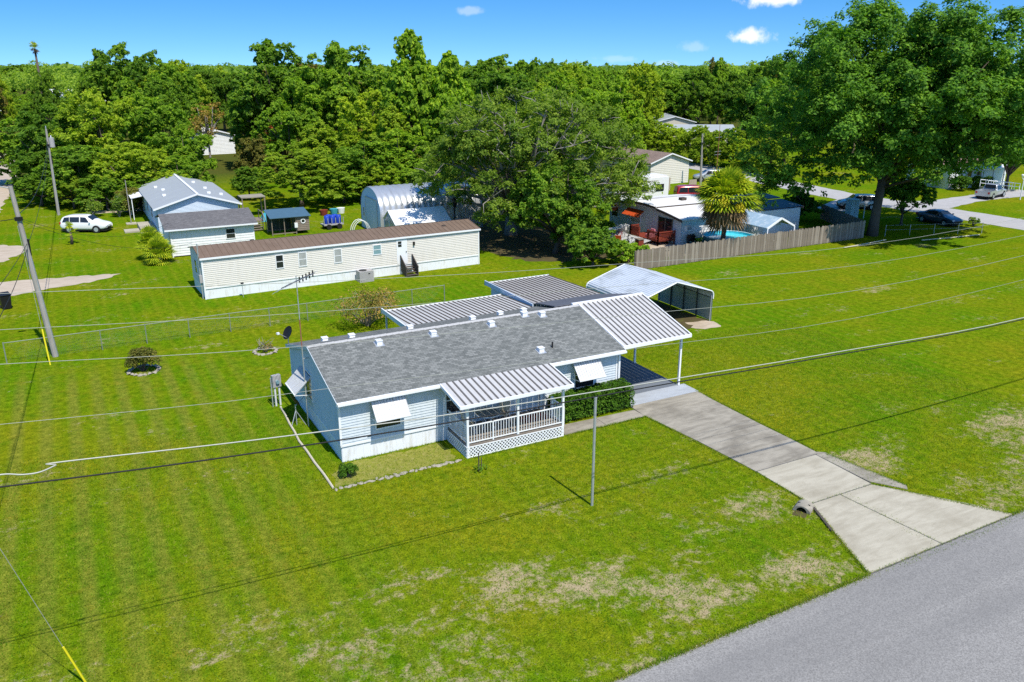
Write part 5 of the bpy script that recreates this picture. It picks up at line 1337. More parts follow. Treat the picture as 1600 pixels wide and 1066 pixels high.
# beige house, street side
bg = far_house((62.8, 62.2, 0), 3, 7.0, 16, 3.05, 1.15, 'siding_beige', 'shingle_brown', 'beige gabled house with brown roof behind the white house roofs')
MB().box(0.3, 1.6, -7.5, -7.4, 0, 1.6).build('side_screen', 'tan_wood', bg)
tf = thing('tan_fence', 'short tan board fence below the gable of the beige house', 'fence', (58.0, 57.0, 0), 3)
for k in range(22): MB().box(k * 0.2, k * 0.2 + 0.185, 0, 0.025, 0, 1.7 + 0.03 * (k % 3)).build('board', 'tan_wood', tf)
far_house((101.5, 108.5, 0), -30, 14, 7, 3.0, 1.0, 'wall_tan', 'roof_bluegrey', 'cream house with pale metal roof beyond the row of round trees', 'x')
far_house((110.5, 124.0, 0), -28, 9, 13, 3.6, 1.2, 'wall_tan', 'roof_bluegrey', 'cream gabled house with grey-blue roof farthest behind the round trees')
wr_ = far_house((96.0, 40.5, 0), -4, 11, 7, 2.9, 0.8, 'siding_white', 'roof_red', 'white house with pale reddish roof at the far right behind the pickup', 'x', wins=[((3.2, -0.03, 0.5), 0, 0.95, 2.0), ((5.0, -0.03, 1.0), 0, 1.5, 1.2)])
for x in (4.6, 6.9, 9.0): MB((x, -1.2, 0)).box(-0.08, 0.08, -0.08, 0.08, 0, 2.6).build('porch_post', 'white', wr_)
MB().slab((2.5, -1.5, 2.65), (10.5, -1.5, 2.65), (10.5, -0.4, 2.9), (2.5, -0.4, 2.9), 0.08).build('porch_roof', 'white', wr_)
rp = thing('access_ramp', 'white railed access ramp beside the silver pickup', 'ramp', (97.2, 35.8, 0), -6)
MB().slab((0, 0, 0.8), (0, 0, 0.8), (6, 0, 0.05), (6, 0, 0.05), 0.01) if False else None
MB().add([(0, 0, 0.75), (6, 0, 0.05), (6, 1.2, 0.05), (0, 1.2, 0.75), (0, 0, 0), (6, 0, 0), (6, 1.2, 0), (0, 1.2, 0)], [(0, 1, 2, 3), (4, 5, 1, 0), (5, 6, 2, 1), (6, 7, 3, 2), (7, 4, 0, 3)]).build('slope', 'concrete_new', rp)
for y in (0.03, 1.17):
    MB().bar((0, y, 1.65), (6, y, 0.95), 0.07).bar((0, y, 1.2), (6, y, 0.5), 0.05).build('hand_rail', 'white', rp)
    for k in range(7): MB().bar((k, y, 0.75 - k * 0.117), (k, y, 1.65 - k * 0.117), 0.06).build('rail_post', 'white', rp)
lp = thing('yard_lamp', 'white lamp post with twin arms by the far right driveway', 'lamp post', (95.7, 30.4, 0))
MB().tube([(0, 0, 0), (0, 0, 2.7)], 0.06, 8).build('post', 'white', lp)
MB().tube([(-0.4, 0, 2.9), (-0.3, 0, 2.6), (0, 0, 2.5), (0.3, 0, 2.6), (0.4, 0, 2.9)], 0.04, 6).build('arm', 'white', lp)
for x in (-0.4, 0.4): MB((x, 0, 2.9)).tube([(0, 0, 0), (0, 0, 0.16), (0, 0, 0.26)], [0.10, 0.14, 0.05], 10).build('lantern', 'white', lp)
bx = thing('storage_cabinet', 'pale blue upright storage cabinet left of the big oak trunk', 'cabinet', (66.3, 31.0, 0), -10)
MB().box(0, 1.05, 0, 0.9, 0, 1.95).build('cabinet', 'box_blue', bx); MB().box(-0.05, 1.10, -0.05, 0.95, 1.952, 2.05).build('lid', 'box_blue', bx)
MB().box(0.51, 0.53, -0.012, 0, 0.1, 1.9).build('door_gap', 'ac_grey', bx)
wf = thing('frame_stand', 'white open frame between storage cabinet and big oak', 'frame', (67.7, 30.4, 0), -12)
for x in (0, 1.5): MB().bar((x, 0, 0), (x, 0, 1.55), 0.07).build('post', 'white', wf)
MB().bar((0, 0, 1.55), (1.5, 0, 1.55), 0.07).build('bar', 'white', wf)
tp = thing('wire_fence', 'sagging wire fence with thin posts running right from the big oak', 'fence')
for k in range(5):
    MB((61.5 + k * 2.4, 22.6 - k * 0.9, 0)).tube([(0, 0, 0), (0, 0, 1.1)], 0.03, 5).build('post', 'galv', tp)
for z in (0.6, 1.05): MB().tube([(61.5, 22.6, z), (71.1, 19.0, z)], 0.012, 4).build('strand', 'galv', tp)
for i, (a, b_, lb) in enumerate((((53.2, 20.3), (59.5, 20.9), 'pale fallen rail lying in the grass left of the oak shade'), ((62.4, 19.2), (69.8, 18.3), 'pale fallen rail lying in the grass right of the oak trunk'))):
    tag(MB().tube([(*a, 0.12), ((a[0] + b_[0]) / 2, (a[1] + b_[1]) / 2, 0.10), (*b_, 0.13)], 0.05, 6).build('fallen_rail', 'edging'), lb, 'rail')

# ================================================================== VEHICLES
def vehicle(name, kind, loc, rz, paint, label, cat, group='parked vehicles'):
    t = thing(name, label, cat, loc, rz, group)
    if kind == 'suv':
        S = [(-2.25, .55, .95, 1.00, .78, .70), (-2.18, .36, .98, 1.30, .86, .66), (-1.95, .28, 1.00, 1.62, .90, .66), (-1.2, .25, 1.00, 1.70, .91, .68), (0.0, .24, 1.00, 1.70, .91, .68), (0.45, .24, 1.00, 1.64, .91, .66), (1.15, .24, 1.00, 1.08, .90, .76), (1.9, .27, .92, .97, .88, .72), (2.2, .36, .80, .84, .80, .62), (2.28, .45, .66, .70, .70, .55)]
        side = [(-1.95, -1.25), (-1.2, -0.25), (-0.15, 0.72)]; WB = (-1.35, 1.35); WR = .35; zb, zt = 1.03, 1.60
    elif kind == 'sedan':
        S = [(-2.35, .50, .90, .96, .74, .66), (-2.25, .34, .95, 1.02, .84, .74), (-1.6, .26, .96, 1.08, .88, .72), (-0.9, .22, .95, 1.40, .89, .60), (-0.3, .22, .95, 1.46, .89, .60), (0.3, .22, .94, 1.42, .89, .60), (1.05, .22, .92, 1.00, .88, .74), (1.9, .26, .82, .88, .85, .70), (2.25, .34, .70, .76, .76, .60), (2.35, .42, .58, .62, .66, .5)]
        side = [(-1.15, -0.35), (-0.28, 0.62)]; WB = (-1.4, 1.42); WR = .33; zb, zt = .98, 1.36
    elif kind == 'van':
        S = [(-2.5, .5, 1.0, 1.1, .80, .74), (-2.42, .34, 1.05, 1.80, .92, .78), (-2.0, .28, 1.05, 1.92, .96, .80), (0.3, .26, 1.05, 1.92, .96, .80), (0.8, .26, 1.05, 1.84, .96, .76), (1.5, .26, 1.05, 1.16, .95, .80), (2.2, .30, .92, .98, .90, .74), (2.45, .42, .72, .78, .78, .6)]
        side = [(-2.3, -1.2), (-1.1, 0.1), (0.2, 1.0)]; WB = (-1.5, 1.5); WR = .36; zb, zt = 1.10, 1.78
    else:  # pickup
        S = [(-0.55, .30, 1.02, 1.10, .90, .80), (-0.50, .28, 1.02, 1.70, .92, .70), (-0.1, .28, 1.02, 1.76, .92, .70), (0.55, .28, 1.02, 1.72, .92, .70), (1.2, .28, 1.02, 1.12, .92, .80), (2.1, .30, .96, 1.02, .90, .78), (2.55, .38, .86, .92, .84, .7), (2.62, .48, .70, .76, .76, .62)]
        side = [(-0.42, 0.85)]; WB = (-1.55, 1.65); WR = .37; zb, zt = 1.06, 1.64
    def ring(s):
        x, b0, bl, tp, w, wt = s
        return [(x, -w * .86, b0), (x, -w, b0 + .18), (x, -w, (b0 + bl) / 2 + .1), (x, -w * .985, bl), (x, -wt, tp - .05), (x, -wt * .8, tp), (x, wt * .8, tp), (x, wt, tp - .05), (x, w * .985, bl), (x, w, (b0 + bl) / 2 + .1), (x, w, b0 + .18), (x, w * .86, b0)]
    m = MB(); rs = [ring(s) for s in S]; k = 12
    m.add([p for r_ in rs for p in r_], [(i * k + j, i * k + (j + 1) % k, (i + 1) * k + (j + 1) % k, (i + 1) * k + j) for i in range(len(S) - 1) for j in range(k)] + [tuple(range(k)), tuple(range((len(S) - 1) * k, len(S) * k))[::-1]])
    body = m.build('body', paint, t, True)
    sb = body.modifiers.new('sub', 'SUBSURF'); sb.levels = 2; sb.render_levels = 2
    def interp(x):
        for i in range(len(S) - 1):
            if S[i][0] <= x <= S[i + 1][0]:
                f = (x - S[i][0]) / (S[i + 1][0] - S[i][0]); return [S[i][j] + (S[i + 1][j] - S[i][j]) * f for j in range(6)]
        return S[-1]
    def gp(x, f, off):
        s = interp(x); bl, tp, w, wt = s[2], s[3] - .05, s[4] * .985, s[5]
        return (x, (w + (wt - w) * f + off), bl + (tp - bl) * f)
    for sgn in (-1, 1):
        for a, b_ in side:
            q = [gp(a, .12, .012), gp(b_, .12, .012), gp(min(b_, b_ - .0), .86, .012), gp(a, .86, .012)]
            if b_ == side[-1][1]: q[2] = gp(b_ - .35, .86, .012)
            if a == side[0][0] and kind != 'pickup': q[3] = gp(a + .18, .86, .012)
            q = [(x, sgn * y, z) for x, y, z in q]
            MB().add(q, [(0, 1, 2, 3) if sgn < 0 else (3, 2, 1, 0)]).build('side_window', 'glass_dark', t)
    # windscreen and rear glass between roof and belt stations
    fi = [i for i in range(len(S)) if S[i][3] - S[i][2] > .3]
    for i, j, nm in ((fi[-1], fi[-1] + 1, 'windscreen'), (fi[0], fi[0] - 1, 'rear_window')):
        a, c = S[i], S[j]; f0, f1 = .08, .86
        P = lambda f, s: (a[0] + (c[0] - a[0]) * f + (.015 if j > i else -.015), s * (a[5] + (c[5] - a[5]) * f) * .86, a[3] + (c[3] - a[3]) * f + .012)
        MB().add([P(f0, -1), P(f0, 1), P(f1, 1), P(f1, -1)], [(0, 1, 2, 3)]).build(nm, 'glass_dark', t)
    for x in WB:
        for sgn in (-1, 1):
            wdt = (1.03 if kind == 'van' else .92)
            MB((x, sgn * (wdt - .10), WR)).tube([(0, -.11, 0), (0, .11, 0)], WR + .05, 18).build('wheel_arch', 'black_plastic', t)
            wh = MB((x, sgn * (wdt - .10), WR)).tube([(0, -.125, 0), (0, -.10, 0), (0, .10, 0), (0, .125, 0)], [WR - .03, WR, WR, WR - .03], 18).build('wheel', 'black_rubber', t)
            MB((x, sgn * (wdt + .03), WR)).tube([(0, -.012, 0), (0, .012, 0)], WR * .62, 14).build('rim', 'galv', wh)
    xe, xf = S[0][0], S[-1][0]
    if kind == 'pickup':
        bd = MB(); bd.box(-2.55, -0.56, -.92, -.84, .42, 1.05); bd.box(-2.55, -0.56, .84, .92, .42, 1.05); bd.box(-2.55, -0.56, -.84, .84, .55, .62); bd.box(-.64, -.56, -.84, .84, .62, 1.05); bd.build('cargo_bed', paint, t)
        MB().box(-2.63, -2.555, -.90, .90, .55, 1.05).build('tailgate', paint, t)
        MB().box(-2.75, -2.60, -.85, .85, .42, .54).build('bumper', 'galv', t)
        xe = -2.64
    zl = {'suv': .95, 'sedan': .80, 'van': 1.1, 'pickup': .85}[kind]
    for sgn in (-1, 1):
        MB().box(xe - .02, xe + .16, min(sgn * .62, sgn * .84), max(sgn * .62, sgn * .84), zl - .12, zl + .10).build('tail_light', 'lamp_red', t)
        MB().box(xf - .22, xf - .04, min(sgn * .5, sgn * .74), max(sgn * .5, sgn * .74), .62, .74).build('headlight', 'lamp_clear', t)
        MB().box(.72, .84, min(sgn * .90, sgn * 1.04), max(sgn * .90, sgn * 1.04), 1.0, 1.12).build('mirror', paint, t)
    MB().box(xf - .10, xf + .01, -.5, .5, .42, .56).build('grille', 'black_plastic', t)
    MB().box(xe + .0, xf - .02, -.80, .80, .20, .30).build('underbody', 'black_plastic', t)
    return t
vehicle('parked_wagon', 'suv', (-7.35, 62.0, 0), -28, 'paint_white', 'white sport wagon parked on the grass at far left', 'car')
vehicle('parked_wagon', 'suv', (72.4, 35.2, 0.018), 142, 'paint_silver', 'silver wagon with red tail lights half hidden behind the big oak trunk', 'car')
vehicle('parked_sedan', 'sedan', (72.3, 24.6, 0), -96, 'paint_blue', 'dark blue sedan parked on the grass right of the big oak', 'car')
vehicle('pickup_truck', 'pickup', (94.2, 33.3, 0.018), 12, 'paint_silver', 'silver pickup truck on the far right driveway', 'truck')
vehicle('parked_van', 'van', (59.6, 48.8, 0), -24, 'paint_red', 'red van behind the roofs of the white house', 'van')
vehicle('parked_wagon', 'suv', (73.2, 62.0, 0), 150, 'paint_silver', 'grey wagon beside the beige house gable', 'car')
vehicle('parked_van', 'van', (45.5, 53.0, 0), 20, 'paint_red', 'red van glimpsed through the live oak branches', 'van')
vehicle('parked_van', 'van', (38.5, 47.5, 0), 60, 'paint_white', 'white van glimpsed under the live oak', 'van')
mt = thing('motorhome', 'white motorhome showing between live oak and white house', 'motorhome', (46.5, 47.5, 0), 5)
MB().box(0, 8.5, 0, 2.5, 0.5, 3.3).build('body', 'white', mt); MB().box(0.2, 8.3, 0.1, 2.4, 3.3, 3.45).build('roof', 'roof_white', mt)
for x in (1.0, 4.0, 6.4): window(mt, (x, -0.005, 1.7), 0, 1.3, 0.8, 'glass_dark', 'black_plastic', 0)
for x in (1.6, 6.4):
    for y in (0.1, 2.4): MB((x, y, 0.45)).tube([(0, -.14, 0), (0, .14, 0)], 0.45, 14).build('wheel', 'black_rubber', mt)
# wheelie bin
wb = thing('wheelie_bin', 'black wheelie bin on the grass at the left edge', 'bin', (-13.45, 33.6, 0), 15)
MB().add([(-.26, -.28, .05), (.26, -.28, .05), (.26, .28, .05), (-.26, .28, .05), (-.33, -.36, 1.0), (.33, -.36, 1.0), (.33, .36, 1.0), (-.33, .36, 1.0)], [(3, 2, 1, 0), (4, 5, 6, 7), (0, 1, 5, 4), (1, 2, 6, 5), (2, 3, 7, 6), (3, 0, 4, 7)]).build('body', 'black_plastic', wb)
MB().slab((-.35, -.40, 1.03), (.35, -.40, 1.03), (.35, .40, 1.10), (-.35, .40, 1.10), 0.04).build('lid', 'black_plastic', wb)
for x in (-.27, .27): MB((x, .32, .12)).tube([(-.04, 0, 0), (.04, 0, 0)], .12, 12).build('wheel', 'black_rubber', wb)
MB().bar((-.28, .44, 1.0), (.28, .44, 1.0), 0.035).build('handle', 'black_plastic', wb)

# ================================================================== VEGETATION
def leaf_mesh(name, C, Rad, n, size, seed, mat, up=0.6, spread=(0.62, 1.08), aspect=0.55, zmin=None, lo=-0.55, sub=0):
    """n leaf-spray faces scattered through the shells of ellipsoid lobes (C centres, Rad radii)"""
    g = np.random.default_rng(seed)
    C = np.asarray(C, float); Rad = np.asarray(Rad, float)
    if Rad.ndim == 1: Rad = np.repeat(Rad[:, None], 3, 1)
    wt = (Rad.mean(1) ** 2); wt /= wt.sum()
    li = g.choice(len(C), n, p=wt)
    d = g.normal(size=(n, 3)); d /= np.linalg.norm(d, axis=1)[:, None]
    flip = d[:, 2] < lo
    d[flip, 2] *= -1
    if sub:
        # sprays: every lobe carries uneven bunches, leaves gather round the bunches
        ns = len(C) * sub
        sl_ = np.repeat(np.arange(len(C)), sub)
        sd_ = g.normal(size=(ns, 3)); sd_ /= np.linalg.norm(sd_, axis=1)[:, None]
        fl_ = sd_[:, 2] < lo; sd_[fl_, 2] *= -1
        sc0 = C[sl_] + sd_ * Rad[sl_] * g.uniform(.40, 1.18, ns)[:, None]
        sr_ = Rad[sl_].mean(1) * g.uniform(.20, .42, ns)
        w2 = sr_ ** 2; w2 /= w2.sum()
        si = g.choice(ns, n, p=w2)
        rad = g.uniform(0.15, 1.0, n) ** 0.6
        wisp = g.random(n) < .10; rad[wisp] *= 1.45
        P = sc0[si] + d * sr_[si][:, None] * rad[:, None] * np.array([1, 1, .8])
        d = sd_[si] * .55 + d * .6
    else:
        rad = g.uniform(spread[0], spread[1], n) ** 0.7
        P = C[li] + d * Rad[li] * rad[:, None]
    if zmin is not None: P[:, 2] = np.maximum(P[:, 2], zmin + g.uniform(0, 0.15, n))
    nrm = d * 0.7 + g.normal(size=(n, 3)) * 0.45 + np.array([0, 0, up]); nrm /= np.linalg.norm(nrm, axis=1)[:, None]
    a = np.cross(nrm, g.normal(size=(n, 3))); a /= np.linalg.norm(a, axis=1)[:, None]
    b_ = np.cross(nrm, a)
    s = size * g.uniform(0.65, 1.35, n)[:, None]
    V = np.empty((n, 4, 3))
    V[:, 0] = P - a * s * 0.5; V[:, 2] = P + a * s * 0.5 - nrm * s * 0.12
    V[:, 1] = P + b_ * s * 0.5 * aspect + nrm * s * 0.06; V[:, 3] = P - b_ * s * 0.5 * aspect + nrm * s * 0.06
    me = bpy.data.meshes.new(name)
    me.vertices.add(4 * n); me.vertices.foreach_set('co', V.astype(np.float32).ravel())
    me.loops.add(4 * n); me.loops.foreach_set('vertex_index', np.arange(4 * n, dtype=np.int32))
    me.polygons.add(n); me.polygons.foreach_set('loop_start', np.arange(0, 4 * n, 4, dtype=np.int32)); me.polygons.foreach_set('loop_total', np.full(n, 4, dtype=np.int32))
    me.update(); me.validate()
    me.materials.append(MAT[mat])
    return me
def lobes(R_, z0, z1, n, seed, rmin=0.20, rmax=0.34, shape='round', inner=0.25, flare=0.75, rough=0.0):
    """lobe centres and radii filling a crown of radius R_ between z0 and z1"""
    g = np.random.default_rng(seed); C, Q = [], []
    hz = (z1 - z0) / 2; zc = (z0 + z1) / 2
    while len(C) < n:
        d = g.normal(size=3); d /= np.linalg.norm(d)
        if d[2] < -0.9: continue
        r_ = g.uniform(rmin, rmax) * R_
        f = g.uniform(0.15, 0.6) if g.random() < inner else g.uniform(0.78 - rough, 1.0 + rough * .7)
        rx = max(0.1, R_ - r_ * 0.8); rz_ = max(0.1, hz - r_ * 0.75)
        p = np.array([d[0] * rx * f, d[1] * rx * f, zc + d[2] * rz_ * f])
        if p[2] < zc: p[:2] *= 1 + flare * (zc - p[2]) / hz
        if shape == 'cone':
            k = 1.0 - 0.72 * max(0, (p[2] - z0) / (z1 - z0)); p[:2] *= k * 1.15; r_ *= (0.55 + 0.5 * k)
        if shape == 'flat': p[2] = zc + (p[2] - zc) * 0.8 + 0.12 * (R_ - np.hypot(p[0], p[1]))
        C.append(p); Q.append((r_, r_, r_ * g.uniform(0.8, 1.12)))
    return np.array(C), np.array(Q)
def trunk_mesh(name, base_r, fork_z, C, mat, seed, nl=9, lean=(0, 0), tip=0.03, n=7, limb=.55):
    r_ = random.Random(seed); m = MB()
    fx, fy = lean
    m.tube([(0, 0, -0.05), (fx * .3, fy * .3, fork_z * .3), (fx, fy, fork_z)], [base_r * 1.35, base_r, base_r * .82], n + 2)
    idx = r_.sample(range(len(C)), min(nl, len(C)))
    for i in idx:
        c = Vector(C[i]); s = Vector((fx, fy, fork_z * r_.uniform(.75, 1.0)))
        mid = s.lerp(c, 0.5) + Vector((r_.uniform(-.4, .4), r_.uniform(-.4, .4), r_.uniform(0.0, .6)))
        m.tube([s, mid, c], [base_r * limb, base_r * limb * .6, tip], n - 1)
    me = m.mesh(name, True); me.materials.append(MAT[mat])
    return me
# unit prototypes (radius 5 m, height 11 m), scaled for each tree
PROTO = {}
def proto(key, R_, z0, H_, nlobe, nleaf, size, mat, shape='round', seed=1, bark='bark', rmin=.2, rmax=.34, fork=0.3, aspect=.55):
    C, Q = lobes(R_, z0, H_, nlobe, seed, rmin, rmax, shape)
    PROTO.setdefault(key, []).append((leaf_mesh('crown', C, Q, nleaf, size, seed + 50, mat, aspect=aspect, sub=15), trunk_mesh('trunk', 0.24, H_ * fork, C, bark, seed, 8)))
for s_ in (1, 2, 3): proto('A', 5, 0.9, 11, 66, 34000, 0.34, 'leaf_oak', seed=10 + s_, rmin=.14, rmax=.27)
for s_ in (1, 2, 3): proto('B', 5, 0.4, 11, 72, 34000, 0.33, 'leaf_mid', seed=20 + s_, rmin=.13, rmax=.25)
proto('C', 5, 0.8, 11, 74, 32000, 0.38, 'leaf_mid', 'cone', seed=31, rmin=.18, rmax=.30, aspect=.8)
for s_ in (1, 2): proto('D', 5, 0.3, 11, 84, 34000, 0.31, 'leaf_light', seed=40 + s_, rmin=.11, rmax=.22, aspect=.45)
proto('E', 5, 0.6, 11, 74, 32000, 0.33, 'leaf_light', 'cone', seed=51, rmin=.15, rmax=.27)
proto('F', 5, 0.5, 11, 60, 28000, 0.36, 'leaf_dark', seed=61, rmin=.16, rmax=.28, aspect=.7)
TREES = [('B', -14.8, 103.3, 8.6, 5.4, ''), ('A', -9.3, 91.3, 10.8, 5.2, ''), ('D', -3.5, 88.2, 13.0, 6.5, ''), ('B', 2.3, 87.4, 12.0, 5.2, ''), ('B', 5.7, 81.1, 8.5, 3.3, ''), ('A', -10.9, 87.6, 6.0, 3.6, ''), ('A', -6.8, 80.9, 6.9, 4.6, ''), ('D', -1.2, 76.8, 7.2, 4.7, ''), ('B', 3.9, 74.1, 5.7, 3.2, ''), ('D', 15.6, 66.7, 6.6, 5.6, ''), ('B', 23.7, 69.2, 7.0, 4.4, ''), ('B', 29.1, 69.8, 8.0, 4.8, ''), ('C', 34.1, 77.3, 20.0, 5.5, ''), ('C', 37.8, 73.1, 17.3, 5.1, ''), ('A', 22.8, 104.8, 18.8, 7.7, ''), ('A', 31.8, 96.6, 18.4, 7.3, ''), ('B', 26.0, 95.2, 16.2, 5.9, ''), ('F', 14.0, 83.5, 6.8, 2.9, ''), ('E', 23.0, 83.2, 8.6, 5.4, ''), ('A', 19.7, 112.1, 11.1, 4.8, ''), ('B', 20.0, 91.6, 10.9, 4.7, ''), ('D', 30.2, 83.9, 12.6, 5.1, ''), ('E', 30.1, 74.9, 10.9, 4.7, ''), ('B', 38.2, 70.6, 12.1, 5.2, ''), ('A', 50.1, 79.0, 14.3, 6.7, ''), ('D', 61.8, 84.1, 14.6, 7.3, ''), ('B', 65.9, 76.2, 13.7, 5.5, ''), ('A', 3.0, 160.6, 19.4, 7.0, ''), ('A', 8.2, 152.2, 17.9, 5.9, ''), ('B', 0.6, 167.6, 16.6, 4.7, ''), ('A', -19.3, 427.3, 16.0, 12.3, ''), ('A', 74.1, 134.2, 17.3, 8.8, ''), ('A', 135.4, 139.0, 13.3, 8.4, ''), ('C', 137.7, 134.3, 17.2, 4.3, ''), ('A', 125.8, 112.4, 14.9, 6.1, ''), ('A', 101.4, 80.0, 16.5, 6.3, ''), ('B', 93.2, 67.4, 15.1, 6.2, ''), ('A', -9.5, 170.7, 14.3, 3.3, ''), ('B', -11.4, 82.2, 3.7, 2.9, ''), ('D', -8.1, 78.2, 3.8, 3.1, ''), ('B', -4.7, 75.3, 4.1, 3.1, ''), ('B', -1.1, 73.3, 3.7, 2.8, ''), ('D', 2.4, 72.6, 4.3, 2.7, ''), ('A', 11.4, 75.8, 3.9, 2.4, ''), ('B', 20.9, 67.3, 4.2, 3.1, ''), ('D', 25.0, 66.3, 4.4, 3.3, ''), ('B', 29.3, 65.1, 4.9, 3.2, ''), ('B', 127.8, 140.7, 13.0, 8.3, ''), ('A', 119.1, 140.8, 13.3, 8.2, ''), ('F', 35.1, 55.8, 10.3, 4.7, 'w'), ('B', 42.5, 56.6, 12.5, 5.0, 'w'), ('B', 51.5, 66.8, 14.3, 5.3, 'w'), ('E', 40.8, 63.2, 11.4, 4.6, 'w'), ('A', 57.5, 106.8, 13.5, 5.4, 'w'), ('A', 48.8, 86.4, 14.3, 4.6, 'w'), ('A', 7.9, 125.3, 13.4, 5.2, 'w'), ('B', 31.6, 110.0, 14.2, 5.6, 'w'), ('F', 40.3, 117.0, 12.9, 5.9, 'w'), ('F', 39.0, 110.3, 10.1, 4.6, 'w'), ('C', 104.8, 74.4, 11.6, 4.2, 'w'), ('E', 108.8, 67.6, 14.3, 6.2, 'w'), ('C', 3.6, 134.8, 13.6, 4.8, 'w'), ('B', 10.9, 137.6, 15.9, 5.7, 'w'), ('A', 48.1, 118.1, 15.3, 6.3, 'w'), ('B', 67.6, 104.4, 16.3, 4.0, 'w'), ('B', 79.3, 102.1, 15.1, 4.2, 'w'), ('D', 72.2, 100.1, 16.3, 5.0, 'w'), ('D', 83.0, 109.3, 13.6, 5.7, 'w'), ('D', 12.9, 146.5, 16.3, 6.0, 'w'), ('D', 49.4, 132.1, 15.6, 5.9, 'w'), ('D', 88.4, 179.8, 15.3, 5.7, 'w'), ('C', 72.1, 116.4, 16.5, 5.4, 'w'), ('A', 78.2, 115.0, 15.2, 4.6, 'w'), ('A', 86.1, 127.6, 15.8, 6.0, 'w'), ('B', -1.5, 247.7, 4.9, 3.4, 'w'), ('B', -1.3, 228.3, 4.1, 3.9, 'w'), ('B', 12.5, 160.6, 16.2, 6.1, 'w'), ('A', 20.5, 161.5, 15.0, 5.5, 'w'), ('A', 24.9, 157.2, 14.6, 4.4, 'w'), ('B', 91.6, 135.4, 16.3, 4.5, 'w'), ('B', 99.5, 136.6, 14.4, 4.2, 'w'), ('B', 116.8, 162.5, 15.6, 5.4, 'w'), ('B', 92.6, 124.7, 15.2, 4.7, 'w'), ('B', 113.2, 148.8, 14.4, 5.8, 'w'), ('B', 123.0, 161.4, 15.1, 4.8, 'w'), ('F', -23.4, 203.5, 16.4, 5.6, 'w'), ('B', 23.8, 175.2, 13.4, 5.1, 'w'), ('B', 46.7, 161.1, 15.5, 4.0, 'w'), ('F', 35.3, 165.5, 15.0, 6.1, 'w'), ('F', 43.8, 168.9, 16.1, 6.3, 'w'), ('B', 61.0, 157.6, 15.9, 5.1, 'w'), ('B', 80.9, 178.6, 15.6, 5.6, 'w'), ('B', 81.6, 160.5, 15.5, 4.8, 'w'), ('F', 81.1, 141.2, 14.9, 5.5, 'w'), ('C', 90.1, 143.7, 16.2, 6.1, 'w'), ('C', 103.1, 131.3, 13.9, 4.6, 'w'), ('D', 106.1, 152.9, 15.8, 4.9, 'w'), ('D', 130.6, 160.5, 15.8, 4.8, 'w'), ('D', 109.7, 128.3, 16.4, 5.6, 'w'), ('A', 139.6, 146.9, 13.6, 5.8, 'w'), ('A', 123.4, 124.5, 14.7, 5.8, 'w'), ('A', 147.0, 131.2, 15.0, 5.9, 'w'), ('F', 149.1, 149.9, 16.5, 4.7, 'w'), ('F', 141.5, 116.0, 16.4, 4.3, 'w'), ('D', -21.1, 214.5, 13.7, 4.4, 'w'), ('D', -17.9, 242.8, 5.5, 4.5, 'w'), ('A', 21.9, 194.3, 13.8, 5.6, 'w'), ('A', 26.1, 212.7, 15.2, 5.5, 'w'), ('E', 28.4, 190.4, 15.4, 6.0, 'w'), ('B', 134.6, 151.8, 14.0, 5.3, 'w'), ('B', -20.6, 301.3, 5.4, 4.2, 'w'), ('B', -19.2, 280.6, 6.0, 3.4, 'w'), ('B', -20.5, 340.4, 5.7, 4.4, 'w'), ('B', -18.1, 311.4, 5.2, 4.5, 'w'), ('B', -15.3, 236.4, 6.0, 3.7, 'w'), ('B', -15.6, 337.2, 6.0, 3.3, 'w'), ('B', -14.9, 314.7, 6.0, 4.1, 'w'), ('B', -12.8, 276.9, 6.1, 3.3, 'w'), ('B', -6.7, 268.7, 5.9, 4.5, 'w'), ('B', -3.3, 270.2, 6.2, 3.5, 'w'), ('B', -3.8, 233.0, 4.9, 4.1, 'w'), ('A', -21.6, 315.1, 6.3, 3.5, 'w'), ('A', -12.8, 233.1, 6.2, 4.5, 'w'), ('A', -4.0, 293.8, 6.0, 3.7, 'w')]
names = dict(A='oak_tree', B='broadleaf_tree', C='tall_tree', D='feathery_tree', E='conical_tree', F='magnolia_tree')
rt = random.Random(17)
def put_tree(kind, x, y, h, r_, label, group):
    cm, tm_ = rt.choice(PROTO[kind])
    t = thing(names[kind], label, 'tree', (x, y, 0), rt.uniform(0, 360), group)
    s = (r_ / 5, r_ / 5 * rt.uniform(.9, 1.1), h / 10.5)
    o = link('crown', cm, None, t); o.scale = s
    o = link('trunk', tm_, None, t); o.scale = s
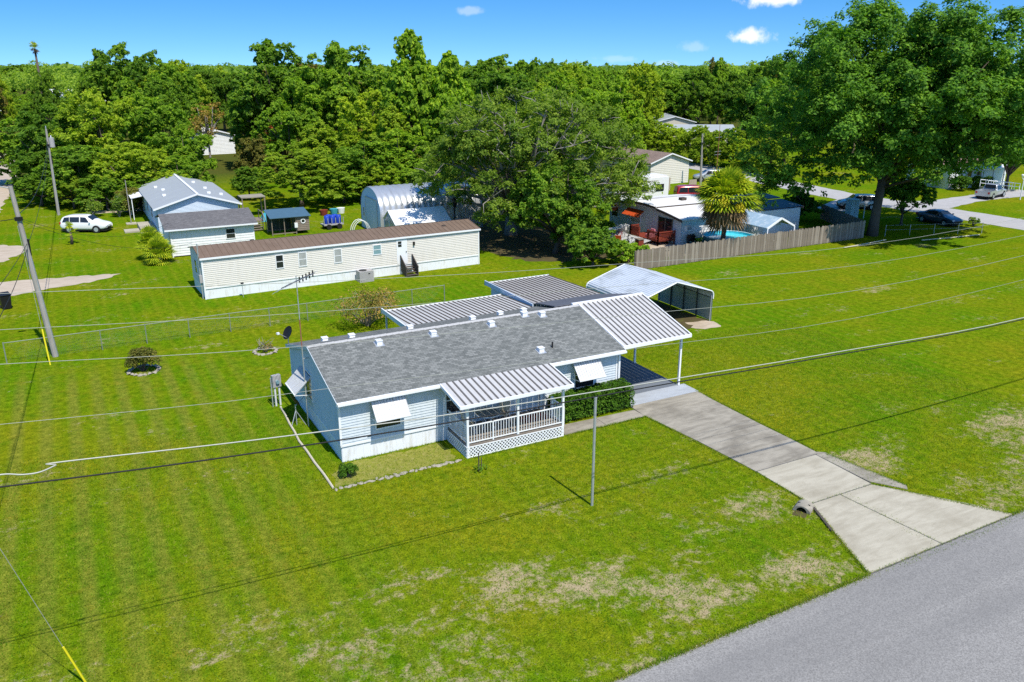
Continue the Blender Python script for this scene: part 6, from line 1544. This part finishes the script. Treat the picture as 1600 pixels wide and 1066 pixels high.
LAB = ['tree at the far left edge behind the sandy lane', 'dark oak at the left end of the left clump', 'pale feathery tree forming the top of the left clump', 'rounded tree right of the pale feathery top in the left clump', 'small rounded tree at the right end of the left clump', 'low dark oak at the front left corner of the left clump', 'low dark oak behind the far utility pole', 'low feathery tree above the bare pole in the left clump', 'low rounded tree just behind the blue house roof', 'round yard tree behind the coop', 'rounded tree left behind the quonset hut', 'rounded tree directly behind the quonset hut', 'tallest pyramid-shaped tree rising above the wood into the sky', 'second tall pyramid-shaped tree just right of the tallest', 'tall oak breaking the skyline left of centre', 'tall oak on the skyline left of the tallest tree', 'rounded tree between the two tall skyline oaks', 'dark magnolia right of the half-hidden white house', 'pale conical tree above the round yard tree', 'dark oak beside the clay path', 'rounded tree below the left skyline oak', 'pale feathery tree left below the tallest tree', 'pale conical tree below the tallest tree', 'rounded tree left behind the live oak', 'oak behind the left part of the live oak', 'feathery tree behind the middle of the live oak', 'rounded tree behind the right part of the live oak', 'dark oak on the far left skyline', 'dark oak on the far left skyline, right of its taller twin', 'rounded tree right of the bare palm', 'dark dome-shaped tree far off below the bare palm', 'broad dome-shaped oak on the central skyline', 'oak behind the far cream houses', 'dark pointed tree on the right skyline', 'oak on the skyline left of the great oak', 'oak just left behind the great oak crown', 'rounded tree partly hidden by the left side of the great oak', 'small dark tree at the foot of the bare palm stem', 'low round bush-like tree at the front left foot of the left clump', 'low feathery tree at the front foot of the left clump', 'low rounded tree right behind the far utility pole foot', 'low rounded tree at the foot of the left clump near the bare pole', 'low feathery tree at the right front foot of the left clump', 'low dark tree between the white house and the yard tree', 'low rounded tree right of the yard tree', 'low feathery tree left behind the quonset hut', 'low rounded tree at the left rear corner of the quonset hut', 'rounded tree on the skyline above the far cream house', 'oak left of the far cream houses', 'dark olive tree, front row of the wood, behind the live oak', 'leftmost rounded green tree, front row of the wood, behind the live oak', 'second-from-left rounded green tree, front row of the wood, behind the live oak', 'pale conical tree, front row of the wood, behind the live oak', 'leftmost dark oak, middle row of the wood, behind the live oak', 'second-from-left dark oak, middle row of the wood, behind the live oak', 'dark oak, middle row of the wood, behind the left clump', 'rounded green tree, middle row of the wood, left of the tallest tree', 'leftmost dark olive tree, middle row of the wood, around the tallest tree', 'second-from-left dark olive tree, middle row of the wood, around the tallest tree', 'tall narrow tree, middle row of the wood, beyond the cream houses', 'pale conical tree, middle row of the wood, behind the great oak', 'tall narrow tree, middle row of the wood, behind the left clump', 'rounded green tree, middle row of the wood, behind the left clump', 'dark oak, middle row of the wood, around the tallest tree', 'leftmost rounded green tree, middle row of the wood, behind the live oak', 'second-from-left rounded green tree, middle row of the wood, behind the live oak', 'leftmost pale feathery tree, middle row of the wood, behind the live oak', 'second-from-left pale feathery tree, middle row of the wood, behind the live oak', 'pale feathery tree, middle row of the wood, behind the left clump', 'leftmost pale feathery tree, back row of the wood, around the tallest tree', 'second-from-left pale feathery tree, back row of the wood, around the tallest tree', 'tall narrow tree, middle row of the wood, behind the live oak', 'leftmost dark oak, back row of the wood, behind the live oak', 'second-from-left dark oak, back row of the wood, behind the live oak', 'leftmost rounded green tree, back row of the wood, behind the left clump', 'second-from-left rounded green tree, back row of the wood, behind the left clump', 'third-from-left rounded green tree, back row of the wood, behind the left clump', 'leftmost dark oak, back row of the wood, left of the tallest tree', 'second-from-left dark oak, back row of the wood, left of the tallest tree', 'leftmost rounded green tree, back row of the wood, behind the live oak', 'second-from-left rounded green tree, back row of the wood, behind the live oak', 'third-from-left rounded green tree, back row of the wood, behind the live oak', 'fourth-from-left rounded green tree, back row of the wood, behind the live oak', 'fifth-from-left rounded green tree, back row of the wood, behind the live oak', 'sixth-from-left rounded green tree, back row of the wood, behind the live oak', 'dark olive tree, back row of the wood, at the far left', 'leftmost rounded green tree, back row of the wood, left of the tallest tree', 'second-from-left rounded green tree, back row of the wood, left of the tallest tree', 'leftmost dark olive tree, back row of the wood, left of the tallest tree', 'second-from-left dark olive tree, back row of the wood, left of the tallest tree', 'leftmost rounded green tree, back row of the wood, around the tallest tree', 'second-from-left rounded green tree, back row of the wood, around the tallest tree', 'third-from-left rounded green tree, back row of the wood, around the tallest tree', 'dark olive tree, back row of the wood, behind the live oak', 'leftmost tall narrow tree, back row of the wood, behind the live oak', 'second-from-left tall narrow tree, back row of the wood, behind the live oak', 'leftmost pale feathery tree, back row of the wood, behind the live oak', 'second-from-left pale feathery tree, back row of the wood, behind the live oak', 'third-from-left pale feathery tree, back row of the wood, behind the live oak', 'leftmost dark oak, back row of the wood, beyond the cream houses', 'second-from-left dark oak, back row of the wood, beyond the cream houses', 'third-from-left dark oak, back row of the wood, beyond the cream houses', 'leftmost dark olive tree, back row of the wood, beyond the cream houses', 'second-from-left dark olive tree, back row of the wood, beyond the cream houses', 'leftmost pale feathery tree, back row of the wood, at the far left', 'second-from-left pale feathery tree, back row of the wood, at the far left', 'leftmost dark oak, back row of the wood, behind the left clump', 'second-from-left dark oak, back row of the wood, behind the left clump', 'pale conical tree, back row of the wood, left of the tallest tree', 'rounded green tree, back row of the wood, beyond the cream houses', 'leftmost rounded green tree, back row of the wood, at the far left', 'second-from-left rounded green tree, back row of the wood, at the far left', 'third-from-left rounded green tree, back row of the wood, at the far left', 'fourth-from-left rounded green tree, back row of the wood, at the far left', 'fifth-from-left rounded green tree, back row of the wood, at the far left', 'sixth-from-left rounded green tree, back row of the wood, at the far left', 'seventh-from-left rounded green tree, back row of the wood, at the far left', 'eighth-from-left rounded green tree, back row of the wood, at the far left', 'ninth-from-left rounded green tree, back row of the wood, at the far left', 'tenth-from-left rounded green tree, back row of the wood, at the far left', '11th-from-left rounded green tree, back row of the wood, at the far left', 'leftmost dark oak, back row of the wood, at the far left', 'second-from-left dark oak, back row of the wood, at the far left', 'third-from-left dark oak, back row of the wood, at the far left']
for i, (k, x, y, h, r_, tg) in enumerate(TREES):
    if tg == 'w': put_tree(k, x, y, h, r_, LAB[i], 'trees of the wood behind the houses')
    else: put_tree(k, x, y, h, r_, LAB[i], 'trees around the houses')

# far wood to the horizon: two masses
g = np.random.default_rng(77)
ca, sa = math.cos(R(-28)), math.sin(R(-28))
def far_wood(name, ds, stp, rr_, nleaf, size, label, seed):
    C, Q = [], []
    for d in ds:
        hwid = d * 0.85
        for u in np.arange(-hwid, hwid, stp):
            uu = u + g.uniform(-.4, .4) * stp; dd = d + g.uniform(-8, 8)
            if d < 330 and -0.66 * dd < uu < -0.505 * dd: continue
            x = cam.location.x + uu * ca - dd * sa; y = cam.location.y + uu * sa + dd * ca
            h = g.uniform(9.0, 14.5) + (g.random() < .2) * g.uniform(1, 5.0); r_ = g.uniform(*rr_)
            for q in range(3): C.append((x + g.uniform(-.5, .5) * r_, y + g.uniform(-.5, .5) * r_, h * g.uniform(.55, .74))); Q.append((r_ * .72, r_ * .72, h * .26))
    o = link(name, leaf_mesh(name, np.array(C), np.array(Q), nleaf, size, seed, 'leaf_wood', spread=(.7, .98), aspect=.7))
    tag(o, label, None, None, 'stuff')
far_wood('woodland', np.arange(245, 430, 17), 8, (4.5, 6.5), 210000, 0.95, 'distant wood filling the middle distance below the skyline', 5)
far_wood('horizon_woodland', np.concatenate([np.arange(440, 1000, 60), np.arange(1000, 2600, 250)]), 22, (9, 16), 90000, 3.4, 'farthest wood along the horizon', 6)

# ---- the big oak on the right
def big_tree(name, loc, R_, z0, H_, nlobe, nleaf, size, mat, label, trunk_r, fork, bark, seed, shape='round', nl=22, rmin=.14, rmax=.24, lean=(0, 0), squash=(1, 1), off=(0, 0), spread=(.62, 1.08), inner=.25, sub=12, flare=.75, extra=(), rough=0.0, limb=.55):
    t = thing(name, label, 'tree', loc)
    C, Q = lobes(R_, z0, H_, nlobe, seed, rmin, rmax, shape, inner, flare, rough)
    C[:, 0] = C[:, 0] * squash[0] + off[0]; C[:, 1] = C[:, 1] * squash[1] + off[1]
    if extra: C = np.concatenate([C, np.array([e[:3] for e in extra])]); Q = np.concatenate([Q, np.array([(e[3],) * 3 for e in extra])])
    link('crown', leaf_mesh('crown', C, Q, nleaf, size, seed + 3, mat, spread=spread, sub=sub), None, t)
    link('trunk', trunk_mesh('trunk', trunk_r, fork, C, bark, seed, nl, lean, 0.04, 9, limb), None, t)
    return t, C, Q
t, C, Q = big_tree('great_oak', (60.6, 23.4, 0), 14.4, 4.2, 21.6, 185, 235000, 0.33, 'leaf_great', 'huge dark green oak towering over the right edge of the lawn', 0.44, 6.0, 'bark', 301, lean=(0.7, 0.2), off=(3.0, 1.0), rmin=.12, rmax=.21, inner=.35, nl=30, sub=16, flare=.2, rough=.16, limb=.34, extra=[(-8.6, 4.6, 4.6, 2.2), (-9.8, 5.2, 6.4, 2.2), (-7.4, 3.6, 5.8, 2.2), (-10.4, 6.0, 8.4, 2.4), (-6.2, 3.4, 4.8, 1.9), (-9.0, 5.6, 3.6, 1.8), (-8.0, 2.6, 7.6, 2.2), (-2, -4, 7.6, 2.4), (1, -5, 8.2, 2.4), (4, -4, 7.6, 2.4), (-5, -1.5, 7.2, 2.3), (6, -2, 7.2, 2.3), (0, -3, 10, 2.6), (3, -5, 10.6, 2.6), (8, -4, 8.6, 2.4), (-3.4, -5, 10, 2.4), (-1.5, -6.5, 12, 2.4), (5.5, -6.5, 12, 2.4), (2, -2.5, 6.6, 1.8), (-3, -1.5, 6.2, 1.8)])
g = np.random.default_rng(3)
link('dry_spray', leaf_mesh('dry_spray', [(8.2, -9.8, 12.3)], [(0.8, .6, .7)], 120, 0.35, 9, 'leaf_dry'), None, t)
# ---- the live oak in the middle: sparse grey-limbed crown
t, C, Q = big_tree('live_oak', (29.5, 40.5, 0), 10.8, 0.8, 14.2, 145, 100000, 0.26, 'leaf_olive', 'broad live oak with grey limbs behind the patio roofs', 0.55, 2.6, 'bark_grey', 402, 'round', 70, rmin=.10, rmax=.19, off=(1.7, -2.4), squash=(1.0, .95), spread=(.5, 1.12))
m = MB(); rl = random.Random(12)
for i in range(len(C)):
    c = Vector(C[i])
    for k in range(4):
        e = c + Vector((rl.uniform(-1, 1), rl.uniform(-1, 1), rl.uniform(-.2, 1))).normalized() * rl.uniform(1.2, 2.2)
        mid = c.lerp(e, .5) + Vector((rl.uniform(-.25, .25), rl.uniform(-.25, .25), rl.uniform(-.1, .25)))
        m.tube([c, mid, e], [0.055, 0.04, 0.018], 4)
m.build('bare_twigs', 'bark_grey', t, True)['kind'] = 'stuff'
t, C, Q = big_tree('young_oak', (28.9, 31.0, 0), 4.4, 1.0, 8.2, 40, 22000, 0.26, 'leaf_oak', 'smaller leaning oak in the shade in front of the live oak', 0.22, 1.6, 'bark', 503, lean=(0.4, -0.2), rmin=.18, rmax=.3)
big_tree('shade_shrub', (30.2, 29.4, 0), 2.7, 0.2, 5.2, 28, 12000, 0.25, 'leaf_oak', 'large dark shrub left of the fence end, behind the steel carport', 0.1, 0.6, 'bark', 511, rmin=.2, rmax=.34)
big_tree('shade_shrub', (29.4, 25.6, 0), 2.6, 0.0, 3.3, 24, 9500, 0.24, 'leaf_oak', 'lower dark shrub directly behind the patio room roof', 0.1, 0.4, 'bark', 512, rmin=.2, rmax=.34)
big_tree('shade_shrub', (32.6, 25.0, 0), 2.0, 0.0, 1.9, 22, 7500, 0.22, 'leaf_mid', 'rounded green shrub touching the left end of the board fence', 0.1, 0.4, 'bark', 513, rmin=.2, rmax=.34)
big_tree('crape_tree', (67.9, 25.8, 0), 3.0, 1.4, 5.2, 30, 9000, 0.30, 'leaf_oak', 'small multi-stemmed tree between the big oak and the dark sedan', 0.13, 1.4, 'bark', 521, nl=12, rmin=.2, rmax=.32)
big_tree('side_tree', (60.5, 32.8, 0), 2.2, 0.2, 3.6, 24, 7000, 0.28, 'leaf_oak', 'dark leafy shrub against the end of the slate-roofed wing', 0.1, 0.5, 'bark', 522, rmin=.2, rmax=.32)
big_tree('side_tree', (101.5, 36.0, 0), 4.0, 2.6, 8.5, 40, 14000, 0.36, 'leaf_mid', 'green tree overhanging the access ramp at the far right', 0.2, 2.4, 'bark', 523, rmin=.18, rmax=.3)
# ---- row of round hedge trees
for k in range(9):
    f = k / 8; x = 85.6 + (88.6 - 85.6) * f; y = 63.0 + (100 - 63.0) * f
    cm, tm_ = PROTO['D'][k % 2]
    t = thing('hedge_tree', ['nearest', 'second', 'third', 'fourth', 'fifth', 'sixth', 'seventh', 'eighth', 'ninth'][k] + ' from the street end in the row of round-topped trees behind the beige house', 'tree', (x, y, 0), rt.uniform(0, 360), 'row of round-topped trees')
    hh = 5.6 + 0.8 * ((k * 37) % 5) / 4
    o = link('crown', cm, None, t); o.scale = (0.74, 0.74, hh / 10); o.location = (0, 0, -0.5)
    o = link('trunk', tm_, None, t); o.scale = (0.6, 0.6, hh / 11)

# ---- clipped hedge by the porch
t = thing('clipped_hedge', 'dense dark green clipped hedge between the porch and the carport', 'hedge', (0, 0, 0))
g = np.random.default_rng(14); C, Q = [], []
for x in np.arange(10.15, 14.25, 0.33):
    for y in (-0.86, -0.50, -0.22):
        for z in (0.25, 0.62, 1.0): C.append((x + g.uniform(-.06, .06), y + g.uniform(-.05, .05), z + g.uniform(-.05, .10) + 0.03)); Q.append((0.27, 0.23, 0.27))
link('foliage', leaf_mesh('foliage', C, Q, 26000, 0.095, 15, 'leaf_hedge', spread=(.75, 1.1), aspect=.65, zmin=0.01), None, t)
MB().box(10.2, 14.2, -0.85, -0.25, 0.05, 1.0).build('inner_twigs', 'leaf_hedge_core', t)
# ---- lawn shrubs
def shrub(loc, R_, H_, n, size, mat, label, ring=0, seed=1, nlobe=16, name='shrub', twigs=None, spread=(.6, 1.05), z0=0.0):
    t = thing(name, label, 'shrub', loc)
    C, Q = lobes(R_, z0, H_, nlobe, seed, .26, .42)
    link('foliage', leaf_mesh('foliage', C, Q, n, size, seed, mat, spread=spread, zmin=0.02), None, t)
    m = MB(); r_ = random.Random(seed)
    for c in C[:max(8, twigs or 0)]:
        m.tube([(r_.uniform(-.08, .08), r_.uniform(-.08, .08), 0), (c[0] * .5, c[1] * .5, c[2] * .6), tuple(c)], [0.035, 0.025, 0.01], 4)
        if twigs:
            for q in range(3): m.tube([tuple(c), (c[0] + r_.uniform(-.5, .5), c[1] + r_.uniform(-.5, .5), c[2] + r_.uniform(.0, .5))], [0.016, 0.006], 4)
    m.build('stems', 'bark_grey' if twigs else 'bark', t)
    if ring:
        n_ = int(2 * math.pi * ring / 0.24)
        for k in range(n_):
            a = 2 * math.pi * k / n_
            link('border_stone', stm[k % 3], None, t, (ring * math.cos(a), ring * math.sin(a), 0), r_.uniform(0, 360), (1.0, 1.0, 0.8))
    return t
shrub((-6.3, 15.95, 0), 0.92, 1.55, 2600, 0.13, 'leaf_dark', 'round dark shrub in a ring of pale stones on the left lawn', 0.78, 71)
shrub((0.3, 16.1, 0), 0.5, 0.6, 220, 0.10, 'leaf_bush', 'tiny sparse shrub in a stone ring behind the blue house', 0.62, 72, twigs=8)
shrub((7.25, 18.1, 0), 2.3, 3.0, 3600, 0.13, 'leaf_bush', 'wide sparse brownish shrub beside the patio cover', 0, 73, 34, twigs=34, spread=(.4, 1.15))
shrub((-0.15, -1.30, 0), 0.46, 0.55, 1500, 0.09, 'leaf_hedge', 'small round green shrub in the bed at the left front corner', 0, 74)
link('leaves', leaf_mesh('leaves', [(-0.05, 0, .12), (0.2, .05, .1)], [(.2, .2, .15)] * 2, 60, 0.12, 75, 'leaf_mid'), None, SEEDLING)
shrub((-6.5, 71.0, 0), 1.2, 2.2, 900, 0.22, 'leaf_olive', 'thin grey-green sapling by the far utility pole', 0, 76, twigs=10)
shrub((-3.9, 69.6, 0), 1.2, 2.6, 700, 0.22, 'leaf_olive', 'second thin sapling, between far utility pole and bare pole', 0, 77, twigs=10)
shrub((-2.6, 70.5, 0), 2.0, 3.0, 3600, 0.22, 'leaf_dark', 'dark reddish bush at the left wall of the blue house', 0, 78)
shrub((96.5, 38.9, 0), 1.5, 2.0, 2200, 0.25, 'leaf_hedge', 'round clipped bush left of the far right house door', 0, 79)
shrub((99.6, 38.1, 0), 1.6, 2.1, 2200, 0.25, 'leaf_hedge', 'round clipped bush right of the far right house door', 0, 80)
shrub((93.5, 42.5, 0), 2.4, 4.0, 4200, 0.32, 'leaf_mid', 'tall leafy bush at the left corner of the far right house', 0, 81)
shrub((42.6, 27.7, 0), 0.5, 0.9, 400, 0.16, 'leaf_light', 'yellow-green shrub below the window unit of the white house', 0, 82)
shrub((43.8, 27.8, 0), 0.45, 0.8, 300, 0.16, 'leaf_olive', 'grey-green shrub left of the pool', 0, 83)
shrub((39.0, 37.6, 0), 0.8, 1.1, 700, 0.2, 'leaf_mid', 'low shrub at the far end of the white house end wall', 0, 84)
shrub((74.2, 22.0, 0), 0.6, 1.1, 400, 0.18, 'leaf_olive', 'small weed bush beside the dark sedan', 0, 85)

# ---- palms
def frond_fan(m, c, d, ln, w, nb=11, droop=0.35):
    """fan leaf: narrow blades radiating from the end of a stalk"""
    d = Vector(d).normalized(); s = d.cross(Vector((0, 0, 1)))
    if s.length < .05: s = Vector((1, 0, 0))
    s.normalize(); up = s.cross(d)
    base = Vector(c) + d * ln * 0.45
    m.bar(c, base, 0.03)
    for k in range(nb):
        a = (k / (nb - 1) - .5) * 2.4
        e = d * math.cos(a) + s * math.sin(a)
        tip = base + e * w * (1 - .12 * abs(a)) - Vector((0, 0, droop * w * .5)) + up * .05
        mid = base + e * w * .55
        p = e.cross(up).normalized() * w * .055
        m.add([base, mid - p, tip, mid + p], [(0, 1, 2, 3)])
def palm(loc, h, R_, label, seed, nf=110, dead=70, bloom=3, name='cabbage_palm', tr=0.2):
    t = thing(name, label, 'palm', loc)
    r_ = random.Random(seed)
    MB().tube([(0, 0, 0), (0.05, 0, h * .5), (0, 0, h)], [tr * 1.2, tr, tr * .9], 10).build('trunk', 'bark', t, True)
    def spray(n, zlo, zhi, mat, nm, ln, dr):
        m = MB()
        for k in range(n):
            el = r_.uniform(zlo, zhi); az = r_.uniform(0, 2 * math.pi)
            frond_fan(m, (0, 0, h + r_.uniform(-.3, .5)), (math.cos(az) * math.cos(el), math.sin(az) * math.cos(el), math.sin(el)), ln * r_.uniform(.8, 1.1), ln * .55, 11, dr)
        m.build(nm, mat, t)
    spray(nf, R(-8), R(85), 'leaf_palm', 'fronds', R_, 0.45)
    if dead: spray(dead, R(-70), R(-12), 'frond_dead', 'dead_fronds', R_ * .86, 0.5)
    for k in range(bloom):
        az = R(-172 + k * 36); q = (math.cos(az) * R_ * .66, math.sin(az) * R_ * .66, h - .25 + .45 * (k % 2))
        link('blossom', leaf_mesh('blossom', [q], [(.5, .5, .6)], 700, 0.13, seed + k, 'palm_bloom', spread=(.2, 1)), None, t)
    return t
palm((41.9, 23.9, 0), 4.6, 3.3, 'shaggy cabbage palm with yellow blossoms and brown skirt behind the board fence', 3)
palm((-8.9, 55.6, 0), 1.1, 0.9, 'tiny palm sapling on the grass in front of the white wagon', 5, 14, 0, 0, 'palm_sapling', 0.12)
palm((-2.5, 43.6, 0), 0.5, 1.7, 'low spreading fan palm at the left corner of the garage', 6, 60, 0, 0, 'fan_palm', 0.15)
palm((-2.9, 45.4, 0), 1.2, 1.6, 'taller fan palm behind the low one at the garage', 8, 50, 0, 0, 'fan_palm', 0.15)
palm((6.6, 150, 0), 11.5, 2.6, 'yellowish palm crown rising among the far left trees', 9, 60, 20, 0, 'tall_palm')
palm((13.0, 156, 0), 12.2, 2.8, 'second yellowish palm rising right of the first among the far trees', 10, 60, 20, 0, 'tall_palm')
t = palm((-10.2, 184.6, 0), 19.2, 1.5, 'bare tall palm stem with a small tuft above the far left horizon', 11, 22, 10, 0, 'bare_palm', 0.24)
tp_ = palm((69.9, 57.0, 0), 8.0, 0.5, 'thin brown antenna-like stem beside the pale pole', 12, 4, 0, 0, 'thin_palm', 0.07) if False else None
t = thing('antenna_pole', 'thin rusty pole with small side arms right of the pale utility pole', 'pole', (70.9, 58.0, 0))
MB().tube([(0, 0, 0), (0, 0, 8.2)], [0.06, 0.03], 6).build('shaft', 'rust', t)
for z in (4.2, 4.6, 6.5): MB().bar((-0.6, 0, z), (0.6, 0.1, z + .05), 0.04).build('side_arm', 'galv', t)
# dead reddish tree among the wood
big_tree('rusty_tree', (21.5, 104.0, 0), 3.2, 2.5, 8.6, 24, 3800, 0.34, 'leaf_dry', 'tree with rust-brown dead leaves left of the wood centre', 0.16, 3.0, 'bark', 611, rmin=.2, rmax=.34)
big_tree('bare_tree', (13.5, 118.0, 0), 3.4, 3.0, 11.0, 24, 2600, 0.30, 'leaf_bush', 'half-bare grey brown tree in the wood left of the rusty one', 0.18, 4.0, 'bark_grey', 612, nl=22, rmin=.2, rmax=.34)

# ---- grass blades standing up out of the turf near the road and along every edge
g = np.random.default_rng(99)
def seg_pts(a, b_, n, w):
    a = np.array(a); b_ = np.array(b_); t_ = g.random(n)[:, None]; d_ = (b_ - a) / np.linalg.norm(b_ - a); nn = np.array([-d_[1], d_[0]])
    return a + (b_ - a) * t_ + nn * (g.normal(size=n) * w)[:, None]
pts = [np.stack([g.uniform(-17, 32, 210000), g.uniform(-16.35, 6.5, 210000)], 1)]
edges = [((-5, -16.40), (13, -16.08), 9000, .05), ((20.8, -15.95), (34, -15.68), 5000, .05), ((14.85, -8.8), (14.25, -2), 1600, .05), ((18.5, -8.7), (18.55, -.6), 1600, .05), ((14.80, -11.8), (14.88, -8.8), 900, .05), ((12.95, -16.0), (14.78, -11.8), 1500, .05),
         ((18.15, -11.8), (20.8, -15.9), 1700, .05), ((18.7, -9), (19.3, -12.6), 1000, .05), ((9.8, -2.12), (14.2, -2.1), 900, .04), ((13, -16.09), (20.9, -15.97), 420, .02), ((16.34, -11.9), (16.68, -16), 160, .015), ((14.8, -11.85), (18.1, -11.85), 130, .015), ((-1.0, 7), (-1.0, -2), 700, .05), ((-1, -2.1), (4.7, -2.1), 700, .06), ((4.9, -2.2), (9.6, -2.2), 600, .05), ((0, -.05), (4.8, -.05), 350, .03)]
for e in edges: pts.append(seg_pts(*e))
P2 = np.concatenate(pts); tall = np.concatenate([np.full(len(pts[0]), 1.0), np.full(len(P2) - len(pts[0]), 1.25)])
x_, y_ = P2[:, 0], P2[:, 1]
keep = ~((x_ > 0) & (x_ < 13.9) & (y_ > 0)) & ~((x_ > 4.85) & (x_ < 10.2) & (y_ > -2.12) & (y_ < 0.1)) & ~((x_ > 9.75) & (x_ < 14.3) & (y_ > -2.06) & (y_ < 0.1))
keep &= ~((x_ > 14.3 + np.clip((-y_ - 2) / 7, 0, 1) * .52) & (x_ < 18.44) & (y_ > -8.85)) 
keep &= ~((x_ > 14.82) & (x_ < 18.2) & (y_ > -11.8) & (y_ <= -8.9)) & ~((y_ <= -11.9) & (y_ > -15.95) & (x_ > 14.76 - (-y_ - 11.86) / 4.18 * 1.8 + .05) & (x_ < 18.1 + (-y_ - 11.86) / 4.1 * 2.7 - .1) & (np.abs(x_ - 16.5) > .25))
n0 = len(pts[0]); keep[n0:] |= False
P2, tall = P2[keep], tall[keep]; n = len(P2)
hh = g.uniform(.035, .085, n) * tall; az = g.uniform(0, 2 * np.pi, n); ln = g.uniform(.3, 1.1, n) * hh
V = np.empty((n, 3, 3)); w_ = g.uniform(.008, .016, n)
V[:, 0] = np.stack([P2[:, 0] - np.sin(az) * w_, P2[:, 1] + np.cos(az) * w_, np.zeros(n)], 1)
V[:, 1] = np.stack([P2[:, 0] + np.sin(az) * w_, P2[:, 1] - np.cos(az) * w_, np.zeros(n)], 1)
V[:, 2] = np.stack([P2[:, 0] + np.cos(az) * ln, P2[:, 1] + np.sin(az) * ln, hh], 1)
me = bpy.data.meshes.new('grass')
me.vertices.add(3 * n); me.vertices.foreach_set('co', V.astype(np.float32).ravel())
me.loops.add(3 * n); me.loops.foreach_set('vertex_index', np.arange(3 * n, dtype=np.int32))
me.polygons.add(n); me.polygons.foreach_set('loop_start', np.arange(0, 3 * n, 3, dtype=np.int32)); me.polygons.foreach_set('loop_total', np.full(n, 3, dtype=np.int32))
me.update(); me.validate()
o = link('grass', me, 'grass_blade'); tag(o, 'loose grass blades standing out of the front lawn', None, None, 'stuff')
